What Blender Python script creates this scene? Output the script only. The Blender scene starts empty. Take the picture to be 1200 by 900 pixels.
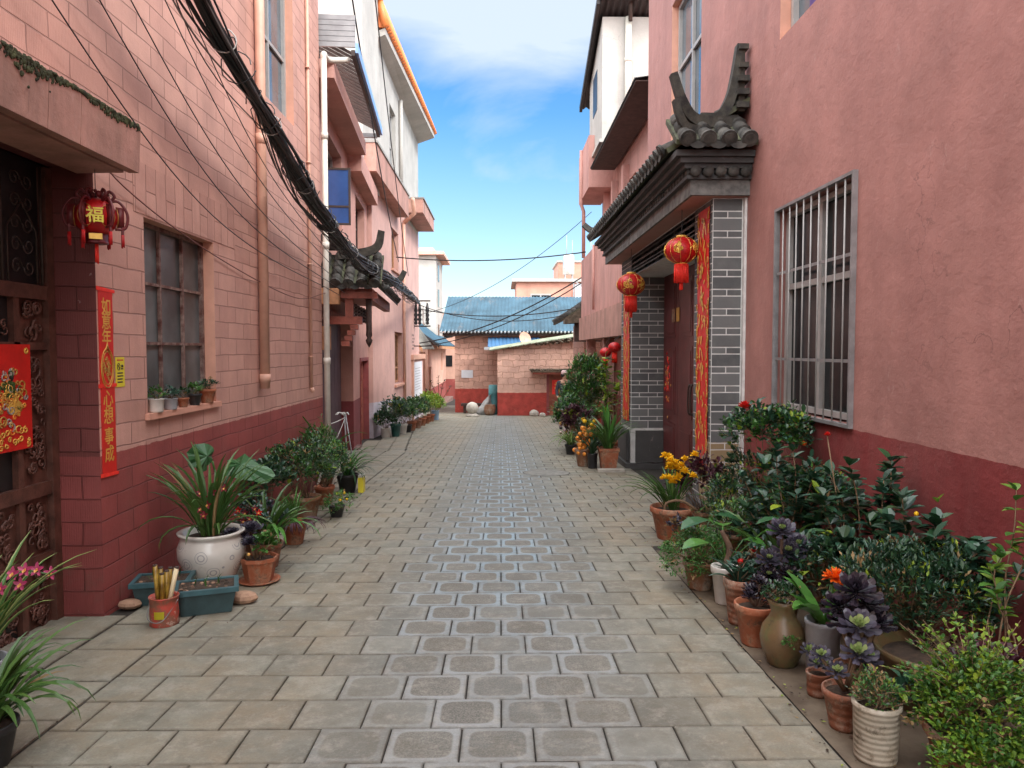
import bpy, bmesh, math, random
from mathutils import Vector, Matrix
import numpy as np
R = math.radians
PI = math.pi
rnd = random.Random(7)
SC = bpy.context.scene
COL = SC.collection

# ------------------------------------------------------------------ camera, world, sun
F_PX = 860.0
cam_d = bpy.data.cameras.new('camera'); cam = bpy.data.objects.new('camera', cam_d); COL.objects.link(cam)
cam_d.sensor_fit = 'HORIZONTAL'; cam_d.sensor_width = 36.0; cam_d.lens = 36.0*F_PX/1200.0
cam_d.clip_start = 0.05; cam_d.clip_end = 2000
cam.location = (0, 0, 1.5)
cam.rotation_euler = (R(90)-math.atan(40/F_PX), 0, -math.atan(13/F_PX))
SC.camera = cam

SUN_EL, SUN_AZ = 40.0, 128.0      # azimuth measured clockwise from +Y
world = bpy.data.worlds.new('World'); SC.world = world; world.use_nodes = True
wt = world.node_tree; wt.nodes.clear()
def wn(t, **k):
    n = wt.nodes.new(t)
    for a, b in k.items(): setattr(n, a, b)
    return n
sky = wn('ShaderNodeTexSky', sky_type='NISHITA'); sky.sun_disc = False
sky.sun_elevation = R(SUN_EL); sky.sun_rotation = R(SUN_AZ); sky.air_density = 1.0; sky.dust_density = 0.4; sky.ozone_density = 2.5
hs = wn('ShaderNodeHueSaturation'); hs.inputs['Saturation'].default_value = 1.30; hs.inputs['Value'].default_value = .82; hs.inputs['Hue'].default_value = .498
wt.links.new(sky.outputs[0], hs.inputs['Color'])
tc = wn('ShaderNodeTexCoord'); mp = wn('ShaderNodeMapping'); mp.inputs['Scale'].default_value = (1.0, 1.0, 2.6)
mp.inputs['Location'].default_value = (0.35, 0.1, 0.22)
wt.links.new(tc.outputs['Generated'], mp.inputs['Vector'])
nz = wn('ShaderNodeTexNoise'); nz.inputs['Scale'].default_value = 2.6; nz.inputs['Detail'].default_value = 9; nz.inputs['Roughness'].default_value = .55; nz.inputs['Distortion'].default_value = .5
wt.links.new(mp.outputs[0], nz.inputs['Vector'])
cr = wn('ShaderNodeValToRGB'); cr.color_ramp.elements[0].position = .52; cr.color_ramp.elements[1].position = .84
sz_ = wn('ShaderNodeSeparateXYZ'); wt.links.new(tc.outputs['Generated'], sz_.inputs[0])
mh = wn('ShaderNodeMapRange', interpolation_type='SMOOTHSTEP'); mh.inputs[1].default_value = .30; mh.inputs[2].default_value = .415; mh.inputs[3].default_value = 0; mh.inputs[4].default_value = .36; wt.links.new(sz_.outputs['Z'], mh.inputs[0])
mxr = wn('ShaderNodeMapRange', interpolation_type='SMOOTHSTEP'); mxr.inputs[1].default_value = .06; mxr.inputs[2].default_value = .20; mxr.inputs[3].default_value = 1; mxr.inputs[4].default_value = .1; wt.links.new(sz_.outputs['X'], mxr.inputs[0])
mlh = wn('ShaderNodeMath', operation='MULTIPLY'); wt.links.new(mh.outputs[0], mlh.inputs[0]); wt.links.new(mxr.outputs[0], mlh.inputs[1])
mls = wn('ShaderNodeMath', operation='ADD'); wt.links.new(mlh.outputs[0], mls.inputs[0]); wt.links.new(nz.outputs['Fac'], mls.inputs[1])
wt.links.new(mls.outputs[0], cr.inputs[0])
# thin veil towards the horizon
sx = wn('ShaderNodeSeparateXYZ'); wt.links.new(tc.outputs['Generated'], sx.inputs[0])
mr = wn('ShaderNodeMapRange'); mr.inputs[1].default_value = 0.0; mr.inputs[2].default_value = .30; mr.inputs[3].default_value = .55; mr.inputs[4].default_value = 0.0
wt.links.new(sx.outputs['Z'], mr.inputs[0])
mx0 = wn('ShaderNodeMath', operation='MAXIMUM'); wt.links.new(cr.outputs[0], mx0.inputs[0]); wt.links.new(mr.outputs[0], mx0.inputs[1])
ml = wn('ShaderNodeMath', operation='MULTIPLY'); ml.inputs[1].default_value = .85; wt.links.new(mx0.outputs[0], ml.inputs[0])
mixc = wn('ShaderNodeMix', data_type='RGBA'); wt.links.new(ml.outputs[0], mixc.inputs['Factor'])
wt.links.new(hs.outputs[0], mixc.inputs['A']); mixc.inputs['B'].default_value = (3.0, 3.35, 3.75, 1)
# unseen bright cloud layer added overhead and behind the camera to light the street
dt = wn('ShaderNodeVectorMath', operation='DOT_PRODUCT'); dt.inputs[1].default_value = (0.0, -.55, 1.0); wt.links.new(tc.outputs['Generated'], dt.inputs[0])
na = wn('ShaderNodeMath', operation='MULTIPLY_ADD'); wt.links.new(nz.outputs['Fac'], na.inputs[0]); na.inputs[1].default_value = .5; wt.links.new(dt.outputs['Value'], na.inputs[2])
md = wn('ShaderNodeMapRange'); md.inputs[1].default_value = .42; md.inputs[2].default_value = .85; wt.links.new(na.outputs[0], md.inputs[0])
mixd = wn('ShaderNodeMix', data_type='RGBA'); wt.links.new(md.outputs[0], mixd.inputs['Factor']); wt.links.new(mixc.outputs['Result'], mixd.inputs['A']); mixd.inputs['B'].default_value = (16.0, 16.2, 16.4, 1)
bg = wn('ShaderNodeBackground'); bg.inputs['Strength'].default_value = 0.12
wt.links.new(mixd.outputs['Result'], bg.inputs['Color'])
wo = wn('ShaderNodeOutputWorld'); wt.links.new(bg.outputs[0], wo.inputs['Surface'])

sd = bpy.data.lights.new('sun', 'SUN'); sd.energy = 1.15; sd.angle = R(12); sd.color = (1, .965, .91)
sun = bpy.data.objects.new('sun', sd); COL.objects.link(sun)
az, el = R(SUN_AZ), R(SUN_EL)
sdir = Vector((math.sin(az)*math.cos(el), math.cos(az)*math.cos(el), math.sin(el)))
sun.rotation_euler = (-sdir).to_track_quat('-Z', 'Y').to_euler(); sun.location = (8, -8, 20)
SC.view_settings.view_transform = 'Standard'; SC.view_settings.look = 'None'
SC.view_settings.exposure = 1.30; SC.view_settings.gamma = 1.0; SC.view_settings.use_curve_mapping = False
try:
    SC.cycles.max_bounces = 8; SC.cycles.diffuse_bounces = 5; SC.cycles.caustics_reflective = False; SC.cycles.caustics_refractive = False
except Exception: pass

# ------------------------------------------------------------------ materials
MATS = {}
class NT:
    def __init__(s, name):
        m = bpy.data.materials.new(name); m.use_nodes = True; s.m = m; s.t = m.node_tree; s.t.nodes.clear()
        s.out = s.n('ShaderNodeOutputMaterial'); s.b = s.n('ShaderNodeBsdfPrincipled'); s.l(s.b.outputs[0], s.out.inputs[0]); MATS[name] = m
        s.tc = None
    def n(s, t, **k):
        n = s.t.nodes.new(t)
        for a, b in k.items(): setattr(n, a, b)
        return n
    def l(s, a, b): s.t.links.new(a, b)
    def coord(s, kind='Object'):
        if not s.tc: s.tc = s.n('ShaderNodeTexCoord')
        return s.tc.outputs[kind]
    def noise(s, scale, detail=5, rough=.6, vec=None, stretch=None, dist=0):
        v = vec or s.coord('Object')
        if stretch:
            mp = s.n('ShaderNodeMapping'); mp.inputs['Scale'].default_value = stretch; s.l(v, mp.inputs['Vector']); v = mp.outputs[0]
        n = s.n('ShaderNodeTexNoise'); n.inputs['Scale'].default_value = scale; n.inputs['Detail'].default_value = detail
        n.inputs['Roughness'].default_value = rough; n.inputs['Distortion'].default_value = dist; s.l(v, n.inputs['Vector']); return n.outputs['Fac']
    def ramp(s, f, a, b, ca=(0,0,0,1), cb=(1,1,1,1)):
        r = s.n('ShaderNodeValToRGB'); e = r.color_ramp.elements; e[0].position = a; e[1].position = b; e[0].color = c4(ca); e[1].color = c4(cb)
        s.l(f, r.inputs[0]); return r.outputs[0]
    def mix(s, f, a, b, mode='MIX'):
        m = s.n('ShaderNodeMix', data_type='RGBA', blend_type=mode)
        for v, k in ((f, 'Factor'), (a, 'A'), (b, 'B')):
            if hasattr(v, 'links'): s.l(v, m.inputs[k])
            elif k == 'Factor': m.inputs[k].default_value = v
            else: m.inputs[k].default_value = c4(v)
        return m.outputs['Result']
    def math(s, op, a, b=None, clamp=False):
        m = s.n('ShaderNodeMath', operation=op); m.use_clamp = clamp
        for i, v in enumerate((a, b)):
            if v is None: continue
            if hasattr(v, 'links'): s.l(v, m.inputs[i])
            else: m.inputs[i].default_value = v
        return m.outputs[0]
    def bump(s, h, strength=.4, dist=.01, prev=None):
        b = s.n('ShaderNodeBump'); b.inputs['Strength'].default_value = strength; b.inputs['Distance'].default_value = dist
        s.l(h, b.inputs['Height'])
        if prev is not None: s.l(prev, b.inputs['Normal'])
        return b.outputs[0]
    def done(s, col, rough=.8, bump=None, metal=0, spec=None, coat=0):
        if hasattr(col, 'links'): s.l(col, s.b.inputs['Base Color'])
        else: s.b.inputs['Base Color'].default_value = c4(col)
        if hasattr(rough, 'links'): s.l(rough, s.b.inputs['Roughness'])
        else: s.b.inputs['Roughness'].default_value = rough
        s.b.inputs['Metallic'].default_value = metal; s.b.inputs['Coat Weight'].default_value = coat
        if spec is not None: s.b.inputs['Specular IOR Level'].default_value = spec
        if bump is not None: s.l(bump, s.b.inputs['Normal'])
        return s.m
def c4(c): return (c[0], c[1], c[2], 1.0)
def sc(c, k): return tuple(x*k for x in c[:3])
def xyz(t):
    g = t.n('ShaderNodeNewGeometry'); s = t.n('ShaderNodeSeparateXYZ'); t.l(g.outputs['Position'], s.inputs[0]); return s.outputs, g
def simple(name, col, rough=.7, var=.18, scale=6, bump=.15, metal=0, island=0, coat=0, col2=None, lo=.35, hi=.7, bscale=None):
    t = NT(name); f = t.noise(scale, 6)
    c = t.mix(t.ramp(f, lo, hi), sc(col, 1-var), col2 or sc(col, 1+var))
    if island:
        g = t.n('ShaderNodeNewGeometry'); k = t.n('ShaderNodeMapRange'); k.inputs[3].default_value = 1-island; k.inputs[4].default_value = 1+island
        t.l(g.outputs['Random Per Island'], k.inputs[0]); h = t.n('ShaderNodeHueSaturation'); t.l(k.outputs[0], h.inputs['Value']); t.l(c, h.inputs['Color']); c = h.outputs[0]
    bp = t.bump(t.noise(bscale or scale*9, 4), bump, .004) if bump else None
    return t.done(c, rough, bp, metal, coat=coat)

PINK_L = (.585, .32, .26); DADO_L = (.31, .068, .062)
# painted block wall of the near left house
def block_wall(name, bw, rh, rot=False, pink=PINK_L, dado=DADO_L, zb=.835):
    t = NT(name); uv = t.coord('UV'); v = uv
    if rot:
        mp = t.n('ShaderNodeMapping'); mp.inputs['Rotation'].default_value = (0, 0, PI/2); t.l(uv, mp.inputs[0]); v = mp.outputs[0]
    # wobble so that the joints are hand laid
    nv = t.n('ShaderNodeTexNoise'); nv.inputs['Scale'].default_value = 2.2; t.l(uv, nv.inputs['Vector'])
    av = t.n('ShaderNodeVectorMath', operation='MULTIPLY_ADD'); t.l(nv.outputs['Color'], av.inputs[0]); av.inputs[1].default_value = (.035, .035, 0); t.l(v, av.inputs[2])
    br = t.n('ShaderNodeTexBrick'); br.offset = .5; br.inputs['Scale'].default_value = 1
    br.inputs['Brick Width'].default_value = bw; br.inputs['Row Height'].default_value = rh; br.inputs['Mortar Size'].default_value = .0055; br.inputs['Mortar Smooth'].default_value = .5
    br.inputs['Color1'].default_value = (.88, .88, .88, 1); br.inputs['Color2'].default_value = (1.06, 1.10, 1.10, 1); br.inputs['Mortar'].default_value = (.66, .62, .61, 1)
    t.l(av.outputs[0], br.inputs['Vector'])
    p, g = xyz(t)
    nz = t.noise(3.0, 6)
    z = t.math('ADD', p['Z'], t.math('MULTIPLY', t.math('SUBTRACT', t.noise(9, 3), .5), .03))
    isd = t.math('LESS_THAN', z, zb)
    base = t.mix(isd, t.mix(t.ramp(nz, .3, .75), sc(pink, .86), sc(pink, 1.1)), t.mix(t.ramp(nz, .3, .75), sc(dado, .8), sc(dado, 1.2)))
    col = t.mix(.9, base, br.outputs['Color'], 'MULTIPLY')
    # streaky grime and scuffed paint
    st = t.ramp(t.noise(1.6, 7, .65, stretch=(1.5, 1.5, .35)), .52, .78)
    col = t.mix(t.math('MULTIPLY', st, .35), col, (.16, .085, .07))
    ch = t.ramp(t.noise(17, 5, .7), .70, .735)
    col = t.mix(t.math('MULTIPLY', ch, .4), col, (.55, .45, .42))
    mud = t.math('MULTIPLY', t.ramp(t.noise(4, 8, .75), .48, .64), t.math('LESS_THAN', p['Z'], .15))
    col = t.mix(t.math('MULTIPLY', mud, .4), col, (.16, .11, .085))
    hatch = t.n('ShaderNodeTexWave'); hatch.inputs['Scale'].default_value = 22; hatch.inputs['Distortion'].default_value = 1.5; t.l(uv, hatch.inputs['Vector'])
    inv = t.math('SUBTRACT', 1.0, br.outputs['Fac'])
    b1 = t.bump(hatch.outputs['Fac'], .22, .004)
    b2 = t.bump(t.noise(38, 6, .7), .45, .006, b1)
    b3 = t.bump(inv, 1.0, .014, b2)
    return t.done(col, .62, b3)
block_wall('block_paint', .40, .147)
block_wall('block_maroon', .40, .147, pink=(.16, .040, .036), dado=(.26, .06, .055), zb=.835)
block_wall('block_lintel', .40, .155, rot=True)

def render_wall(name, pink, dado=None, zb=None, slope=0.0, stain=.4, stcol=(.2, .11, .10), rough=.72, sc_n=1.0, wob=.02):
    t = NT(name); p, g = xyz(t)
    f = t.ramp(t.noise(1.1*sc_n, 8, .62), .32, .7)
    col = t.mix(f, sc(pink, .82), sc(pink, 1.13))
    if dado:
        z = t.math('ADD', p['Z'], t.math('MULTIPLY', t.math('SUBTRACT', t.noise(7, 4), .5), wob))
        if slope: z = t.math('ADD', z, t.math('MULTIPLY', p['Y'], slope))
        col = t.mix(t.math('LESS_THAN', z, zb), col, t.mix(f, sc(dado, .72), sc(dado, 1.2)))
    st = t.ramp(t.noise(1.3, 9, .7, stretch=(1.6, 1.6, .28)), .46, .80)
    col = t.mix(t.math('MULTIPLY', st, stain), col, stcol)
    sp = t.ramp(t.noise(2.6, 8, .75), .6, .72)
    col = t.mix(t.math('MULTIPLY', sp, .22), col, sc(pink, 1.35))
    sc2 = t.ramp(t.noise(24, 5, .8), .72, .75)
    col = t.mix(t.math('MULTIPLY', sc2, .35), col, (.12, .07, .06))
    run = t.ramp(t.noise(9, 6, .75, stretch=(2.2, 2.2, .12)), .60, .72)
    col = t.mix(t.math('MULTIPLY', run, stain*.55), col, sc(stcol, .8))
    pale_mask = t.ramp(t.noise(5, 9, .8, stretch=(1, 1, .6)), .60, .66)  # noise mask for scattered pale patches in the render
    col = t.mix(t.math('MULTIPLY', pale_mask, .18), col, (.62, .50, .47))
    vo = t.n('ShaderNodeTexVoronoi', feature='DISTANCE_TO_EDGE'); vo.inputs['Scale'].default_value = .9
    dn = t.n('ShaderNodeVectorMath', operation='MULTIPLY_ADD'); nn = t.n('ShaderNodeTexNoise'); nn.inputs['Scale'].default_value = 3; nn.inputs['Detail'].default_value = 7; t.l(t.coord('Object'), nn.inputs['Vector'])
    t.l(nn.outputs['Color'], dn.inputs[0]); dn.inputs[1].default_value = (.8, .8, .8); t.l(t.coord('Object'), dn.inputs[2]); t.l(dn.outputs[0], vo.inputs['Vector'])
    ck = t.math('MULTIPLY', t.math('LESS_THAN', vo.outputs['Distance'], .0035), t.ramp(t.noise(.8, 3), .5, .6))
    col = t.mix(t.math('MULTIPLY', ck, .55), col, sc(pink, .4))
    if dado:
        mud = t.math('MULTIPLY', t.ramp(t.noise(4, 8, .75, stretch=(1, 1, .5)), .5, .66), t.math('LESS_THAN', p['Z'], zb-.45) if not slope else .0)
        col = t.mix(t.math('MULTIPLY', mud, .45), col, (.15, .10, .075))
        pe = t.ramp(t.noise(13, 8, .8), .655, .675); pe = t.math('MULTIPLY', pe, t.math('LESS_THAN', p['Z'], zb))
        col = t.mix(t.math('MULTIPLY', pe, .4), col, (.38, .20, .18))
    b = t.bump(t.noise(2.5, 6), .55, .035); b = t.bump(t.noise(11, 8, .7, stretch=(1, 1, 1.6)), .35, .012, b); b = t.bump(t.noise(38, 6, .7), .35, .005, b)
    return t.done(col, rough, b)
render_wall('render_right', (.39, .185, .160), (.215, .034, .034), .935, stain=.55, stcol=(.24, .10, .09), sc_n=1.4)
render_wall('render_left2', (.54, .29, .24), (.23, .045, .048), .43, stain=.25)
render_wall('render_left3', (.60, .36, .31), (.56, .50, .56), .88, slope=.0384, stain=.2, wob=.1)
render_wall('render_right2', (.54, .28, .24), (.24, .04, .035), .25, stain=.5, stcol=(.12, .05, .04))
render_wall('render_white', (.44, .42, .39), stain=.22, stcol=(.4, .35, .3))
render_wall('render_coral', (.62, .30, .22), stain=.2)
render_wall('render_pale', (.64, .38, .29), (.30, .06, .05), -.6, stain=.2)
render_wall('concrete_pink', (.47, .25, .20), stain=.8, stcol=(.10, .07, .05), sc_n=3)
render_wall('stone_grey', (.06, .058, .058), stain=.5, stcol=(.035, .035, .035), sc_n=3)
render_wall('concrete_grey', (.30, .285, .265), stain=.4, stcol=(.14, .13, .11), sc_n=2)
render_wall('soffit_pink', (.42, .22, .18), stain=.15)

def adobe(name, pink, dado, zb, lo=.45):
    t = NT(name); uv = t.coord('UV'); p, g = xyz(t)
    nv = t.n('ShaderNodeTexNoise'); nv.inputs['Scale'].default_value = 3; t.l(uv, nv.inputs['Vector'])
    av = t.n('ShaderNodeVectorMath', operation='MULTIPLY_ADD'); t.l(nv.outputs['Color'], av.inputs[0]); av.inputs[1].default_value = (.26, .22, 0); t.l(uv, av.inputs[2])
    br = t.n('ShaderNodeTexBrick'); br.inputs['Scale'].default_value = 1; br.inputs['Brick Width'].default_value = .42; br.inputs['Row Height'].default_value = .24
    br.inputs['Mortar Size'].default_value = .016; br.inputs['Mortar Smooth'].default_value = .4
    br.inputs['Color1'].default_value = (.85, .85, .85, 1); br.inputs['Color2'].default_value = (1.1, 1.1, 1.1, 1); br.inputs['Mortar'].default_value = (.62, .56, .52, 1)
    t.l(av.outputs[0], br.inputs['Vector'])
    up = t.ramp(t.math('ADD', p['Z'], t.math('MULTIPLY', t.noise(2, 3), .8)), lo, lo+.25)
    f = t.noise(4, 7)
    col = t.mix(t.ramp(f, .3, .7), sc(pink, .85), sc(pink, 1.15))
    col = t.mix(t.math('MULTIPLY', up, .9), col, br.outputs['Color'], 'MULTIPLY')
    z = t.math('ADD', p['Z'], t.math('MULTIPLY', t.noise(5, 4), .08))
    col = t.mix(t.math('LESS_THAN', z, zb), col, t.mix(t.ramp(f, .35, .7), sc(dado, .7), sc(dado, 1.2)))
    col = t.mix(t.math('MULTIPLY', t.ramp(t.noise(6, 8, .8), .62, .7), .6), col, (.45, .30, .2))
    b = t.bump(t.math('SUBTRACT', 1.0, br.outputs['Fac']), .6, .02); b = t.bump(t.noise(14, 7, .7), .6, .03, b)
    return t.done(col, .85, b)
adobe('adobe_low', (.62, .39, .31), (.42, .06, .045), -.17, .25)
adobe('adobe_high', (.60, .36, .28), (.46, .07, .05), -.15, .2)

# paving tile
def paving(name):
    t = NT(name); uv = t.coord('UV'); p, g = xyz(t)
    at = t.n('ShaderNodeAttribute'); at.attribute_name = 'tone'
    sep = t.n('ShaderNodeSeparateColor'); t.l(at.outputs['Color'], sep.inputs[0])
    f = t.noise(7, 8, .65); f2 = t.noise(120, 3, .7)
    warm = t.mix(t.ramp(f, .3, .72), (.150, .148, .118), (.265, .262, .212))
    cool = t.mix(t.ramp(f, .3, .72), (.128, .138, .130), (.215, .232, .220))
    worn = t.ramp(t.math('ABSOLUTE', t.math('ADD', p['X'], .0)), .25, 1.25)
    base = t.mix(worn, cool, warm)
    v = t.math('ADD', .80, t.math('MULTIPLY', sep.outputs[0], .34))
    hv = t.n('ShaderNodeHueSaturation'); t.l(v, hv.inputs['Value']); t.l(base, hv.inputs['Color']); base = hv.outputs[0]
    # rough centre framed by a smooth pale border with round corners
    su = t.n('ShaderNodeSeparateXYZ'); t.l(uv, su.inputs[0])
    ax = t.math('ABSOLUTE', t.math('SUBTRACT', su.outputs['X'], .5)); ay = t.math('ABSOLUTE', t.math('SUBTRACT', su.outputs['Y'], .5))
    d = t.math('POWER', t.math('ADD', t.math('POWER', ax, 5.0), t.math('POWER', ay, 5.0)), .2)
    d = t.math('ADD', d, t.math('MULTIPLY', t.math('SUBTRACT', t.noise(30, 4), .5), .02))
    frame = t.ramp(d, .39, .42)
    amt = t.math('MULTIPLY', frame, sep.outputs[1])
    blue = t.math('MULTIPLY', amt, .8)
    base = t.mix(blue, base, t.mix(sep.outputs[2], (.30, .32, .32), (.27, .39, .47)))
    speck = t.ramp(f2, .45, .62)
    cen = t.math('MULTIPLY', t.math('SUBTRACT', 1.0, frame), sep.outputs[1])
    base = t.mix(t.math('MULTIPLY', cen, .6), base, t.mix(speck, (.09, .085, .07), (.30, .28, .24)))
    # dirt blotches, spots
    base = t.mix(t.math('MULTIPLY', t.ramp(t.noise(3.2, 10, .85), .5, .6), .32), base, (.115, .10, .07))
    wz = t.math('MULTIPLY', t.ramp(t.noise(2.1, 8, .75), .42, .62), t.ramp(t.math('ABSOLUTE', p['X']), .7, 1.5)); base = t.mix(t.math('MULTIPLY', wz, .5), base, (.27, .20, .12))
    base = t.mix(t.math('MULTIPLY', t.ramp(t.noise(1.7, 9, .78), .47, .66), .38), base, (.10, .08, .05))
    base = t.mix(t.math('MULTIPLY', t.ramp(f2, .35, .7), .30), base, (.10, .09, .07))
    base = t.mix(t.math('MULTIPLY', t.ramp(t.noise(9, 10, .85), .5, .62), .38), base, (.37, .35, .30))
    base = t.mix(t.math('MULTIPLY', t.ramp(t.noise(26, 4, .7), .70, .74), .6), base, (.05, .045, .035))
    edge = t.ramp(t.math('MAXIMUM', ax, ay), .455, .5)
    base = t.mix(t.math('MULTIPLY', edge, t.math('MULTIPLY', t.ramp(t.noise(14, 4), .35, .6), .5)), base, (.09, .075, .055))
    b = t.bump(t.math('MULTIPLY', f2, cen), .6, .004); b = t.bump(t.noise(60, 5, .7), .6, .005, b); b = t.bump(f, .2, .006, b)
    rr = t.math('SUBTRACT', t.math('ADD', .50, t.math('MULTIPLY', f, .3)), t.math('MULTIPLY', amt, .12))
    return t.done(base, rr, b, spec=.4)
paving('paving')
simple('joint', (.022, .019, .015), .95, .4, 20)
simple('tile_dark', (.030, .030, .029), .8, .5, 9, .8, col2=(.075, .07, .055))
simple('earth', (.12, .085, .055), .95, .4, 4, .6, col2=(.2, .15, .1))
simple('gutter', (.105, .072, .046), .85, .35, 3, .6, col2=(.19, .15, .105))
simple('slab', (.26, .24, .21), .75, .25, 5, .4, island=.12)

simple('orange_paint', (.60, .34, .25), .5, .12, 5)
simple('reveal_paint', (.64, .33, .24), .6, .1, 5)
simple('pvc', (.66, .62, .55), .4, .1, 8)
simple('steel_bar', (.27, .265, .27), .4, .2, 10, metal=.3)
simple('alu', (.36, .35, .34), .4, .1, 10)
simple('dark_iron', (.045, .028, .022), .55, .3, 12, .4)
simple('lid_grey', (.19, .185, .165), .75, .3, 9, .5)
simple('door_carved', (.11, .046, .033), .5, .4, 12, .5)
simple('door_red', (.105, .022, .022), .45, .25, 4, .2)
simple('door_wood', (.30, .085, .045), .5, .35, 3, .3)
simple('door_purple', (.10, .06, .075), .6, .3, 4, .3)
simple('rust_red', (.17, .045, .032), .6, .5, 14, .4, col2=(.30, .22, .19))
simple('red_frame', (.26, .06, .06), .6, .2, 6)
simple('wood_red', (.32, .085, .055), .6, .35, 9, .4)
simple('wood_old', (.055, .03, .024), .75, .35, 9, .4)
simple('wood_tan', (.48, .24, .12), .7, .3, 9, .4)
simple('roof_tile', (.048, .048, .046), .8, .5, 9, .6, island=.35, col2=(.105, .10, .088))
simple('roof_moss', (.045, .045, .036), .85, .5, 5, .7, col2=(.11, .12, .06))
simple('moss', (.035, .035, .02), .98, .5, 25, .9, col2=(.075, .085, .035))
simple('orange_tile', (.78, .22, .06), .5, .15, 5, island=.1)
simple('cable_black', (.016, .016, .018), .45, .3, 8)
simple('cable_grey', (.20, .20, .20), .5, .2, 8)
simple('cable_red', (.16, .05, .04), .5, .2, 8)
simple('porcelain', (.7, .7, .68), .25, .1, 8)
simple('red_paper', (.62, .018, .012), .5, .15, 8, .1)
simple('red_cloth', (.50, .010, .012), .45, .25, 12, .25)
simple('red_tassel', (.85, .035, .02), .55, .15, 20, .3)
simple('dark_red_paper', (.13, .012, .015), .5, .3, 18, .3)
simple('gold', (.78, .48, .09), .4, .2, 15, metal=.25)
simple('gold_dull', (.50, .27, .05), .5, .2, 15)
simple('yellow_plastic', (.72, .62, .04), .4, .05, 5)
simple('paper_white', (.62, .64, .68), .6, .05, 5)
simple('ink', (.02, .02, .02), .6, .05, 5, 0)
simple('ink_red', (.5, .03, .03), .6, .05, 5, 0)
simple('corr_dark', (.035, .03, .03), .6, .3, 5)
simple('asbestos', (.20, .19, .17), .85, .3, 5, .4)
simple('thatch', (.13, .10, .07), .9, .45, 9, .7, island=.2)
simple('corr_green', (.21, .25, .15), .7, .35, 3, .4, col2=(.36, .38, .28))
simple('metal_grey', (.32, .32, .33), .45, .15, 5, metal=.3)
simple('blue_edge', (.25, .45, .85), .35, .1, 5)
simple('blue_drum', (.06, .22, .24), .5, .2, 6)
simple('sack', (.30, .31, .30), .6, .35, 6, .5)
simple('bag', (.50, .50, .48), .4, .15, 8)
simple('stone_pale', (.42, .39, .34), .75, .25, 8, .4)
simple('rock', (.33, .20, .13), .85, .35, 9, .6)
simple('steel_tank', (.62, .60, .55), .3, .12, 6, metal=.5)
simple('bark', (.12, .07, .045), .85, .35, 20, .5)
simple('twig', (.20, .13, .075), .8, .3, 20, .4)
simple('bamboo', (.42, .20, .012), .35, .7, 14, .2, col2=(.52, .34, .06))
simple('bamboo_cut', (.72, .60, .38), .6, .1, 14)
simple('stake_white', (.60, .56, .50), .6, .2, 14)
simple('plastic_black', (.02, .02, .022), .45, .2, 8)
simple('planter_teal', (.03, .06, .065), .5, .25, 9, .2)
simple('planter_rim', (.035, .095, .11), .45, .2, 9, .2)
simple('pot_blue', (.25, .38, .55), .4, .1, 8)
simple('pot_green', (.02, .085, .075), .35, .2, 8)
simple('pot_white', (.60, .58, .54), .4, .15, 9, col2=(.66, .63, .58))
simple('pot_grey', (.33, .35, .38), .5, .2, 9)
simple('soil', (.045, .028, .018), .98, .5, 40, .9, bscale=90)
simple('skin', (.50, .28, .19), .55, .06, 10)
simple('jacket', (.035, .04, .05), .85, .2, 20)
simple('trousers', (.03, .032, .04), .85, .2, 20)
simple('cap', (.62, .45, .45), .8, .1, 20)
simple('hair', (.02, .016, .014), .6, .2, 40)
simple('curtain', (.38, .36, .33), .8, .2, 4)
simple('purple_cloth', (.09, .05, .2), .8, .2, 4)

def pot_mat(name, a, b, stripes=0, rough=.7):
    t = NT(name); f = t.noise(7, 7, .65)
    col = t.mix(t.ramp(f, .35, .68), sc(a, .8), a)
    col = t.mix(t.math('MULTIPLY', t.ramp(t.noise(7, 9, .8), .47, .60), .85), col, b)
    col = t.mix(t.math('MULTIPLY', t.ramp(t.noise(13, 9, .8), .53, .63), .75), col, (.065, .05, .035))
    bp = t.bump(t.noise(50, 4), .25, .004)
    if stripes:
        w = t.n('ShaderNodeTexWave', bands_direction='Z'); w.inputs['Scale'].default_value = stripes; w.inputs['Distortion'].default_value = 1; t.l(t.coord('Object'), w.inputs['Vector'])
        bp = t.bump(w.outputs['Fac'], .35, .006, bp)
    return t.done(col, rough, bp)
pot_mat('terracotta', (.36, .105, .045), (.36, .22, .14))
pot_mat('terracotta_old', (.32, .12, .065), (.42, .34, .27), 9)
pot_mat('terracotta_brown', (.27, .12, .06), (.33, .28, .22))
pot_mat('jar_brown', (.17, .105, .05), (.10, .11, .045), rough=.35)
pot_mat('ceramic_cream', (.52, .47, .38), (.36, .30, .22), 14, .45)
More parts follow.
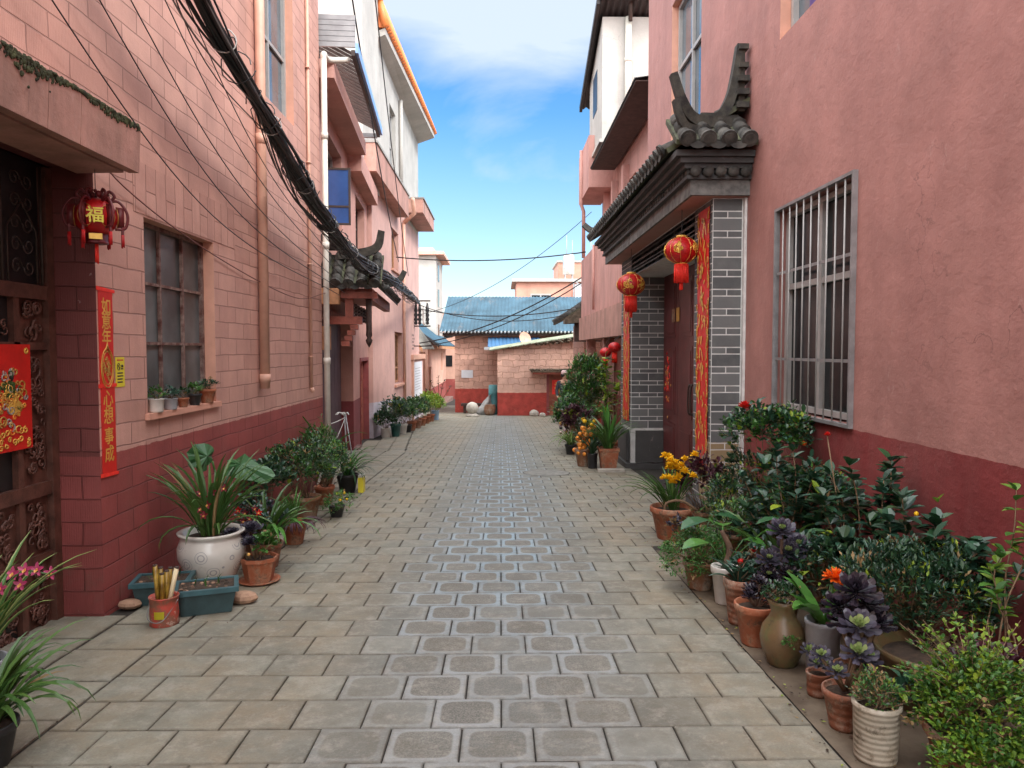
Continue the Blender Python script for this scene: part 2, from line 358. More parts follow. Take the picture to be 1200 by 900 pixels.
def glazed(name):
    t = NT(name)
    f = t.noise(5, 5); base = t.mix(t.ramp(f, .35, .7), (.56, .54, .49), (.68, .66, .61))
    vo = t.n('ShaderNodeTexVoronoi', feature='F1'); vo.inputs['Scale'].default_value = 9.5; t.l(t.coord('Object'), vo.inputs['Vector'])
    ring = t.math('SINE', t.math('MULTIPLY', vo.outputs['Distance'], 34.0))
    msk = t.math('LESS_THAN', vo.outputs['Distance'], .42)
    pat = t.math('MULTIPLY', t.ramp(ring, .35, .75), msk)
    s = t.n('ShaderNodeSeparateXYZ'); t.l(t.coord('Object'), s.inputs[0])
    band = t.math('MULTIPLY', t.math('GREATER_THAN', s.outputs['Z'], .06), t.math('LESS_THAN', s.outputs['Z'], .32))
    col = t.mix(t.math('MULTIPLY', t.math('MULTIPLY', pat, band), .75), base, (.22, .23, .26))
    col = t.mix(t.math('MULTIPLY', t.ramp(t.noise(9, 7, .7), .58, .72), .45), col, (.30, .24, .17))
    return t.done(col, .28, None, coat=.3)
glazed('pot_glazed')

def bucket_mat(name):
    t = NT(name); f = t.noise(14, 6, .7)
    col = t.mix(t.ramp(f, .42, .58), (.46, .06, .04), (.22, .09, .055))
    col = t.mix(t.math('MULTIPLY', t.ramp(t.noise(22, 5, .7), .58, .64), .6), col, (.6, .5, .42))
    return t.done(col, .55, t.bump(f, .3, .004))
bucket_mat('paint_tin')

def leaf(name, a, b, rough=.45, trans=.22, edge=None, coat=.0):
    t = NT(name); g = t.n('ShaderNodeNewGeometry')
    col = t.mix(g.outputs['Random Per Island'], a, b)
    f = t.noise(5, 3); col = t.mix(t.math('MULTIPLY', t.ramp(f, .4, .7), .5), col, sc(a, .75))
    if edge:
        s = t.n('ShaderNodeSeparateXYZ'); t.l(t.coord('UV'), s.inputs[0])
        e = t.ramp(t.math('ABSOLUTE', t.math('SUBTRACT', s.outputs['X'], .5)), .27, .34)
        col = t.mix(e, col, edge)
    t.done(col, rough, None, spec=.45, coat=coat)
    tr = t.n('ShaderNodeBsdfTranslucent'); t.l(col, tr.inputs[0])
    ms = t.n('ShaderNodeMixShader'); ms.inputs[0].default_value = trans
    t.l(t.b.outputs[0], ms.inputs[1]); t.l(tr.outputs[0], ms.inputs[2]); t.l(ms.outputs[0], t.out.inputs[0])
    return t.m
leaf('leaf_dark', (.014, .045, .020), (.035, .092, .034), .32, .14)
leaf('leaf_bluish', (.018, .055, .038), (.042, .11, .065), .28, .12)
leaf('leaf_mid', (.035, .115, .022), (.08, .20, .035), .42)
leaf('leaf_orchid', (.035, .095, .022), (.10, .19, .04), .38)
leaf('leaf_bright', (.10, .22, .02), (.24, .38, .05), .45, .3)
leaf('leaf_lime', (.18, .30, .02), (.34, .42, .04), .5, .3)
leaf('leaf_fern', (.035, .125, .025), (.09, .24, .045), .5)
leaf('leaf_clivia', (.05, .17, .03), (.10, .26, .05), .3)
leaf('leaf_varieg', (.05, .15, .03), (.10, .22, .05), .4, edge=(.32, .38, .13))
leaf('leaf_purple', (.035, .012, .02), (.10, .025, .04), .5)
leaf('leaf_black', (.010, .008, .012), (.032, .024, .036), .22, .05)
leaf('leaf_violetgrey', (.026, .022, .036), (.085, .078, .11), .3, .08)
leaf('leaf_core', (.22, .32, .10), (.36, .42, .18), .4)
leaf('leaf_taro', (.03, .11, .04), (.05, .15, .05), .4)
leaf('leaf_dry', (.30, .20, .09), (.22, .14, .06), .7)
leaf('petal_red', (.55, .012, .012), (.75, .03, .02), .5)
leaf('petal_orange', (.85, .12, .01), (.95, .25, .02), .5)
leaf('petal_yellow', (.85, .50, .01), (.95, .65, .03), .5)
leaf('petal_magenta', (.45, .03, .13), (.62, .12, .25), .5)
leaf('petal_maroon', (.14, .012, .022), (.26, .02, .035), .5)
leaf('petal_cream', (.85, .55, .15), (.8, .35, .1), .5)
leaf('fruit_orange', (.8, .24, .03), (.85, .4, .06), .35, .05)

def glass_mat(name, base, rough=.08, var=.3, spec=.8):
    t = NT(name); f = t.noise(1.7, 4); col = t.mix(t.ramp(f, .35, .7), sc(base, 1-var), sc(base, 1+var))
    return t.done(col, rough, None, spec=spec)
glass_mat('glass_dark', (.014, .017, .019), .16, .5, .22); glass_mat('glass_dusty', (.10, .115, .12), .28, .6, .5); glass_mat('glass_blue', (.03, .09, .28), .15)
glass_mat('glass_cool', (.10, .13, .155), .06); glass_mat('screen_dark', (.012, .012, .014), .35)

def corrugated(name, col, var=.15):
    t = NT(name); f = t.noise(1.2, 7, .6); c = t.mix(t.ramp(f, .35, .7), sc(col, 1-var), sc(col, 1+var))
    c = t.mix(t.math('MULTIPLY', t.ramp(t.noise(1.4, 9, .8, stretch=(1, .4, .4)), .56, .66), .5), c, (.16, .13, .11))
    at = t.n('ShaderNodeSeparateXYZ'); t.l(t.coord('Object'), at.inputs[0])
    return t.done(c, .6, None, spec=.2)
corrugated('tin_blue', (.042, .092, .130), .35); corrugated('tin_blue2', (.05, .13, .25)); corrugated('tin_grey', (.36, .38, .40))

# grey brick and mortar of the gateway
t = NT('grey_brick'); g = t.n('ShaderNodeNewGeometry'); p, _ = xyz(t)
c = t.mix(g.outputs['Random Per Island'], (.070, .074, .077), (.145, .148, .148)); c = t.mix(t.math('MULTIPLY', t.ramp(t.noise(6, 6), .45, .75), .5), c, (.17, .17, .165))
tan = t.math('MULTIPLY', t.math('LESS_THAN', t.math('ADD', p['Z'], t.math('MULTIPLY', t.noise(3, 4), .4)), .75), t.math('LESS_THAN', p['Y'], 7.9))
c = t.mix(t.math('MULTIPLY', tan, .7), c, (.36, .25, .12)); t.done(c, .75, t.bump(t.noise(30, 5), .4, .004))
simple('fascia_grey', (.15, .15, .145), .8, .45, 7, .5, col2=(.24, .235, .22))
simple('mortar_white', (.62, .615, .60), .85, .15, 10, .3)

# ------------------------------------------------------------------ mesh builder
GS = .0384
def gz(y): return -GS*max(-15.0, min(60.0, y))
def V(*a): return Vector(a)
class MB:
    def __init__(s, f=None):
        s.v = []; s.f = []; s.m = []; s.sm = []; s.uv = {}; s.fn = f or (lambda x, y, z: (x, y, z)); s.cm = 0; s.mats = []; s.csm = False
        s.col = {}
    def mat(s, name):
        if name not in s.mats: s.mats.append(name)
        s.cm = s.mats.index(name); return s
    def smooth(s, b=True): s.csm = b; return s
    def p(s, x, y, z): s.v.append(s.fn(x, y, z)); return len(s.v)-1
    def face(s, idx, uv=None, col=None):
        s.f.append(tuple(idx)); s.m.append(s.cm); s.sm.append(s.csm)
        if uv: s.uv[len(s.f)-1] = uv
        if col: s.col[len(s.f)-1] = col
    def quad(s, a, b, c, d, uv=None, col=None):
        s.face([s.p(*a), s.p(*b), s.p(*c), s.p(*d)], uv, col)
    def poly(s, pts): s.face([s.p(*q) for q in pts])
    def box(s, x0, x1, y0, y1, z0, z1):
        i = [s.p(x, y, z) for z in (z0, z1) for y in (y0, y1) for x in (x0, x1)]
        for a in ((0, 2, 3, 1), (4, 5, 7, 6), (0, 1, 5, 4), (2, 6, 7, 3), (0, 4, 6, 2), (1, 3, 7, 5)): s.face([i[k] for k in a])
    def hexa(s, pts):
        i = [s.p(*q) for q in pts]   # bottom 4 ccw, top 4 ccw
        for a in ((3, 2, 1, 0), (4, 5, 6, 7), (0, 1, 5, 4), (1, 2, 6, 5), (2, 3, 7, 6), (3, 0, 4, 7)): s.face([i[k] for k in a])
    def beam(s, a, b, w, h=None, up=(0, 0, 1)):
        a, b = Vector(a), Vector(b); h = h or w; d = (b-a).normalized(); u = Vector(up)
        if abs(d.dot(u)) > .95: u = V(1, 0, 0)
        r = d.cross(u).normalized(); u = r.cross(d)
        pts = []
        for q in (a, b):
            for sx, sz in ((-1, -1), (1, -1), (1, 1), (-1, 1)): pts.append(q + r*sx*w/2 + u*sz*h/2)
        i = [s.p(*q) for q in pts]
        for f in ((0, 1, 2, 3), (7, 6, 5, 4), (0, 4, 5, 1), (1, 5, 6, 2), (2, 6, 7, 3), (3, 7, 4, 0)): s.face([i[k] for k in f])
    def tube(s, pts, r, n=8, caps=True, r2=None):
        pts = [Vector(q) for q in pts]; k = len(pts); rs = r if isinstance(r, (list, tuple)) else [r + ((r2 if r2 is not None else r)-r)*i/(k-1) for i in range(k)]
        prev = None; rings = []
        for i, q in enumerate(pts):
            d = (pts[min(i+1, k-1)] - pts[max(i-1, 0)])
            if d.length < 1e-9: d = V(0, 0, 1)
            d.normalize()
            if prev is None:
                u = V(0, 0, 1) if abs(d.z) < .9 else V(1, 0, 0)
                a = d.cross(u).normalized()
            else:
                a = prev - d*prev.dot(d)
                if a.length < 1e-6: a = d.orthogonal()
                a.normalize()
            prev = a; b = d.cross(a)
            rings.append([s.p(*(q + (a*math.cos(t) + b*math.sin(t))*rs[i])) for t in [2*PI*j/n for j in range(n)]])
        for i in range(k-1):
            for j in range(n): s.face([rings[i][j], rings[i][(j+1) % n], rings[i+1][(j+1) % n], rings[i+1][j]])
        if caps: s.face(rings[0][::-1]); s.face(rings[-1])
    def lathe(s, prof, c=(0, 0, 0), n=28, sq=None, flute=0, nf=8):
        rings = []
        for r, z in prof:
            ring = []
            for j in range(n):
                t = 2*PI*(j+.5)/n; rr = r*(1+flute*math.cos(nf*t))
                ring.append(s.p(c[0]+rr*math.cos(t), c[1]+rr*math.sin(t), c[2]+z))
            rings.append(ring)
        for i in range(len(rings)-1):
            for j in range(n): s.face([rings[i][j], rings[i][(j+1) % n], rings[i+1][(j+1) % n], rings[i+1][j]])
        s.face(rings[0][::-1]); s.face(rings[-1])
    def sphere(s, c, r, n=12, m=8, sz=1.0, sx=1.0, sy=1.0):
        rings = []
        for i in range(1, m):
            a = PI*i/m
            rings.append([s.p(c[0]+r*sx*math.sin(a)*math.cos(2*PI*j/n), c[1]+r*sy*math.sin(a)*math.sin(2*PI*j/n), c[2]+r*sz*math.cos(a)) for j in range(n)])
        t = s.p(c[0], c[1], c[2]+r*sz); b = s.p(c[0], c[1], c[2]-r*sz)
        for j in range(n):
            s.face([t, rings[0][j], rings[0][(j+1) % n]]); s.face([b, rings[-1][(j+1) % n], rings[-1][j]])
            for i in range(len(rings)-1): s.face([rings[i][j], rings[i+1][j], rings[i+1][(j+1) % n], rings[i][(j+1) % n]])
    def prism(s, poly2, y0, y1, plane='xz'):
        def q(a, b, y): return (a, y, b) if plane == 'xz' else ((y, a, b) if plane == 'yz' else (a, b, y))
        A = [s.p(*q(a, b, y0)) for a, b in poly2]; B = [s.p(*q(a, b, y1)) for a, b in poly2]; n = len(A)
        s.face(A[::-1]); s.face(B)
        for i in range(n): s.face([A[i], A[(i+1) % n], B[(i+1) % n], B[i]])
    def build(s, name, parent=None, recalc=True, loc=None):
        o0 = Vector(parent.location) if parent is not None and parent.parent is None else Vector((0, 0, 0))
        if parent is not None and parent.parent is not None: o0 = world_loc(parent)
        if loc is not None: o0 = Vector(loc)
        me = bpy.data.meshes.new(name)
        me.from_pydata([(a[0]-o0.x, a[1]-o0.y, a[2]-o0.z) for a in s.v], [], s.f)
        for m in s.mats: me.materials.append(MATS[m])
        me.polygons.foreach_set('material_index', s.m); me.polygons.foreach_set('use_smooth', s.sm)
        me.update()
        if recalc:
            bm = bmesh.new(); bm.from_mesh(me); bmesh.ops.recalc_face_normals(bm, faces=bm.faces); bm.to_mesh(me); bm.free(); me.update()
        # box-projected UVs in metres
        uvl = me.uv_layers.new(name='uv'); vs = np.empty(len(me.vertices)*3); me.vertices.foreach_get('co', vs); vs = vs.reshape(-1, 3) + np.array(o0)
        nl = len(me.loops); vi = np.empty(nl, int); me.loops.foreach_get('vertex_index', vi)
        nf = len(me.polygons); nr = np.empty(nf*3); me.polygons.foreach_get('normal', nr); nr = np.abs(nr.reshape(-1, 3)); ls = np.empty(nf, int); lt = np.empty(nf, int)
        me.polygons.foreach_get('loop_start', ls); me.polygons.foreach_get('loop_total', lt)
        dom = nr.argmax(1); ld = np.repeat(dom, lt); P3 = vs[vi]
        uv = np.where((ld == 0)[:, None], P3[:, [1, 2]], np.where((ld == 1)[:, None], P3[:, [0, 2]], P3[:, [0, 1]]))
        if s.uv and not recalc:
            for fi, u in s.uv.items():
                for k in range(lt[fi]): uv[ls[fi]+k] = u[k]
        uvl.data.foreach_set('uv', uv.astype(np.float32).ravel())
        if s.col:
            ca = me.color_attributes.new('tone', 'FLOAT_COLOR', 'CORNER'); arr = np.ones((nl, 4), np.float32)
            for fi, c in s.col.items(): arr[ls[fi]:ls[fi]+lt[fi], :3] = c
            ca.data.foreach_set('color', arr.ravel())
        o = bpy.data.objects.new(name, me); COL.objects.link(o)
        if parent is not None: o.parent = parent; o.location = o0 - world_loc(parent)
        else: o.location = o0
        return o
def world_loc(o):
    l = Vector(o.location)
    while o.parent is not None: o = o.parent; l = l + Vector(o.location)
    return l
def tag(o, label=None, cat=None, group=None, kind=None):
    if label: o['label'] = label
    if cat: o['category'] = cat
    if group: o['group'] = group
    if kind: o['kind'] = kind
    return o
def thing(name, label, cat, loc=(0, 0, 0), group=None):
    o = bpy.data.objects.new(name, None); COL.objects.link(o); o.location = loc; o.empty_display_size = .1
    return tag(o, label, cat, group)
def copy_tree(o, loc=None, label=None, parent=None):
    c = o.copy(); COL.objects.link(c)
    if parent is not None: c.parent = parent
    if loc is not None: c.location = loc
    if label: c['label'] = label
    for ch in o.children: copy_tree(ch, parent=c)
    return c
def sag(a, b, s, n=14):
    a, b = Vector(a), Vector(b)
    return [a.lerp(b, i/n) - V(0, 0, s*4*(i/n)*(1-i/n)) for i in range(n+1)]
def spline(pts, n=8):
    P = [Vector(q) for q in pts]; P = [P[0]*2-P[1]] + P + [P[-1]*2-P[-2]]; out = []
    for i in range(1, len(P)-2):
        for k in range(n):
            t = k/n; a, b, c, d = P[i-1:i+3]
            out.append(.5*((2*b) + (-a+c)*t + (2*a-5*b+4*c-d)*t*t + (-a+3*b-3*c+d)*t**3))
    out.append(P[-2]); return out
_tc = {}
def text_tris(body):
    if body not in _tc:
        c = bpy.data.curves.new('glyph', 'FONT'); c.body = body; c.align_x = 'CENTER'; c.align_y = 'CENTER'; c.resolution_u = 3
        o = bpy.data.objects.new('glyph', c); COL.objects.link(o); bpy.context.view_layer.update()
        me = bpy.data.meshes.new_from_object(o.evaluated_get(bpy.context.evaluated_depsgraph_get()))
        vs = [tuple(v.co) for v in me.vertices]; fs = [tuple(p.vertices) for p in me.polygons]
        bpy.data.objects.remove(o); bpy.data.curves.remove(c); bpy.data.meshes.remove(me)
        xs = [v[0] for v in vs]; ys = [v[1] for v in vs]; cx, cy = (min(xs)+max(xs))/2, (min(ys)+max(ys))/2; k = 1/max(max(ys)-min(ys), .01)
        _tc[body] = ([((v[0]-cx)*k, (v[1]-cy)*k) for v in vs], fs)
    return _tc[body]
def add_text(mb, body, fn, size):
    """fn(a, b) maps the glyph plane to world coordinates"""
    vs, fs = text_tris(body)
    for dx, dy in ((0, 0), (.022, .006), (.006, -.02), (-.014, .012)):      # overlaid strokes give brush-like weight
        b0 = len(mb.v)
        for a, b in vs:
            q = Vector(fn((a+dx)*size, (b+dy)*size)); k_ = (dx+dy)*.012
            mb.v.append((q.x+k_, q.y-k_, q.z))
        for f in fs: mb.face([b0+i for i in f])

def wall(mb, u0, u1, w0, w1, holes, t=.3, caps=True, wallmat=None, revmat=None, vs=0.0):
    """mb.fn maps (u along, v outward, w up); holes = (u0,u1,w0,w1,depth[,reveal mat])"""
    us = sorted({u0, u1, *[min(max(h[k], u0), u1) for h in holes for k in (0, 1)]}); ws = sorted({w0, w1, *[min(max(h[k], w0), w1) for h in holes for k in (2, 3)]})
    if wallmat: mb.mat(wallmat)
    for i in range(len(us)-1):
        for j in range(len(ws)-1):
            cu, cw = (us[i]+us[i+1])/2, (ws[j]+ws[j+1])/2
            if any(h[0] < cu < h[1] and h[2] < cw < h[3] for h in holes): continue
            mb.quad((us[i], 0, ws[j]), (us[i+1], 0, ws[j]), (us[i+1], 0, ws[j+1]), (us[i], 0, ws[j+1]))
    for h in holes:
        a, b, c, d, dp = h[:5]; mb.mat(h[5] if len(h) > 5 else (revmat or wallmat))
        c0 = max(c, w0); b0 = min(b, u1)
        if a > u0: mb.quad((a, 0, c0), (a, 0, d), (a, -dp, d), (a, -dp, c0))
        if b < u1: mb.quad((b, 0, c0), (b, -dp, c0), (b, -dp, d), (b, 0, d))
        mb.quad((a, 0, d), (b0, 0, d), (b0, -dp, d), (a, -dp, d))
        if c > w0: mb.quad((a, 0, c), (a, -dp, c), (b0, -dp, c), (b0, 0, c))
    if wallmat: mb.mat(wallmat)
    if caps:
        mb.quad((u0, 0, w0), (u0, -t, w0), (u0, -t, w1), (u0, 0, w1)); mb.quad((u1, 0, w0), (u1, 0, w1), (u1, -t, w1), (u1, -t, w0))
        mb.quad((u0, 0, w1), (u0, -t, w1), (u1, -t, w1), (u1, 0, w1))

def window(parent, fn, u0, u1, w0, w1, v, cols, rows, fr=.04, bar=.025, fmat='alu', gmat='glass_dark', dep=.04, label=None):
    """window > pane: frame and glazing bars, panes behind them"""
    mb = MB(fn).mat(fmat)
    mb.box(u0, u0+fr, v, v+dep, w0, w1); mb.box(u1-fr, u1, v, v+dep, w0, w1)
    mb.box(u0+fr, u1-fr, v, v+dep, w0, w0+fr); mb.box(u0+fr, u1-fr, v, v+dep, w1-fr, w1)
    cs = cols if isinstance(cols, (list, tuple)) else [i/cols for i in range(1, cols)]
    rs = rows if isinstance(rows, (list, tuple)) else [i/rows for i in range(1, rows)]
    for c in cs: x = u0+(u1-u0)*c; mb.box(x-bar/2, x+bar/2, v+.004, v+dep-.006, w0+fr, w1-fr)
    for r in rs: z = w0+(w1-w0)*r; mb.box(u0+fr, u1-fr, v+.007, v+dep-.010, z-bar/2, z+bar/2)
    o = mb.build('window', parent)
    if label: o['label'] = label
    g = MB(fn).mat(gmat); g.box(u0+fr*.5, u1-fr*.5, v-.02, v-.001+.002, w0+fr*.5, w1-fr*.5); g.build('pane', o)
    return o

def tiled_slope(mb, A, B, up, n_rows, r=.05, caps=True, seg=7, jit=.004):
    """cover-tile rows: A->B is the eave line, 'up' the vector from the eave to the top of the slope"""
    A, B, up = Vector(A), Vector(B), Vector(up); L = up.length; d = up.normalized(); e = (B-A).normalized(); nrm = e.cross(d)
    if nrm.z < 0: nrm = -nrm
    mb.mat('roof_moss').smooth(False)
    mb.quad(A, B, B+up, A+up)
    mb.quad(A-nrm*.05, B-nrm*.05, B+up-nrm*.05, A+up-nrm*.05); mb.quad(A, B, B-nrm*.05, A-nrm*.05)
    mb.quad(A, A+up, A+up-nrm*.05, A-nrm*.05); mb.quad(B, B+up, B+up-nrm*.05, B-nrm*.05)
    mb.mat('roof_tile').smooth(True)
    for i in range(n_rows):
        c = A.lerp(B, (i+.5)/n_rows)
        nt = max(2, int(L/.16))
        for k in range(nt):
            a0 = c + d*(L*k/nt - .012) + nrm*(.006+rnd.uniform(-jit, jit)) + e*rnd.uniform(-jit, jit); a1 = c + d*(L*(k+1)/nt+.01) - nrm*.006
            ring = []
            for q, rr in ((a0, r*1.12), (a1, r*.90)):
                ring.append([mb.p(*(q + e*math.cos(t)*rr + nrm*math.sin(t)*rr)) for t in [PI*j/seg for j in range(seg+1)]])
            for j in range(seg): mb.face([ring[0][j], ring[0][j+1], ring[1][j+1], ring[1][j]])
            mb.face(ring[0])
        if caps:   # round end cap and drip tile
            q = c - d*.03 + nrm*r*.35
            mb.smooth(False).tube([q - d*.012, q + d*.02], r*1.14, 16); mb.tube([q - d*.020, q - d*.0125], r*.78, 14); mb.smooth(True)
        if i < n_rows-1 or True:
            q = A.lerp(B, (i+1.0)/n_rows) if i < n_rows-1 else None
            if q is not None:
                w = (B-A).length/n_rows*.5
                pts = [q - d*.03 + e*(w*math.cos(t)) - V(0, 0, 1)*(abs(math.sin(t))*w*.75) for t in [PI*j/6 for j in range(7)]]
                for k in range(6):
                    mb.face([mb.p(*(pts[k])), mb.p(*(pts[k+1])), mb.p(*(pts[k+1]+d*.03+V(0, 0, .006))), mb.p(*(pts[k]+d*.03+V(0, 0, .006)))])
                mb.face([mb.p(*q_) for q_ in pts])
    mb.smooth(False)

def horn(mb, pts, w, th, axis, mat='tile_dark'):
    """upturned ridge: spline of centre points, thickness th along 'axis', height w"""
    mb.mat(mat); P = spline(pts, 6); ax = Vector(axis).normalized(); n = len(P)
    ws = w if isinstance(w, (list, tuple)) else [w, w]
    rings = []
    for i, q in enumerate(P):
        d = (P[min(i+1, n-1)]-P[max(i-1, 0)]).normalized(); u = ax.cross(d).normalized(); ww = ws[0]+(ws[-1]-ws[0])*i/(n-1)
        rings.append([mb.p(*(q + ax*sx*th/2 + u*sz*ww/2)) for sx, sz in ((-1, -1), (1, -1), (1, 1), (-1, 1))])
    for i in range(n-1):
        for j in range(4): mb.face([rings[i][j], rings[i][(j+1) % 4], rings[i+1][(j+1) % 4], rings[i+1][j]])
    mb.face(rings[0][::-1]); mb.face(rings[-1])

def corrug(mb, A, B, up, pitch=.09, amp=.015, th=.006, n_up=3, mat=None):
    if mat: mb.mat(mat)
    A, B, up = Vector(A), Vector(B), Vector(up); e = (B-A); L = e.length; e.normalize(); nrm = e.cross(up.normalized())
    if nrm.z < 0: nrm = -nrm
    n = int(L/pitch*4); mb.smooth(True)
    for side in (0, 1):
        rows = []
        for k in range(n_up+1):
            rows.append([mb.p(*(A + e*(L*i/n) + up*(k/n_up) + nrm*(amp*math.sin(i*PI/2) - side*th))) for i in range(n+1)])
        for k in range(n_up):
            for i in range(n): mb.face([rows[k][i], rows[k][i+1], rows[k+1][i+1], rows[k+1][i]])
    mb.smooth(False)

# ------------------------------------------------------------------ plants
def strap(mb, base, az, L, w, lift=1.2, arch=1.0, seg=8, fold=.25, droop=None, twist=0):
    """arching blade; lift = start elevation (rad), arch = total bend (rad)"""
    p = Vector(base); el = lift; st = L/seg; rows = []
    for i in range(seg+1):
        t = i/seg; ww = w*(math.sin(PI*min(1, (t*.86+.14)))**.7 if t > .5 else (.55+.45*min(1, t*2.4)))
        if i == seg: ww = w*.06
        a = az + twist*t
        d = V(math.cos(a)*math.cos(el), math.sin(a)*math.cos(el), math.sin(el)); s = V(-math.sin(a), math.cos(a), 0); u = s.cross(d)
        if u.z < 0: u = -u
        rows.append((mb.p(*(p - s*ww/2 + u*ww*fold)), mb.p(*p), mb.p(*(p + s*ww/2 + u*ww*fold)), t))
        p = p + d*st; el -= arch/seg*(.4+1.2*t)
    for i in range(seg):
        a, b = rows[i], rows[i+1]
        mb.face([a[0], a[1], b[1], b[0]], [(0, a[3]), (.5, a[3]), (.5, b[3]), (0, b[3])])
        mb.face([a[1], a[2], b[2], b[1]], [(.5, a[3]), (1, a[3]), (1, b[3]), (.5, b[3])])
def oval(mb, p, d, L, w, up=None, fold=.18, curl=.2, tip=.5):
    p = Vector(p); d = Vector(d).normalized(); up = Vector(up or (0, 0, 1)); s = d.cross(up)
    if s.length < .05: s = d.orthogonal()
    s.normalize(); u = s.cross(d)
    if u.z < 0: u = -u
    prof = ((0, .06), (.22, .75), (.5, 1.0), (.78, .72), (1, .04)); rows = []
    for t, k in prof:
        q = p + d*L*t - V(0, 0, 1)*curl*L*t*t
        rows.append((mb.p(*(q - s*w*k/2 + u*w*k*fold)), mb.p(*q), mb.p(*(q + s*w*k/2 + u*w*k*fold))))
    for a, b in zip(rows, rows[1:]):
        mb.face([a[0], a[1], b[1], b[0]]); mb.face([a[1], a[2], b[2], b[1]])
def small_leaf(mb, p, d, L, w, up=None):
    p = Vector(p); d = Vector(d).normalized(); s = d.cross(Vector(up or (0, 0, 1)))
    if s.length < .05: s = d.orthogonal()
    s.normalize(); s = (s + V(0, 0, rnd.uniform(-.4, .4))).normalized()
    m = p + d*L*.5
    mb.face([mb.p(*p), mb.p(*(m + s*w/2)), mb.p(*(p+d*L - V(0, 0, L*.12))), mb.p(*(m - s*w/2))])
def rdir(lo=-.3, hi=1.0):
    z = rnd.uniform(lo, hi); a = rnd.uniform(0, 2*PI); r = math.sqrt(max(0, 1-z*z)); return V(r*math.cos(a), r*math.sin(a), z)
def clump_blob(c, rad, n):
    """uneven points in an ellipsoid, in sub-clumps"""
    cs = []
    for i in range(max(5, int(n*1.45))):
        d = rdir(-.35, 1); k = rnd.uniform(.35, 1.0)**.5
        cs.append(V(c[0]+d.x*rad[0]*k, c[1]+d.y*rad[1]*k, c[2]+d.z*rad[2]*k))
    return cs
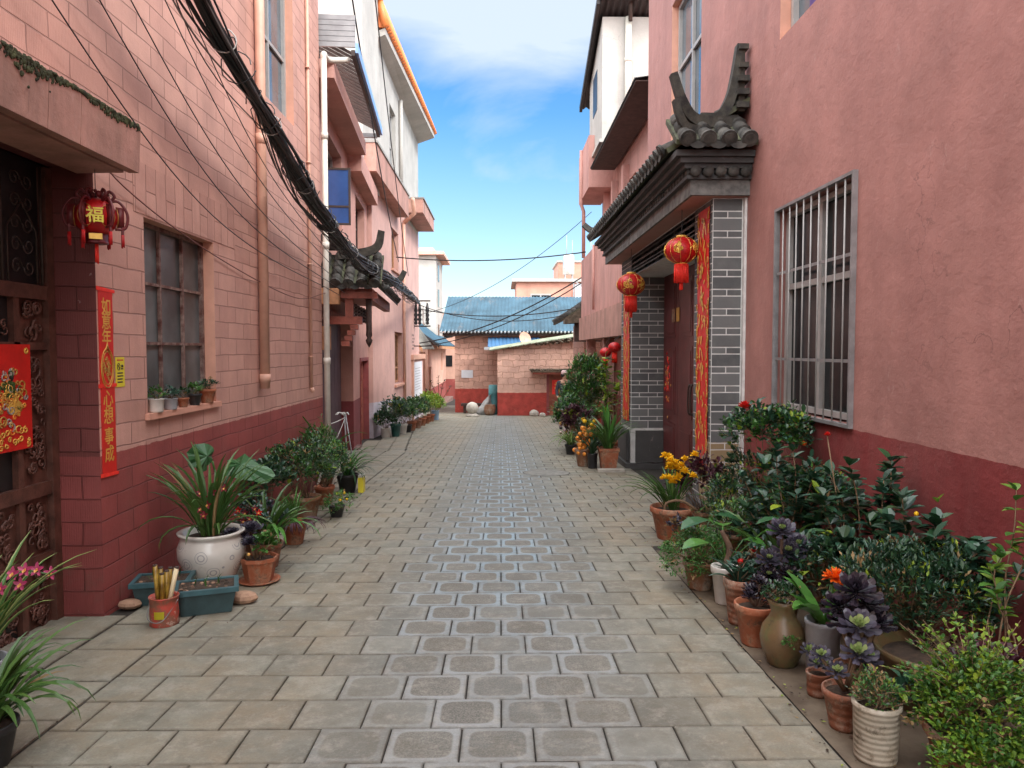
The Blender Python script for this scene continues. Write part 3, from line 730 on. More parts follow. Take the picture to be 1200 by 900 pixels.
class Plant:
    """a potted plant: thing > pot, soil, foliage, stems, flowers"""
    def __init__(s, label, x, y, name='potted_plant', cat='potted plant', group=None, z=None):
        s.z = gz(y) if z is None else z
        s.o = thing(name, label, cat, (x, y, s.z), group); s.c = V(x, y, s.z); s.top = 0
        s.fo = MB(); s.st = MB().mat('twig').smooth(True)
    def at(s, dx=0, dy=0, dz=0): return s.c + V(dx, dy, dz)
    def pot(s, r, h, mat='terracotta', kind='taper', soil=True, label=None):
        mb = MB().mat(mat).smooth(True); w = max(.008, r*.07); c = tuple(s.c)
        if kind == 'taper': prof = [(r*.66, 0), (r*.68, .01), (r*.93, h*.80), (r*1.0, h*.82), (r*1.03, h*.86), (r*1.03, h*.98), (r*1.0, h), (r-w, h), (r-w*1.4, h*.86)]
        elif kind == 'cyl': prof = [(r*.86, 0), (r*.9, .012), (r*.98, h*.9), (r*1.04, h*.93), (r*1.04, h), (r-w, h), (r-w*1.3, h*.86)]
        elif kind == 'round': prof = [(r*.55, 0), (r*.60, .015), (r*.62, h*.06), (r*.82, h*.3), (r*.99, h*.55), (r*1.0, h*.7), (r*.9, h*.86), (r*.84, h*.91), (r*.97, h*.95), (r*1.0, h*.985), (r*.95, h), (r*.82, h*.985), (r*.78, h*.88)]
        elif kind == 'jar': prof = [(r*.6, 0), (r*.66, .01), (r*.93, h*.26), (r*1.0, h*.42), (r*.9, h*.58), (r*.62, h*.72), (r*.52, h*.80), (r*.60, h*.92), (r*.72, h), (r*.6, h), (r*.46, h*.85)]
        elif kind == 'basin': prof = [(r*.6, 0), (r*.64, .01), (r*.9, h*.8), (r*1.0, h*.9), (r*1.03, h), (r*.95, h), (r*.88, h*.85)]
        elif kind in ('square', 'oct'):
            prof = [(r*.72, 0), (r*.72, .015), (r*.94, h*.84), (r*1.04, h*.87), (r*1.04, h), (r*.93, h), (r*.9, h*.88)]; mb.smooth(False)
        n = {'square': 4, 'oct': 8}.get(kind, 30)
        if kind == 'square': prof = [(a*1.25, b) for a, b in prof]
        mb.lathe(prof, c, n)
        o = mb.build('pot', s.o)
        if kind not in ('square', 'oct'):
            pass
        if soil:
            sb = MB().mat('soil'); rr = prof[-1][0]; zz = prof[-1][1]
            sb.lathe([(rr*.99, zz-.012), (rr*.99, zz), (rr*.6, zz+.008), (rr*.1, zz+.012)], c, n if n > 8 else n); sb.build('soil', s.o)
        s.top = h*.9; s.r = r; return o
    def done(s, recalc=False):
        if s.st.f: s.st.build('stems', s.o, recalc=False)
        if s.fo.f: s.fo.build('foliage', s.o, recalc=False)
        return s.o
    # foliage kinds
    def straps(s, n, L, w, mat='leaf_orchid', spread=.9, arch=1.5, r=None, dry=0, lift=(1.0, 1.45), c=None, az=None):
        c = c or s.at(0, 0, s.top); r = s.r*.35 if r is None else r
        for i in range(n):
            a = rnd.uniform(0, 2*PI) if az is None else rnd.uniform(*az); rr = rnd.uniform(0, r); s.fo.mat('leaf_dry' if rnd.random() < dry else mat)
            strap(s.fo, c+V(math.cos(a)*rr, math.sin(a)*rr, 0), a+rnd.uniform(-.3, .3), L*rnd.uniform(.65, 1.12), w*rnd.uniform(.75, 1.15), rnd.uniform(*lift), arch*rnd.uniform(.55, 1.25), 8, twist=rnd.uniform(-.3, .3))
    def bush(s, c, rad, clumps, per, L, w, mat, spread=.06, kind='small', mats=None, stems=True, lo=-.5):
        cs = clump_blob(c, rad, clumps)
        for q in cs:
            s.fo.mat(mats[rnd.randrange(len(mats))] if mats else mat)
            out = (q - Vector(c)); out = V(out.x/rad[0], out.y/rad[1], out.z/rad[2]+.35); out = out.normalized() if out.length > .01 else V(0, 0, 1)
            if stems and rnd.random() < (.5 if clumps < 30 else .12): s.st.tube([s.at(rnd.uniform(-.3, .3)*s.r, rnd.uniform(-.3, .3)*s.r, s.top*.95), s.at(0, 0, s.top).lerp(q, .5)+V(rnd.uniform(-.03, .03), rnd.uniform(-.03, .03), 0), q], .0045, 5, r2=.0018)
            for k in range(per):
                if rnd.random() < .03: s.fo.mat('leaf_dry' if rnd.random() < .6 else 'leaf_lime')
                elif rnd.random() < .3: s.fo.mat(mats[rnd.randrange(len(mats))] if mats else mat)
                d = (rdir(lo, 1) + out*.8).normalized(); p = q + rdir(-1, 1)*spread*rnd.uniform(0, 1)
                l = L*rnd.uniform(.5, 1.25)
                if kind == 'small': small_leaf(s.fo, p, d, l, w*l/L)
                else: oval(s.fo, p, d, l, w*l/L, curl=rnd.uniform(0, .35))
    def branches(s, tips, L, w, mat, nleaf=14, rad=.0055, top=.1, mats=None, droop=.25, base=None):
        """woody stems ending in whorls of broad leaves"""
        for tp in tips:
            tp = Vector(tp); b = base or s.at(rnd.uniform(-.4, .4)*s.r, rnd.uniform(-.4, .4)*s.r, s.top*.9)
            m1 = b.lerp(tp, .4)+V(rnd.uniform(-.04, .04), rnd.uniform(-.04, .04), .03); m2 = b.lerp(tp, .75)+V(rnd.uniform(-.03, .03), rnd.uniform(-.03, .03), .02)
            path = spline([b, m1, m2, tp], 4); s.st.tube(path, rad, 6, r2=rad*.45)
            for i in range(int(nleaf*1.6)):
                t = 1-rnd.random()**1.3*.5; k = min(len(path)-1, int(t*(len(path)-1)+.5)); q = path[k]; a = i*2.4+rnd.uniform(-.3, .3); el = rnd.uniform(-.1, .75)+.3*(t > .93)
                s.fo.mat(mats[rnd.randrange(len(mats))] if mats else mat)
                l = L*rnd.uniform(.65, 1.1)
                oval(s.fo, q, V(math.cos(a)*math.cos(el), math.sin(a)*math.cos(el), math.sin(el)), l, w*l/L, curl=rnd.uniform(0, droop))
    def rosette(s, c, r, mat='leaf_black', core='leaf_core', n=44, tilt=(0, -.25), corek=.33):
        c = Vector(c); ax = V(tilt[0], tilt[1], 1).normalized(); X = ax.orthogonal().normalized(); Y = ax.cross(X)
        for i in range(n):
            t = i/(n-1); a = i*2.39996; el = R(8+72*t**1.2); l = r*(1-.72*t); s.fo.mat(core if t > 1-corek else mat)
            d = (X*math.cos(a)+Y*math.sin(a))*math.cos(el)+ax*math.sin(el); sd_ = ax.cross(d).normalized(); u = d.cross(sd_)
            q = c+ax*r*.10*t*2; rows = []
            for tt, k in ((.05, .22), (.45, .55), (.78, 1.0), (.94, .8), (1.0, .1)):
                p = q+d*l*tt+ax*l*.12*tt*tt; ww = r*.38*k*(1-.45*t)
                rows.append((s.fo.p(*(p-sd_*ww/2-u*ww*.15)), s.fo.p(*p), s.fo.p(*(p+sd_*ww/2-u*ww*.15))))
            for A, B in zip(rows, rows[1:]): s.fo.face([A[0], A[1], B[1], B[0]]); s.fo.face([A[1], A[2], B[2], B[1]])
    def flower(s, c, r, mat, kind='round', name='flower', face=(0, -1, .3), center='petal_cream'):
        mb = MB().mat(mat); c = Vector(c)
        if kind == 'round':      # full double bloom
            for i in range(26):
                t = i/25; a = i*2.4; el = R(10+75*t); d = V(math.cos(a)*math.cos(el), math.sin(a)*math.cos(el), math.sin(el)) if face is None else rdir(-.3, 1)
                oval(mb, c, d, r*rnd.uniform(.75, 1.05), r*.75, curl=-.1, fold=.3)
        elif kind == 'orchid':
            f = Vector(face).normalized(); X = f.cross(V(0, 0, 1)).normalized(); U = X.cross(f)
            for k in range(5):
                a = PI/2+k*2*PI/5; d = (X*math.cos(a)+U*math.sin(a)+f*.25).normalized(); oval(mb, c, d, r, r*.52, up=f, curl=0)
            mb.mat(center); oval(mb, c+f*r*.05, (f-U*.7).normalized(), r*.6, r*.5, up=U); mb.sphere(c+f*r*.18, r*.14, 6, 4)
        elif kind == 'ball':
            mb.smooth(True).sphere(c, r, 9, 6)
        elif kind == 'trumpets':
            for i in range(11):
                d = rdir(-.1, 1); d = (d+V(0, -.2, .1)).normalized(); X = d.orthogonal().normalized(); Y = d.cross(X)
                for k in range(6):
                    a = k*PI/3; oval(mb, c+d*r*.35, (d*1.0+(X*math.cos(a)+Y*math.sin(a))*.65).normalized(), r*.75, r*.34, curl=0)
                mb.tube([c, c+d*r*.4], r*.08, 5)
        return mb.build(name, s.o, recalc=False)

# ================================================================== SETTING
mb = MB().mat('earth')
ys = [-60, -15, 0, 20, 40, 60, 120, 400]
for a, b in zip(ys, ys[1:]):
    mb.quad((-200, a, gz(a)-.05), (200, a, gz(a)-.05), (200, b, gz(b)-.05), (-200, b, gz(b)-.05))
tag(mb.build('ground', recalc=False), kind='structure')
mb = MB().mat('joint')
for a, b in ((-12, 20), (20, 60)):
    mb.quad((-6.5 if a > 0 else -2.5, a, gz(a)-.012), (1.6, a, gz(a)-.012), (1.6, b, gz(b)-.012), (-6.5 if a > 0 else -2.5, b, gz(b)-.012))
mb.quad((1.34, 6.3, gz(6.3)-.003), (2.5, 6.3, gz(6.3)-.003), (2.5, 9.59, gz(9.59)-.003), (1.34, 9.59, gz(9.59)-.003))
mb.quad((1.6, 9.3, gz(9.3)-.012), (3.6, 9.3, gz(9.3)-.012), (3.6, 29.3, gz(29.3)-.012), (1.6, 29.3, gz(29.3)-.012))
mb.quad((-8, -3, gz(-3)-.014), (-1.9, -3, gz(-3)-.014), (-1.9, 20, gz(20)-.014), (-8, 20, gz(20)-.014))
tag(mb.build('paving_bed', recalc=False), kind='structure')

def tile_quad(mb, x0, x1, y0, y1, col, j=.0038, th=.014, tilt=.0016):
    x0 += j*rnd.uniform(.5, 1.1); x1 -= j*rnd.uniform(.5, 1.1); y0 += j*rnd.uniform(.5, 1.1); y1 -= j*rnd.uniform(.5, 1.1)
    if x1-x0 < .02: return
    q = rnd.uniform(-.001, .001)
    z = [gz(y)+rnd.uniform(-tilt, tilt)+q for y in (y0, y0, y1, y1)]; b = .004
    T = [mb.p(x0+b, y0+b, z[0]), mb.p(x1-b, y0+b, z[1]), mb.p(x1-b, y1-b, z[2]), mb.p(x0+b, y1-b, z[3])]
    S = [mb.p(x0, y0, z[0]-b), mb.p(x1, y0, z[1]-b), mb.p(x1, y1, z[2]-b), mb.p(x0, y1, z[3]-b)]
    B = [mb.p(x0, y0, z[0]-th), mb.p(x1, y0, z[1]-th), mb.p(x1, y1, z[2]-th), mb.p(x0, y1, z[3]-th)]
    ct = [(0, 0), (1, 0), (1, 1), (0, 1)]
    mb.face(T, ct, col)
    for k in range(4):
        k2 = (k+1) % 4; mb.face([S[k], S[k2], T[k2], T[k]], [ct[k], ct[k2], ct[k2], ct[k]], col); mb.face([B[k], B[k2], S[k2], S[k]], [ct[k], ct[k2], ct[k2], ct[k]], col)
TW, TD = .302, .2815
mb = MB().mat('paving'); row = 0; y = 3.08-TD*30
while y < 40:
    ph = 0 if row % 2 == 0 else TW*.45
    xr = 1.345 if y < 6.3 else 2.15
    xl = -1.93 if y < 14.5 else (-1.93-(y-14.5)*.09 if y < 30 else -3.6)
    k0 = int(math.floor((xl-ph)/TW))
    for k in range(k0, 14):
        a = max(k*TW+ph, xl); b = min((k+1)*TW+ph, xr)
        if b-a < .02: continue
        xc = (a+b)/2
        fr = max(0, 1-abs((xc+.02)/.78)**2.4) * (1.0 if y < 13 else max(.15, 1-(y-13)/10)); fr = max(0, min(1, fr*rnd.uniform(.45, 1.3)))
        if abs(xc) > .95: fr = 0
        bl = max(0, min(1, (y-3.3)/2.2))*max(0, 1-abs(xc)/1.1)
        tile_quad(mb, a, b, y, y+TD, (rnd.random(), fr, bl))
    y += TD; row += 1
tag(mb.build('paving', recalc=False), kind='structure')
# pale slabs along the left wall
mb = MB().mat('paving'); y = -3.2
while y < 15:
    d = .42
    for a, b in ((-2.36, -1.94), (-2.8, -2.37), (-3.25, -2.81), (-3.65, -3.26)):
        o = 0 if a == -2.36 else .17
        if a < -2.4 and y < 10.3 and (y+o > 4.55 or a < -2.85): continue
        tile_quad(mb, a, b, y+o, y+o+d, (rnd.uniform(.5, 1.1), .0, 0) if a != -2.36 else (rnd.uniform(.9, 1.35), 0, 0), .006, tilt=.004)
    y += d+.005
y = 15.0
while y < 28:
    for k in range(4):
        a = -1.95-(y-14.5)*.09-(k+1)*.34
        if a < -3.25: continue
        tile_quad(mb, a, a+.335, y, y+.33, (rnd.uniform(.5, 1), 0, 0), .006, tilt=.003)
    y += .335
tag(mb.build('pavement', recalc=False), kind='structure')
# concrete strip on the right with a low earth bed behind it
mb = MB().mat('gutter'); n = 90
for i in range(n):
    a = -3+i*.14; b = a+.14
    for x0, x1, h0, h1 in ((2.155, 2.5, .0, .015),) if a > 6.25 else ((1.35, 1.62, -.004, .0), (1.62, 2.5, .0, .015)):
        mb.quad((x0, a, gz(a)+h0), (x1, a, gz(a)+h1), (x1, b, gz(b)+h1), (x0, b, gz(b)+h0))
tag(mb.build('gutter_strip', recalc=False), kind='structure')
# round manhole lid flush with the tiles
mc = V(.72, 11.5, gz(11.5)+.004)
mt = thing('manhole_cover', 'round worn manhole cover set into the street tiles before the brick gateway', 'manhole cover', tuple(mc))
mb = MB().mat('lid_grey')
ringp = lambda r: [(mc.x+r*math.cos(2*PI*k/36), mc.y+r*math.sin(2*PI*k/36), gz(mc.y+r*math.sin(2*PI*k/36))+.0035) for k in range(36)]
mb.poly(ringp(.36)); mb.build('lid', mt)
mb = MB().mat('joint'); A, B = ringp(.36), ringp(.372)
for k in range(36): mb.quad(A[k], A[(k+1) % 36], B[(k+1) % 36], B[k])
mb.build('rim', mt)

# ================================================================== NEAR LEFT HOUSE (painted blocks)
FL = lambda u, v, w: (-2.5+v, u, w)
hl = thing('block_house', 'near left pink house of painted concrete blocks with a mossy door canopy', 'house', (-2.5, 4.6, gz(4.6)))
mb = MB(FL)
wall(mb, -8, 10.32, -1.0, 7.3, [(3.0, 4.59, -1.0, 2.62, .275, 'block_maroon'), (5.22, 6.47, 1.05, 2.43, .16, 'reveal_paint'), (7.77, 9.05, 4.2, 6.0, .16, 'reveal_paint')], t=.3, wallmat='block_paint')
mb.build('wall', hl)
mb = MB(FL).mat('wood_old'); mb.box(-8, 10.3, -6, -.36, -1.0, 7.28); mb.build('rear_block', hl)
mb = MB(FL).mat('block_lintel'); mb.box(5.08, 6.98, -.05, .004, 2.445, 2.80); mb.build('lintel', hl)
# canopy
mb = MB(FL).mat('concrete_pink')
mb.hexa([(.8, .003, 2.60), (4.42, .003, 2.60), (4.42, .30, 2.60), (.8, .30, 2.60), (.8, .003, 2.80), (4.42, .003, 2.80), (4.42, .30, 2.80), (.8, .30, 2.80)])
# front board, cast in three lengths with open joints
for a, b in ((.8, 2.55), (2.556, 3.55), (3.556, 3.82), (3.826, 4.43)):
    mb.hexa([(a, .30, 2.545), (b, .30, 2.545), (b, .36, 2.545), (a, .36, 2.545), (a, .30, 2.815), (b, .30, 2.815), (b, .375, 2.815), (a, .375, 2.815)])
mb.hexa([(.8, .01, 2.535), (4.40, .01, 2.535), (4.40, .285, 2.54), (.8, .285, 2.54), (.8, .01, 2.597), (4.40, .01, 2.597), (4.40, .285, 2.597), (.8, .285, 2.597)])
cn = mb.build('canopy', hl)
mb = MB(FL).mat('moss')
for i in range(1500):
    u = rnd.uniform(1.6, 4.42); v = .376-abs(rnd.gauss(0, .04)); 
    if v < .02: continue
    r = rnd.uniform(.004, .015); mb.sphere((u, v, 2.812-rnd.uniform(0, .008)), r, 5, 4, sz=rnd.uniform(.5, 1.0))
for i in range(1100):
    u = rnd.uniform(1.6, 4.42); r = rnd.uniform(.003, .011); mb.sphere((u, .374, 2.812-abs(rnd.gauss(0, .020))*(1+.9*math.sin(u*7)*math.sin(u*3))), r, 5, 4, sz=1.4)
mb.build('moss', cn)
# carved iron and wood door, seen at the left edge
dr = MB(FL).mat('screen_dark'); dr.box(2.0, 4.60, -.335, -.300, -.5, 2.62); od = dr.build('door', hl)
mb = MB(FL).mat('door_carved')
for a, b, c, d, e in ((4.52, 4.588, -.4, 2.6, .05), (2.6, 4.52, 1.80, 1.885, .045), (2.6, 4.52, .62, .70, .04), (2.6, 4.52, 1.50, 1.545, .035), (2.6, 4.52, .23, .27, .035), (2.6, 4.52, -.35, -.22, .04), (4.22, 4.27, -.3, 1.8, .035)):
    mb.box(a, b, -.300, -.300+e, c, d)
mb.box(2.6, 4.22, -.300, -.290, .27, .62); mb.box(4.27, 4.52, -.300, -.292, -.3, 1.8)
mb.build('door_frame', od)
mb = MB(FL).mat('door_carved').smooth(True)
def scroll(mb, u, w, r, v=-.315, turns=1.4, a0=0, th=.006):
    pts = []
    for i in range(15):
        t = i/14; a = a0+turns*2*PI*t; rr = r*(1-.72*t); pts.append((u+rr*math.cos(a), v, w+rr*math.sin(a)))
    mb.tube(pts, th, 5)
for (a, b, c, d) in ((3.6, 4.2, .28, .61), (4.29, 4.50, .28, .61), (3.6, 4.2, -.2, .22), (4.29, 4.50, -.2, .22), (3.6, 4.2, 1.56, 1.79), (4.29, 4.5, 1.56, 1.79), (4.29, 4.50, .72, 1.49)):
    mb = MB(FL).mat('door_carved').smooth(True)
    for _ in range(int((b-a)*(d-c)*260)):
        scroll(mb, rnd.uniform(a+.03, b-.03), rnd.uniform(c+.03, d-.03), rnd.uniform(.02, .05), -.277+rnd.uniform(-.008, .006), rnd.uniform(.8, 1.6), rnd.uniform(0, 6), rnd.uniform(.005, .009))
    mb.build('carved_panel', od)

mb = MB(FL).mat('dark_iron').smooth(True)
for cu in (3.62, 3.95, 4.32):
    for k in range(5):
        w = 1.98+k*.125
        for q in (-1, 1):
            scroll(mb, cu+q*.055, w, .05, -.268, 1.2, PI/2*(1+q), .005)
    mb.tube([(cu-.13, -.268, 1.89), (cu-.13, -.268, 2.2), (cu, -.268, 2.36), (cu+.13, -.268, 2.2), (cu+.13, -.268, 1.89)], .006, 5)
for cu in (3.46, 3.78, 4.14, 4.5): mb.tube([(cu, -.268, 1.88), (cu, -.268, 2.6)], .009, 6)
mb.build('grille', od)
# steel window of nine dusty panes
mbw = window(hl, FL, 5.222, 6.468, 1.052, 2.428, -.125, [.36, .68], [.36, .68], .03, .022, 'rust_red', 'glass_dusty', .035, 'old rusty red steel window of nine dusty panes')
window(hl, FL, 7.772, 9.048, 4.202, 5.998, -.13, [.5], [.42], .05, .04, 'alu', 'glass_cool', .04)
mb = MB(FL).mat('reveal_paint'); mb.box(5.18, 6.52, -.15, .03, 1.005, 1.049); mb.build('sill', hl)
# pipes and clips
mb = MB(FL).mat('orange_paint').smooth(True)
mb.tube([(7.64, .055, 1.10), (7.64, .055, 7.2)], .05, 14); mb.tube([(7.64, .055, 1.16), (7.64, .055, 1.25)], .057, 14); mb.tube([(7.64, .055, 3.6), (7.64, .055, 3.7)], .057, 14)
mb.build('downpipe', hl)
mb = MB(FL).mat('orange_paint').smooth(True); mb.tube([(9.62, .025, 1.0), (9.62, .025, 6.4)], .022, 8); mb.tube([(9.62, .025, 1.0), (9.62, .05, .95)], .028, 8)
for z in (1.4, 2.6, 3.9, 5.1): mb.box(9.58, 9.66, .0, .05, z, z+.02)
mb.build('conduit', hl)

# couplet, lantern, yellow notice, poster on the door
cp = thing('door_couplet', 'long red paper couplet with gold characters pasted on the near left house corner', 'couplet', (-2.497, 4.69, .70))
mb = MB(FL).mat('red_paper'); mb.box(4.612, 4.776, .001, .004, .70, 1.275); mb.box(4.607, 4.772, .001, .004, 1.28, 1.87); mb.build('paper', cp)
mb = MB(FL).mat('red_tassel')
for z, t in ((1.872, .02), (1.272, -.012), (.70, .02)): mb.hexa([(4.585, .004, z-.008+t*.3), (4.80, .004, z-.008), (4.80, .006, z-.008), (4.585, .006, z-.008+t*.3), (4.585, .004, z+.018+t*.3), (4.80, .004, z+.012), (4.80, .006, z+.012), (4.585, .006, z+.018+t*.3)])
mb.build('tape', cp)
mb = MB(FL).mat('gold'); mp_ = lambda u0, w0: (lambda a, b: (-2.4955, u0+a, w0+b))
for ch, z in (('如', 1.775), ('意', 1.685), ('年', 1.58), ('心', 1.19), ('想', 1.085), ('事', .955), ('成', .84)):
    add_text(mb, ch, mp_(4.693, z), .105)
mb.build('characters', cp)
mb = MB(FL).mat('gold_dull').smooth(True)
def ringt(mb, u, w, r, ru, th=.004, v=.006, n=26):
    mb.tube([(u+ru*math.cos(2*PI*i/n), v, w+r*math.sin(2*PI*i/n)) for i in range(n+1)], th, 5, caps=False)
ringt(mb, 4.692, 1.385, .125, .072); ringt(mb, 4.692, 1.385, .105, .058, .003)
for i in range(26):
    a = rnd.uniform(0, 6.28); q = rnd.uniform(.15, .85); scroll(mb, 4.692+.052*q*math.cos(a), 1.385+.095*q*math.sin(a), rnd.uniform(.007, .016), .006, 1.2, a, .0022)
mb.tube([(4.67, .006, 1.49), (4.692, .006, 1.535), (4.714, .006, 1.49)], .006, 5)
ring_o = mb.build('gold_medallion', cp)

ys_ = thing('notice', 'small yellow printed notice beside the red couplet', 'notice', (-2.497, 4.84, 1.26))
mb = MB(FL).mat('yellow_plastic'); mb.box(4.795, 4.905, .001, .004, 1.258, 1.452); mb.build('board', ys_)
mb = MB(FL).mat('ink_red'); 
for i in range(5): mb.box(4.812+i*.016, 4.824+i*.016, .0041, .0048, 1.428, 1.438)
mb.build('heading', ys_)
mb = MB(FL).mat('ink').smooth(True); ringt(mb, 4.83, 1.39, .022, .016, .0028, .0048); mb.tube([(4.82, .0048, 1.404), (4.84, .0048, 1.376)], .0024, 5)
mb.box(4.858, 4.886, .0041, .005, 1.372, 1.380); mb.sphere((4.872, .004, 1.394), .010, 8, 5)
for z in (1.345, 1.325, 1.305, 1.285): mb.box(4.812, 4.888-rnd.uniform(0, .02), .0041, .005, z, z+.008)
mb.build('print', ys_)

FLP = lambda u, v, w: FL(u+.08, v, .93+(w-.83)*.94)
ps = thing('door_poster', 'red new year poster with gold and green painted figures on the carved left door', 'poster', (-2.79, 4.2, .83))
mb = MB(FLP).mat('red_paper'); mb.box(3.74, 4.25, -.252, -.248, .83, 1.47); mb.build('paper', ps)
mb = MB(FLP).smooth(True)
for i in range(60):
    mb.mat(('gold', 'gold_dull', 'leaf_orchid', 'curtain', 'fruit_orange')[rnd.choice((0, 0, 1, 1, 2, 3, 4))]); u = 4.07+rnd.gauss(0, .055); w = 1.17+rnd.gauss(0, .10)
    if not (3.8 < u < 4.2 and .9 < w < 1.4): continue
    scroll(mb, u, w, rnd.uniform(.012, .035), -.246, rnd.uniform(.6, 1.3), rnd.uniform(0, 6), .005)
mb.mat('leaf_orchid').sphere((4.06, -.248, 1.20), .05, 10, 6, sz=1.1, sy=.1); mb.mat('gold').sphere((4.10, -.248, 1.09), .07, 10, 6, sz=.7, sy=.08); mb.mat('curtain').sphere((4.08, -.248, 1.30), .028, 10, 6, sy=.2)
mb.mat('ink').sphere((4.08, -.248, 1.275), .02, 8, 5, sz=1.4, sy=.25)
mb.mat('gold')
for i in range(26): u = rnd.uniform(3.78, 4.22); w = rnd.uniform(.85, .95); scroll(mb, u, w, rnd.uniform(.01, .025), -.246, 1.1, rnd.uniform(0, 6), .004)
ringt(mb, 4.21, 1.43, .014, .012, .006, -.246); mb.build('painting', ps)

def fringe(mb, c, r, L, n=26, mat='red_tassel', th=.0035):
    mb.mat(mat).smooth(True)
    for i in range(n):
        a = 2*PI*i/n; rr = r*rnd.uniform(.75, 1.0); mb.tube([(c[0]+rr*math.cos(a), c[1]+rr*math.sin(a), c[2]), (c[0]+rr*1.04*math.cos(a), c[1]+rr*1.04*math.sin(a), c[2]-L*rnd.uniform(.88, 1.05))], th, 4)
# ornate palace lantern under the canopy
lc = V(-2.33, 4.30, 2.26)
FLN = lambda x, y, z: (lc.x+(x-lc.x)*.96, lc.y+(y-lc.y)*.96, lc.z+(z-lc.z)*(1.0 if z < lc.z+.2 else 1))
ln = thing('palace_lantern', 'ornate dark red palace lantern with scroll arms hanging by the near left door', 'lantern', tuple(lc))
mb = MB(FLN).mat('red_cloth').smooth(True)
mb.lathe([(.03, .11), (.065, .095), (.108, .05), (.118, .0), (.105, -.05), (.062, -.092)], tuple(lc), 6); mb.build('lamp_body', ln)
mb = MB(FLN).mat('dark_red_paper').smooth(True)
mb.lathe([(.06, -.088), (.062, -.135), (.066, -.142), (.066, -.15)], tuple(lc), 6)
for k in range(6):
    a = PI/6+k*PI/3; X = V(math.cos(a), math.sin(a), 0)
    mb.tube(spline([lc+X*.05+V(0, 0, .085), lc+X*.12+V(0, 0, .10), lc+X*.168+V(0, 0, .03), lc+X*.155+V(0, 0, -.05), lc+X*.10+V(0, 0, -.06)], 5), .0085, 5)
    S_ = V(-X.y, X.x, 0)
    mb.hexa([lc+X*.112+S_*-.003+V(0, 0, -.05), lc+X*.150+S_*-.003+V(0, 0, -.045), lc+X*.150+S_*.003+V(0, 0, -.045), lc+X*.112+S_*.003+V(0, 0, -.05), lc+X*.105+S_*-.003+V(0, 0, .07), lc+X*.150+S_*-.003+V(0, 0, .065), lc+X*.150+S_*.003+V(0, 0, .065), lc+X*.105+S_*.003+V(0, 0, .07)])
    mb.tube(spline([lc+X*.06+V(0, 0, .09), lc+X*.10+V(0, 0, .125), lc+X*.075+V(0, 0, .155), lc+X*.055+V(0, 0, .13)], 5), .009, 5)
    for j in range(3): mb.sphere(lc+X*rnd.uniform(.02, .08)+V(rnd.uniform(-.02, .02), rnd.uniform(-.02, .02), rnd.uniform(.10, .15)), rnd.uniform(.010, .02), 6, 4)
mb.build('scroll_arms', ln)
mb = MB(FLN).mat('gold_dull').smooth(True)
for k in range(6):
    a = k*PI/3+PI/6; X = V(math.cos(a), math.sin(a), 0); S = V(-X.y, X.x, 0)
    mb.tube([lc+X*.112+S*(.045*math.cos(t))+V(0, 0, .060*math.sin(t))+X*.004*math.cos(t*2) for t in [2*PI*j/16 for j in range(17)]], .0022, 4, caps=False)
mb.build('gold_trim', ln)
fa = -PI*.36; X = V(math.cos(fa), math.sin(fa), 0); S = V(-X.y, X.x, 0)
mb = MB(FLN).mat('yellow_plastic'); add_text(mb, '福', lambda a, b: tuple(lc+X*.121+S*a+V(0, 0, b-.0)), .085)
mb.build('characters', ln)
mb = MB(FLN).mat('gold'); mb.hexa([lc+X*.066+S*-.035+V(0, 0, -.13), lc+X*.066+S*.035+V(0, 0, -.13), lc+X*.070+S*.035+V(0, 0, -.13), lc+X*.070+S*-.035+V(0, 0, -.13), lc+X*.066+S*-.035+V(0, 0, -.098), lc+X*.066+S*.035+V(0, 0, -.098), lc+X*.070+S*.035+V(0, 0, -.098), lc+X*.070+S*-.035+V(0, 0, -.098)]); mb.build('name_strip', ln)
for k in range(6):
    a = PI/6+k*PI/3; X = V(math.cos(a), math.sin(a), 0); q = lc+X*.14+V(0, 0, -.06)
    mb = MB(FLN); mb.mat('dark_red_paper').tube([q+V(0, 0, .015), q-V(0, 0, .03)], .008, 6); fringe(mb, q-V(0, 0, .03), .008, .075, 9, 'red_cloth', .003); mb.build('tassel', ln)
mb = MB(FLN); fringe(mb, lc-V(0, 0, .15), .008, .11, 10, th=.0035); mb.build('tassel', ln)
mb = MB(FLN).mat('cable_black'); mb.tube([lc+V(0, 0, .10), (lc.x, lc.y, 2.54)], .0022, 5); mb.build('hanging_wire', ln)

# ================================================================== SECOND LEFT HOUSE
D2 = V(-.0754, .9972, 0); N2 = V(.9972, .0754, 0); O2 = V(-2.7, 10.3, 0)
def F2(u, v, w): q = O2+D2*u+N2*v; return (q.x, q.y, w)
h2 = thing('beamed_house', 'second house on the left in pink render with deep concrete ledges and a blue sash', 'house', (-3.0, 14.0, gz(14)))
mb = MB(F2)
wall(mb, .0, 8.1, -1.2, 5.42, [(.9, 5.08, -1.2, 2.05, .26, 'render_left2'), (6.25, 8.02, -1.2, 1.32, .16, 'red_frame'), (1.68, 3.62, 3.5, 5.08, .22), (5.75, 7.5, 3.6, 4.85, .22)], wallmat='render_left2')
mb.build('wall', h2)
mb = MB(F2).mat('render_left2'); mb.box(.02, 8.08, -5, -.31, -1.2, 5.40); mb.build('rear_block', h2)
mb = MB(F2).mat('render_left2'); mb.box(.32, 4.5, .003, .36, 5.36, 5.62); mb.build('ledge', h2)
mb = MB(F2).mat('render_left2'); mb.box(4.52, 8.05, .003, .27, 5.06, 5.42); mb.build('ledge', h2)
o = window(h2, F2, 1.70, 3.6, 3.52, 5.06, -.20, 3, [.35], .05, .04, 'alu', 'glass_dark', .04)
mb = MB(F2).mat('dark_iron')
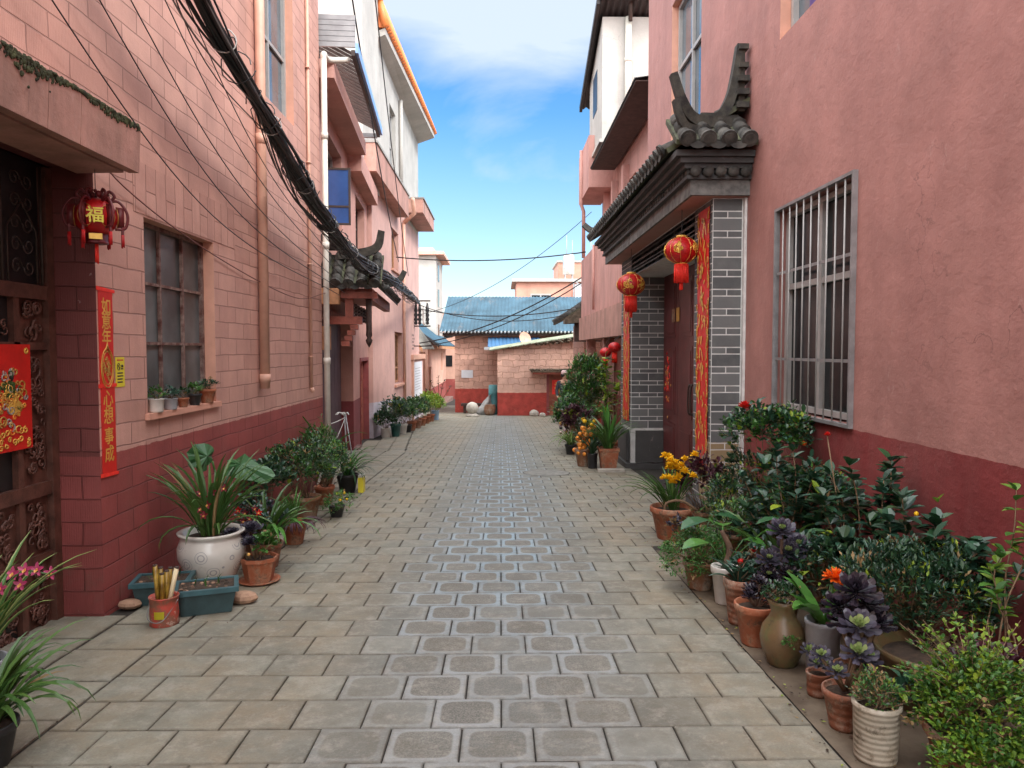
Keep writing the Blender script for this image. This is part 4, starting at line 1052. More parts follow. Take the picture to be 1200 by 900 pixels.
mb.box(1.70, 1.735, .02, .40, 3.52, 3.55); mb.box(1.70, 1.735, .02, .40, 4.40, 4.43); mb.box(1.70, 1.735, .02, .05, 3.55, 4.40); mb.box(1.70, 1.735, .37, .40, 3.55, 4.40); mb.box(1.70, 1.735, .05, .37, 3.80, 3.83)
s_ = mb.build('sash', h2); s_['label'] = 'open window sash with deep blue glass'
mb = MB(F2).mat('glass_blue'); mb.box(1.71, 1.725, .045, .375, 3.55, 4.40); mb.build('pane', s_)
window(h2, F2, 5.77, 7.48, 3.62, 4.83, -.20, 2, [.6], .05, .04, 'wood_old', 'glass_dark', .04)
# street level doors
mb = MB(F2).mat('door_purple'); mb.box(.9, 5.08, -.30, -.262, -1.1, 2.05)
for k in range(9): mb.box(1.0+k*.45, 1.43+k*.45, -.262, -.245, -.9, 1.98)
o = mb.build('door', h2); o['label'] = 'dull purple plank door under the tiled gate'
mb = MB(F2).mat('door_wood')
for k in range(4): mb.box(6.33+k*.40, 6.715+k*.40, -.155, -.12, -.76, 1.22)
o = mb.build('door', h2); o['label'] = 'reddish wooden plank door'
mb2 = MB(F2).mat('wood_red')
for k in range(4):
    for z in (-.5, .1, .75): mb2.box(6.39+k*.40, 6.66+k*.40, -.12, -.108, z, z+.42)
mb2.build('door_panel', o)
mb = MB(F2).mat('red_frame'); mb.box(6.25, 6.31, -.16, .02, -.9, 1.32); mb.box(7.94, 8.02, -.16, .02, -.9, 1.32); mb.box(6.31, 7.94, -.16, .02, 1.24, 1.32); mb.build('door_frame', h2)
mb = MB(F2).mat('rust_red'); mb.box(4.95, 5.6, .0, .10, gz(15.4)-.1, gz(15.4)+.04); mb.build('doorstep', h2)
# grey metal awning sheet on the roof edge
mb = MB(F2)
corrug(mb, F2(.35, .66, 5.80), F2(4.35, .66, 5.80), tuple(V(*F2(0, -.35, 6.3))-V(*F2(0, .66, 5.80))), .16, .012, .01, 2, 'metal_grey')
mb.mat('metal_grey')
for k in range(6): mb.box(.33, .36, -.35+k*0, .66, 5.80+k*.075, 5.868+k*.075)
mb.mat('wood_old')
for k in range(22): mb.hexa([F for F in [(.5+k*.175, -.3, 6.20), (.54+k*.175, -.3, 6.20), (.54+k*.175, .62, 5.745), (.5+k*.175, .62, 5.745), (.5+k*.175, -.3, 6.24), (.54+k*.175, -.3, 6.24), (.54+k*.175, .62, 5.785), (.5+k*.175, .62, 5.785)]])
aw = mb.build('awning', h2)
mb = MB(F2).mat('blue_edge'); mb.box(.33, 4.37, .66, .70, 5.72, 5.86); mb.build('edge_trim', aw)
mb = MB(F2).mat('dark_iron'); mb.box(.33, 4.37, .60, .655, 5.68, 5.76); mb.mat('metal_grey').box(4.30, 4.37, -.3, .60, 5.66, 5.74); mb.build('gutter', aw)
mb = MB().mat('pvc').smooth(True)
mb.tube(spline([F2(.45, .55, 5.66), F2(.25, .30, 5.58), (-2.43, 10.32, 5.56), (-2.43, 10.3, 5.46)], 5), .042, 10)
mb.tube([(-2.43, 10.3, 5.5), (-2.43, 10.3, gz(10.3)+.02)], .042, 12)
for z in (4.4, 2.9, 1.3): mb.tube([(-2.43, 10.3, z), (-2.43, 10.3, z+.09)], .05, 12)
o = mb.build('downpipe', h2)

# tiled timber gate on the second house
g2 = thing('tiled_gate_roof', 'small carved timber gate roof of grey tiles over the purple door on the left', 'gate roof', F2(2.8, .2, 2.3))
mb = MB()
ZE, ZT = 2.50, 3.12; VE, VT = .92, .25
A = V(*F2(1.25, VE, ZE)); B = V(*F2(5.0, VE, ZE)); upv = V(*F2(1.25, VT, ZT))-A
tiled_slope(mb, A+D2*.35, B, upv, 17, .062)
tiled_slope(mb, V(*F2(1.0, -.05, ZE+.02)), V(*F2(1.0, VE+.02, ZE+.02)), D2*.55+V(0, 0, .50), 5, .075)
mb.mat('roof_tile').smooth(True)
mb.tube([F2(1.45, VT, ZT+.02), F2(1.45, -.1, ZT+.02)], .07, 10); 
mb.smooth(False); mb.tube([F2(1.3, -.05, 3.26), F2(1.3, .30, 3.24)], .06, 10)
roof = mb.build('tiled_roof', g2)
mb = MB().mat('roof_tile').smooth(True)      # openwork ridge of half round tiles
for r_ in range(3):
    for k in range(19):
        u = 1.45+k*.185+(r_ % 2)*.09; w = ZT+.02+r_*.055
        mb.tube([F2(u+.08*math.cos(t), VT, w+.055*math.sin(t)) for t in [PI*j/6 for j in range(7)]], .009, 5)
for k in range(4):
    for r_ in range(3):
        mb.tube([F2(1.42, -.08+k*.085+(r_ % 2)*.04+.035*math.cos(t), ZT-.02+r_*.05+.045*math.sin(t)) for t in [PI*j/6 for j in range(7)]], .008, 5)
mb.smooth(False).mat('roof_moss').tube([F2(1.35, VT, ZT+.20), F2(5.0, VT, ZT+.20)], .045, 8)
mb.build('openwork_ridge', roof)
mb = MB(); horn(mb, [F2(1.35, .25, 3.0), F2(1.32, .62, 3.02), F2(1.28, .86, 3.12), F2(1.25, .93, 3.36)], [.16, .10], .09, tuple(D2)); mb.build('upturned_horn', roof)
mb = MB(); horn(mb, [F2(5.0, .25, 3.0), F2(5.05, .62, 2.86), F2(5.1, .95, 2.95), F2(5.12, 1.08, 3.15)], [.16, .10], .09, tuple(D2)); mb.build('upturned_horn', roof)
mb = MB(F2).mat('wood_red')
mb.box(1.2, 4.9, .0, .78, 2.40, 2.46); mb.box(1.15, 1.28, .05, .86, 2.30, 2.40); mb.box(1.3, 4.9, .66, .78, 2.28, 2.40); mb.build('eaves_beam', g2)
mb = MB(F2).mat('wood_tan'); mb.box(.95, 1.15, .0, .30, 2.20, 2.44); mb.box(.9, 1.1, .003, .16, 1.50, 1.86); mb.build('beam_end', g2)
mb = MB(F2).mat('wood_red'); mb.box(1.2, 1.32, .02, .62, 1.90, 2.02); mb.box(1.22, 1.34, .36, .48, 2.02, 2.30); mb.box(1.3, 4.8, .02, .12, 2.0, 2.12)
for k in range(4): mb.box(1.18, 1.30, .44-.045*k, .56-.045*k, 1.90-.085*(k+1), 1.90-.085*k-.01)
mb.build('bracket', g2)
mb = MB(F2).mat('wood_old')
for k in range(4): mb.box(1.33, 4.7, .40, .43, 2.04+k*.06, 2.07+k*.06)
for k in range(9): mb.box(1.34+k*.40, 1.37+k*.40, .395, .435, 2.0, 2.27)
q = V(*F2(1.28, .72, 1.60)); m2 = MB().mat('wood_old').smooth(True); m2.lathe([(.005, -.06), (.04, .0), (.055, .05), (.03, .09), (.05, .13), (.045, .2), (.048, .7)], tuple(q), 10); m2.build('hanging_post', g2)
mb.build('lattice_board', g2)

# ================================================================== THIRD LEFT HOUSE (white upper storey, orange roof)
F3 = lambda u, v, w: (-3.2+v, u, w)
h3 = thing('white_top_house', 'third house on the left, pink below and white above with an orange tiled roof edge', 'house', (-3.2, 23, gz(23)))
mb = MB(F3)
wall(mb, 18.42, 28.8, -1.6, 5.9, [(21.7, 23.15, 3.9, 5.1, .22), (22.2, 23.9, .45, 2.05, .22)], wallmat='render_left3'); mb.build('wall', h3)
mb = MB(F3); wall(mb, 19.2, 28.8, 5.9, 9.45, [(21.5, 22.7, 6.9, 8.6, .2)], wallmat='render_white'); mb.build('upper_wall', h3)
mb = MB(F3).mat('render_left3'); mb.box(18.44, 28.78, -5, -.31, -1.6, 5.88); mb.mat('render_white').box(19.22, 28.78, -5, -.31, 5.88, 9.43); mb.build('rear_block', h3)
mb = MB(F3).mat('concrete_pink'); mb.box(17.0, 22.9, .003, .36, 5.58, 6.22); mb.mat('concrete_grey').box(16.98, 22.92, -.02, .39, 6.222, 6.28); mb.build('balcony_parapet', h3)
mb = MB(F3).mat('concrete_pink'); mb.box(24.6, 28.6, .003, .62, 6.05, 6.50); mb.mat('concrete_grey').box(24.58, 28.62, -.02, .66, 6.502, 6.55); mb.build('balcony_slab', h3)
window(h3, F3, 21.72, 23.13, 3.92, 5.08, -.18, 2, 1, .06, .05, 'wood_tan', 'glass_dark'); window(h3, F3, 22.22, 23.88, .47, 2.03, -.18, 3, [.3], .06, .05, 'wood_tan', 'glass_dark'); window(h3, F3, 21.52, 22.68, 6.92, 8.58, -.15, 2, [.4], .05, .05, 'alu', 'glass_cool')
mb = MB(F3).mat('reveal_paint'); mb.box(21.6, 23.25, -.1, .07, 3.83, 3.89); mb.box(22.1, 24.0, -.1, .07, .37, .44); mb.build('sill', h3)
mb = MB().mat('render_white')
mb.hexa([(-3.2, 19.2, 9.452), (-3.2, 28.8, 9.452), (-2.55, 28.6, 9.62), (-2.95, 19.2, 9.55), (-3.2, 19.2, 9.62), (-3.2, 28.8, 9.62), (-2.55, 28.6, 9.78), (-2.95, 19.2, 9.72)]); mb.build('soffit', h3)
mb = MB().mat('orange_tile').smooth(True); n = 46
P0 = [V(-2.93, 19.2, 9.74).lerp(V(-2.53, 28.7, 9.80), i/n) for i in range(n+1)]; P1 = [V(-3.12, 19.2, 10.45).lerp(V(-2.66, 28.7, 10.12), i/n) for i in range(n+1)]
for a, b in zip(P0, P1): mb.tube([a, b], .10, 6)
mb.smooth(False).quad(P0[0], P0[-1], P1[-1], P1[0]); mb.hexa([(-3.3, 19.2, 9.72), (-3.2, 28.7, 9.80), tuple(P0[-1]), tuple(P0[0]), (-5.5, 19.2, 10.45), (-5.5, 28.7, 10.3), tuple(P1[-1]), tuple(P1[0])])
mb.build('roof', h3)
mb = MB(F3).mat('render_white').smooth(True); mb.tube([(23.4, .07, 9.3), (23.4, .07, 6.5)], .06, 10); mb.lathe([(.06, 0), (.11, .08), (.12, .16)], F3(23.4, .07, 9.2), 10); mb.build('downpipe', h3)
mb = MB(F3).mat('orange_paint').smooth(True); mb.tube([(24.0, .06, 5.6), (24.0, .06, -.6)], .05, 10); mb.tube([(23.6, .40, 6.3), (24.0, .40, 5.9), (24.0, .06, 5.6)], .07, 10); mb.build('downpipe', h3)
mb = MB(F3).mat('ink')       # small diamond air holes
for r_ in range(5):
    for c_ in range(2):
        u, w = 26.6+c_*.35+(r_ % 2)*.17, 1.55+r_*.12
        mb.prism([(u-.11, w), (u, w-.055), (u+.11, w), (u, w+.055)], .001, .006, 'xz') if False else mb.hexa([(u-.10, .001, w), (u, .001, w-.05), (u+.10, .001, w), (u, .001, w+.05), (u-.10, .006, w), (u, .006, w-.05), (u+.10, .006, w), (u, .006, w+.05)])
mb.build('air_holes', h3)
mb = MB(F3).mat('orange_paint'); mb.box(26.2, 30.3, -.2, .10, 1.15, 1.33); mb.mat('render_left3').box(28.82, 30.2, -2.5, .0, -1.6, 1.14); mb.mat('orange_paint').box(26.3, 26.5, .0, .08, -1.1, 1.15); mb.build('porch', h3)
nb = thing('notice_board', 'pale notice board with white sheets on the far end of the left facade', 'notice board', (-3.15, 28, 0))
mb = MB(F3).mat('paper_white'); mb.box(26.9, 29.5, .012, .04, -.25, 1.05); mb.build('board', nb)
mb = MB(F3).mat('screen_dark')
for r_ in range(9): mb.box(27.1, 29.2-rnd.uniform(0, .6), .041, .043, .0+r_*.10, .015+r_*.10)
mb.build('print', nb)
# tall white stair tower standing back on the second roof
tw = thing('stair_tower', 'tall plain white rendered stair tower rising behind the metal awning on the left', 'tower', (-3.8, 18, 5.45))
mb = MB().mat('render_white'); mb.box(-6.5, -3.12, 16.9, 19.15, 5.45, 10.4); mb.build('wall', tw)
mb = MB().mat('render_white'); mb.box(-6.6, -3.0, 16.8, 19.25, 10.4, 10.6); mb.build('roof', tw)

# ================================================================== FAR LEFT: pale block, hut with blue roof
fw = thing('pale_apartment_block', 'pale cream apartment block with a flat overhanging roof beyond the left houses', 'building', (-5.2, 46, gz(46)))
mb = MB().mat('render_white'); mb.box(-9.5, -3.95, 45, 50, 1.6, 7.25); mb.mat('render_pale').box(-9.5, -3.95, 44.99, 50.01, -2.2, 1.6); mb.build('wall', fw)
mb = MB().mat('render_pale'); mb.box(-9.6, -3.45, 44.6, 50.4, 7.25, 7.45); mb.mat('render_white').box(-9.6, -4.1, 44.9, 50, 7.45, 7.7); mb.build('roof', fw)
for w in (4.2, 2.0, 5.8):
    mb = MB().mat('glass_dark'); mb.box(-3.96, -3.93, 46.2, 47.2, w, w+1.1); mb.build('window', fw)
fp = thing('pink_side_block', 'pink side block standing low behind the blue roofed hut', 'building', (-4, 52, gz(52)))
mb = MB().mat('render_pale'); mb.box(-8, -3.0, 53, 58, -2.4, 4.2); mb.box(-3.1, -1.9, 55, 58, -2.4, 2.6); mb.build('wall', fp)
mb = MB().mat('glass_dark')
for w in (.3, 2.4): mb.box(-4.1, -3.5, 52.97, 53.0, w, w+.8)
mb.build('window', fp)
ht = thing('roadside_hut', 'low pink hut with a sheet of blue metal roofing at the far left bend', 'hut', (-3.9, 43, gz(43)))
mb = MB(lambda u, v, w: (-3.75+v, u, w)); wall(mb, 37.8, 50, -2.2, 1.95, [(46.2, 47.2, .2, 1.3, .15), (38.3, 39.4, -1.7, .6, .2)], wallmat='render_pale'); mb.mat('render_pale').box(37.82, 49.98, -4, -.31, -2.2, 2.3); mb.build('wall', ht)
mb = MB(); corrug(mb, (-3.15, 37.0, 1.75), (-3.15, 50.4, 1.75), (-1.9, 0, 1.5), .22, .03, .02, 2, 'tin_blue'); mb.mat('corr_dark').hexa([(-5.1, 36.9, 3.0), (-3.1, 36.9, 1.62), (-3.1, 37.1, 1.62), (-5.1, 37.1, 3.0), (-5.1, 36.9, 3.2), (-3.1, 36.9, 1.76), (-3.1, 37.1, 1.76), (-5.1, 37.1, 3.2)])
mb.mat('wood_tan').box(-3.2, -3.14, 37.0, 50.4, 1.55, 1.70); mb.build('roof', ht)
ln_ = thing('lean_to_roof', 'dark sloping lean-to roof behind the far end of the left facade', 'roof', (-4.6, 33, 2))
mb = MB(); corrug(mb, (-3.3, 31.0, 1.55), (-3.3, 36.5, 1.55), (-1.4, 0, 1.9), .2, .03, .02, 2, 'asbestos'); mb.mat('render_pale').box(-6, -3.75, 31.1, 36.4, -1.6, 1.4); mb.mat('wood_tan').hexa([(-4.7, 30.95, 3.3), (-3.3, 30.95, 1.38), (-3.3, 31.0, 1.38), (-4.7, 31.0, 3.3), (-4.7, 30.95, 3.5), (-3.3, 30.95, 1.56), (-3.3, 31.0, 1.56), (-4.7, 31.0, 3.5)]); mb.build('roof', ln_)
kb = MB().mat('rust_red'); kb.box(-3.75, -3.25, 37.6, 50, gz(50)-.3, gz(44)+.05)
tag(kb.build('red_kerb'), 'dark red painted kerb at the foot of the far left hut', 'kerb')

# ================================================================== FAR END: blue roofed house and low brick house
bh = thing('blue_roofed_house', 'large adobe brick house with a blue corrugated metal roof closing the street', 'house', (1, 32, gz(32)))
mb = MB(lambda u, v, w: (u, 32-v, w)); wall(mb, -2.0, 7, -1.6, 2.25, [(-.45, .6, -.62, -.18, .15), (-.45, .6, -1.4, -.75, .3, 'screen_dark')], wallmat='adobe_high'); mb.mat('adobe_high').box(-1.98, 6.98, -7, -.31, -1.6, 2.28); mb.box(-1.98, 6.98, -2.2, -.9, 2.2, 2.62); mb.build('wall', bh)
mb = MB(); corrug(mb, (-2.62, 31.35, 2.30), (7.4, 31.35, 2.30), (.12, 3.7, 1.72), .16, .022, .02, 3, 'tin_blue')
corrug(mb, (-2.5, 38.8, 2.4), (7.4, 38.8, 2.4), (0, -3.7, 1.6), .16, .022, .02, 2, 'tin_blue')
mb.build('roof', bh)
mb = MB().mat('tin_grey').smooth(True)
for k in range(62): mb.tube([(-2.55+k*.16, 31.30, 2.235), (-2.55+k*.16, 31.6, 2.37)], .045, 6)
mb.smooth(False).mat('wood_old').box(-2.5, 7.3, 31.5, 31.62, 2.10, 2.24)
for k in range(15): mb.beam((-2.3+k*.65, 31.4, 2.18), (-2.3+k*.65, 32.0, 2.42), .08)
mb.build('eaves', bh)
mb = MB(); corrug(mb, (-.55, 30.7, 1.62), (1.7, 30.7, 1.62), (0, .95, .42), .16, .02, .02, 1, 'tin_blue2')
mb.mat('tin_grey').box(-.7, -.1, 30.6, 30.75, 1.50, 1.62); mb.build('porch_roof', bh)
sg = MB().mat('paper_white'); sg.box(-1.72, -1.22, 31.965, 31.99, .28, .62)
tag(sg.build('wall_plate'), 'blank pale plate fixed to the adobe wall of the blue roofed house', 'plate')
lh = thing('low_brick_house', 'low pink adobe brick house with a red base and a mossy sheet roof', 'house', (1.5, 29.3, gz(29.3)))
mb = MB(lambda u, v, w: (u, 29.25-v, w)); wall(mb, -.14, 3.4, -1.5, 1.52, [(1.82, 2.95, -1.5, .62, .18, 'adobe_low')], wallmat='adobe_low'); mb.build('wall', lh)
mb = MB().mat('adobe_low'); mb.box(-.12, 3.38, 29.56, 31.0, -1.5, 1.5)
mb.hexa([(-.1, 29.3, 1.5), (3.4, 29.3, 1.5), (3.4, 31, 1.5), (-.1, 31, 1.5), (-.1, 29.3, 1.55), (3.4, 29.3, 2.0), (3.4, 31, 2.05), (-.1, 31, 1.58)]); mb.build('rear_block', lh)
mb = MB(); corrug(mb, (-.45, 29.0, 1.50), (-.45, 31.3, 1.62), (4.0, 0, .62), .15, .022, .03, 4, 'corr_green')
mb.mat('thatch')
for i in range(420):
    u = rnd.uniform(.3, 3.5); y = rnd.uniform(29.0, 29.6); z = 1.53+(u+.45)*.155-.05-rnd.uniform(0, .18)*(u > 1.4)*(u/3); mb.sphere((u, y-.05, z), rnd.uniform(.02, .07), 5, 4, sz=.6)
mb.build('roof', lh)
mb = MB().mat('thatch'); mb.box(1.2, 3.4, 28.7, 29.25, .62, .68)
for i in range(260): mb.sphere((rnd.uniform(1.15, 3.4), rnd.uniform(28.65, 29.2), .69+rnd.uniform(0, .05)), rnd.uniform(.02, .06), 5, 4, sz=.6)
mb.mat('wood_red').box(1.25, 3.35, 28.75, 28.9, .54, .62); mb.build('door_canopy', lh)
mb = MB().mat('door_wood'); mb.box(1.84, 2.93, 29.36, 29.42, -1.3, .6); o = mb.build('door', lh)
mb = MB().mat('red_frame'); mb.box(1.82, 1.92, 29.28, 29.36, -1.3, .6); mb.box(2.85, 2.94, 29.28, 29.36, -1.3, .6); mb.build('door_frame', o)
pp = thing('fortune_poster', 'orange red paper poster with gold writing on the door of the low brick house', 'poster', (2.1, 29.2, .1))
mb = MB().mat('red_tassel'); mb.box(2.05, 2.62, 29.335, 29.35, -.28, .30); mb.build('paper', pp)
mb = MB().mat('gold'); add_text(mb, '福', lambda a, b: (2.33+a, 29.33, .02+b), .36); mb.build('characters', pp)
sdh = thing('satellite_dish', 'small round orange satellite dish on the roof of the low brick house', 'satellite dish', (1.0, 30.3, 1.7))
mb = MB().mat('orange_paint').smooth(True)
c_ = V(1.0, 30.2, 1.98); dv = V(.5, -.8, .35).normalized(); X = dv.orthogonal().normalized(); Y = dv.cross(X); rings = []
for r_, h_ in ((.02, -.09), (.12, -.07), (.2, -.04), (.28, 0)): rings.append([mb.p(*(c_+X*r_*math.cos(2*PI*j/20)+Y*r_*math.sin(2*PI*j/20)*1.0+dv*h_)) for j in range(20)])
for a, b in zip(rings, rings[1:]):
    for j in range(20): mb.face([a[j], a[(j+1) % 20], b[(j+1) % 20], b[j]])
mb.face(rings[0]); mb.build('dish', sdh); mb = MB().mat('metal_grey'); mb.tube([c_-dv*.08, (1.0, 30.3, 1.6)], .02, 6); mb.tube([c_-Y*.25, c_+dv*.22], .01, 5); mb.build('mount', sdh)
# bits by the adobe wall
bl = thing('stone_ball_bollard', 'pale carved stone ball on a round foot at the street end', 'bollard', (-1.12, 28.6, gz(28.6)))
mb = MB().mat('stone_pale').smooth(True); mb.sphere((-1.12, 28.6, gz(28.6)+.33), .24, 22, 14); mb.build('ball', bl)
mb = MB().mat('stone_pale').smooth(True); mb.lathe([(.24, 0), (.25, .05), (.2, .08), (.17, .12)], (-1.12, 28.6, gz(28.6)), 20); mb.build('foot', bl)
dm = thing('water_drum', 'tall teal plastic drum leaning by the adobe corner', 'drum', (-.32, 30.4, gz(30.4)))
mb = MB().mat('blue_drum').smooth(True); z0 = gz(30.4); mb.lathe([(.17, 0), (.2, .02), (.2, .4), (.21, .42), (.2, .45), (.2, .85), (.21, .87), (.2, .9), (.19, 1.2), (.15, 1.22)], (-.32, 30.4, z0), 18); mb.build('body', dm)
tb = thing('old_pot', 'squat reddish clay pot beside the teal drum', 'pot', (-.45, 29.6, gz(29.6)))
mb = MB().mat('terracotta_brown').smooth(True); mb.lathe([(.16, 0), (.22, .1), (.25, .3), (.2, .38), (.22, .42), (.17, .42), (.15, .3)], (-.45, 29.6, gz(29.6)), 18); mb.build('body', tb)
bg_ = thing('plastic_sack', 'pale plastic sack slumped against the adobe wall by the stone ball', 'sack', (-.75, 30.2, gz(30.2)))
mb = MB(lambda x, y, z: (x+.05*math.sin(z*11+y*7)+(z-gz(30.2))*.45, y+.04*math.sin(x*17), z+.03*math.sin(x*23))).mat('sack').smooth(True); z0 = gz(30.2)
mb.lathe([(.20, 0), (.27, .05), (.27, .2), (.22, .38), (.15, .55), (.07, .74), (.03, .80)], (-.80, 30.2, z0), 16, flute=.10, nf=5); mb.build('body', bg_)
st = thing('stone_bench', 'low rough stone bench along the red base of the adobe wall', 'bench', (-1.0, 31.4, gz(31.4)))
mb = MB().mat('wood_old'); z0 = gz(31.4); mb.box(-1.7, -.7, 31.1, 31.6, z0+.32, z0+.42); mb.build('seat', st)
for x in (-1.6, -.9): mb = MB().mat('wood_old'); mb.box(x, x+.12, 31.2, 31.5, z0, z0+.32); mb.build('leg', st)
rk = thing('rubble_stones', 'two rough stones lying at the foot of the low brick house', 'stones', (1.35, 28.7, gz(28.7)))
mb = MB().mat('stone_pale'); mb.sphere((1.3, 28.8, gz(28.8)+.1), .2, 7, 5, sz=.8); mb.sphere((1.62, 28.6, gz(28.6)+.06), .13, 6, 5, sz=.7); mb.build('stone', rk)
# coral apartment building with water tank
ap = thing('coral_apartment', 'coral pink flat roofed building with a white window far behind the blue roof', 'building', (4, 52, 0))
mb = MB().mat('render_coral'); mb.box(1.05, 9, 50, 56, -2.2, 6.1); mb.box(4.0, 9, 51.5, 56, 6.1, 7.6); mb.build('wall', ap)
mb = MB().mat('render_white'); mb.box(.75, 9.2, 49.7, 56.2, 6.1, 6.3) ; mb.box(3.9, 9.2, 51.4, 56.2, 7.6, 7.72); mb.build('roof', ap)
window(ap, lambda u, v, w: (u, 50-v, w), 2.0, 3.4, 3.9, 5.3, .0, 2, 1, .1, .1, 'alu', 'glass_dark', .05)
mb = MB().mat('metal_grey').smooth(True)
for x in (4.6, 5.0, 6.3, 7.4): mb.tube([(x, 51.6, 7.7), (x, 51.6, 9.2+rnd.uniform(-.5, 1.5))], .025, 5)
mb.build('roof_aerial', ap)
wtk = thing('water_tank', 'upright grey steel water tank standing on the coral building roof', 'water tank', (4.65, 50.6, 6.3))
mb = MB().mat('steel_tank').smooth(True); mb.lathe([(.38, 0), (.4, .05), (.4, 1.25), (.3, 1.38), (.05, 1.42)], (4.65, 50.6, 6.65), 20); mb.build('tank', wtk)
mb = MB().mat('metal_grey')
for x, y in ((4.4, 50.3), (4.9, 50.3), (4.4, 50.9), (4.9, 50.9)): mb.box(x-.03, x+.03, y-.03, y+.03, 6.3, 6.65)
mb.build('stand', wtk)
spn = thing('solar_heater', 'pale solar water heater frame beside the steel tank', 'solar heater', (5.8, 50.2, 5.2))
mb = MB().mat('paper_white'); mb.hexa([(5.0, 49.6, 4.9), (6.6, 49.6, 4.9), (6.6, 49.7, 4.9), (5.0, 49.7, 4.9), (5.0, 49.9, 5.95), (6.6, 49.9, 5.95), (6.6, 50.0, 5.95), (5.0, 50.0, 5.95)]); mb.build('panel', spn)
mb = MB().mat('metal_grey'); mb.beam((4.9, 49.6, 6.0), (4.9, 49.6, 4.8), .07); mb.beam((4.9, 49.6, 4.8), (6.7, 49.6, 4.8), .07); mb.beam((5.0, 49.55, 6.1), (6.6, 49.55, 4.9), .08); mb.build('frame', spn)

# ================================================================== NEAR RIGHT HOUSE
FR = lambda u, v, w: (2.5-v, u, w)
hr = thing('rendered_house', 'near right house of smooth dusky pink render above a dark red base', 'house', (2.5, 6, gz(6)))
mb = MB(FR)
wall(mb, -8, 12.62, -1.2, 8.3, [(8.2, 12.62, -1.2, 3.05, .27, 'render_right'), (5.17, 6.63, .96, 2.74, .13, 'render_right'), (9.3, 10.9, 4.45, 6.5, .16, 'reveal_paint'), (5.0, 6.67, 4.27, 6.1, .16, 'reveal_paint')], wallmat='render_right')
mb.build('wall', hr)
mb = MB(FR).mat('render_right'); mb.box(-8, 12.6, -7, -.33, -1.2, 8.28); mb.build('rear_block', hr)
# barred window
wi = window(hr, FR, 5.20, 6.60, .98, 2.72, -.11, [.5], [.62], .045, .05, 'alu', 'glass_dark', .05, 'tall aluminium window behind white bars')
mb = MB(FR).mat('steel_bar')
mb.box(5.155, 5.18, -.01, .035, .94, 2.76); mb.box(6.62, 6.645, -.01, .035, .94, 2.76); mb.box(5.18, 6.62, -.01, .035, .94, .965); mb.box(5.18, 6.62, -.01, .035, 2.735, 2.76)
mb.mat('alu').smooth(True)
for k in range(9): u = 5.30+k*.145; mb.tube([(u, .022, .965), (u, .022, 2.735)], .0065, 8)
mb.smooth(False).mat('steel_bar')
for w in (1.42, 2.18): mb.box(5.18, 6.62, .010, .016, w-.012, w+.012)
mb.build('window_grille', hr)
w_ = window(hr, FR, 9.33, 10.88, 4.48, 6.48, -.14, [.5], [.55], .05, .05, 'alu', 'glass_cool', .05); w_ = window(hr, FR, 5.03, 6.65, 4.29, 6.08, -.14, [.5], [.6], .05, .05, 'alu', 'glass_cool', .05)
mb = MB(FR).mat('purple_cloth'); mb.box(6.15, 6.35, -.138, -.13, 4.36, 5.9); mb.build('curtain', w_)

# ================================================================== BRICK GATEWAY
gw = thing('brick_gateway', 'grey brick gateway with upswept tiled roof standing out from the right house', 'gateway', (2.2, 10, gz(10)))
def bricks(mb, P, a0, a1, w0, w1, first=0, th=.004, one=False):
    """courses alternate thick (two bricks) and thin (staggered)"""
    w = w0; k = first; L = a1-a0
    while w < w1-.03:
        h = .118 if k % 2 == 0 else .056
        h = min(h, w1-w); g = .012
        cuts = [0, .5, 1] if k % 2 == 0 else [0, .24, .76, 1]
        if one: cuts = [0, 1] if k % 2 == 0 else [0, .5, 1]
        if L > .75 and k % 2 == 0: cuts = [0, .25, .5, .75, 1]
        if L > .75 and k % 2 == 1: cuts = [0, .12, .38, .62, .88, 1]
        for c0, c1 in zip(cuts, cuts[1:]):
            x0, x1 = a0+L*c0+g/2, a0+L*c1-g/2
            pts = [P(x0, 0, w), P(x1, 0, w), P(x1, th, w+.002), P(x0, th, w+.002), P(x0, 0, w+h), P(x1, 0, w+h), P(x1, th, w+h-.002), P(x0, th, w+h-.002)]
            mb.hexa(pts)
        w += h+g; k += 1
zb = gz(8)-.1
mb = MB().mat('mortar_white')
mb.box(2.163, 2.497, 7.523, 8.197, zb, 3.045); mb.box(2.163, 2.74, 12.153, 13.147, gz(12.2)-.1, 3.045)
mb.box(2.163, 2.74, 8.197, 12.153, 2.703, 3.045)
mb.build('mortar', gw)
mb = MB().mat('grey_brick')
front = lambda y: (lambda a, b, c: (a, y-b, c))
side = lambda x: (lambda a, b, c: (x-b, a, c))
bricks(mb, front(7.523), 2.163, 2.465, -.25, 3.04, one=True)
bricks(mb, side(2.163), 7.523, 7.58, -.25, 3.04, 1); bricks(mb, side(2.163), 8.04, 8.197, -.25, 3.04, 1); bricks(mb, side(2.163), 7.58, 8.04, -.25, 3.04)
bricks(mb, lambda a, b, c: (a, 8.197+b, c), 2.163, 2.5, -.25, 2.7)
bricks(mb, front(12.153), 2.163, 2.74, .20, 2.7); bricks(mb, side(2.163), 12.153, 13.147, .20, 3.04)
bricks(mb, side(2.163), 8.197, 12.153, 2.705, 3.04)
for k in range(4): bricks(mb, side(2.163), 8.2+k*.99, 8.2+(k+1)*.99-.01, 2.72, 3.03, 1)
mb.build('brickwork', gw)
mb = MB().mat('stone_grey'); z = gz(12.2)
mb.box(2.24, 2.735, 12.10, 12.149, z+.10, .16); mb.box(2.10, 2.15, 12.2, 13.1, z+.10, .16); mb.box(2.07, 2.73, 12.07, 13.2, z-.1, z+.085)
mb.build('plinth', gw)
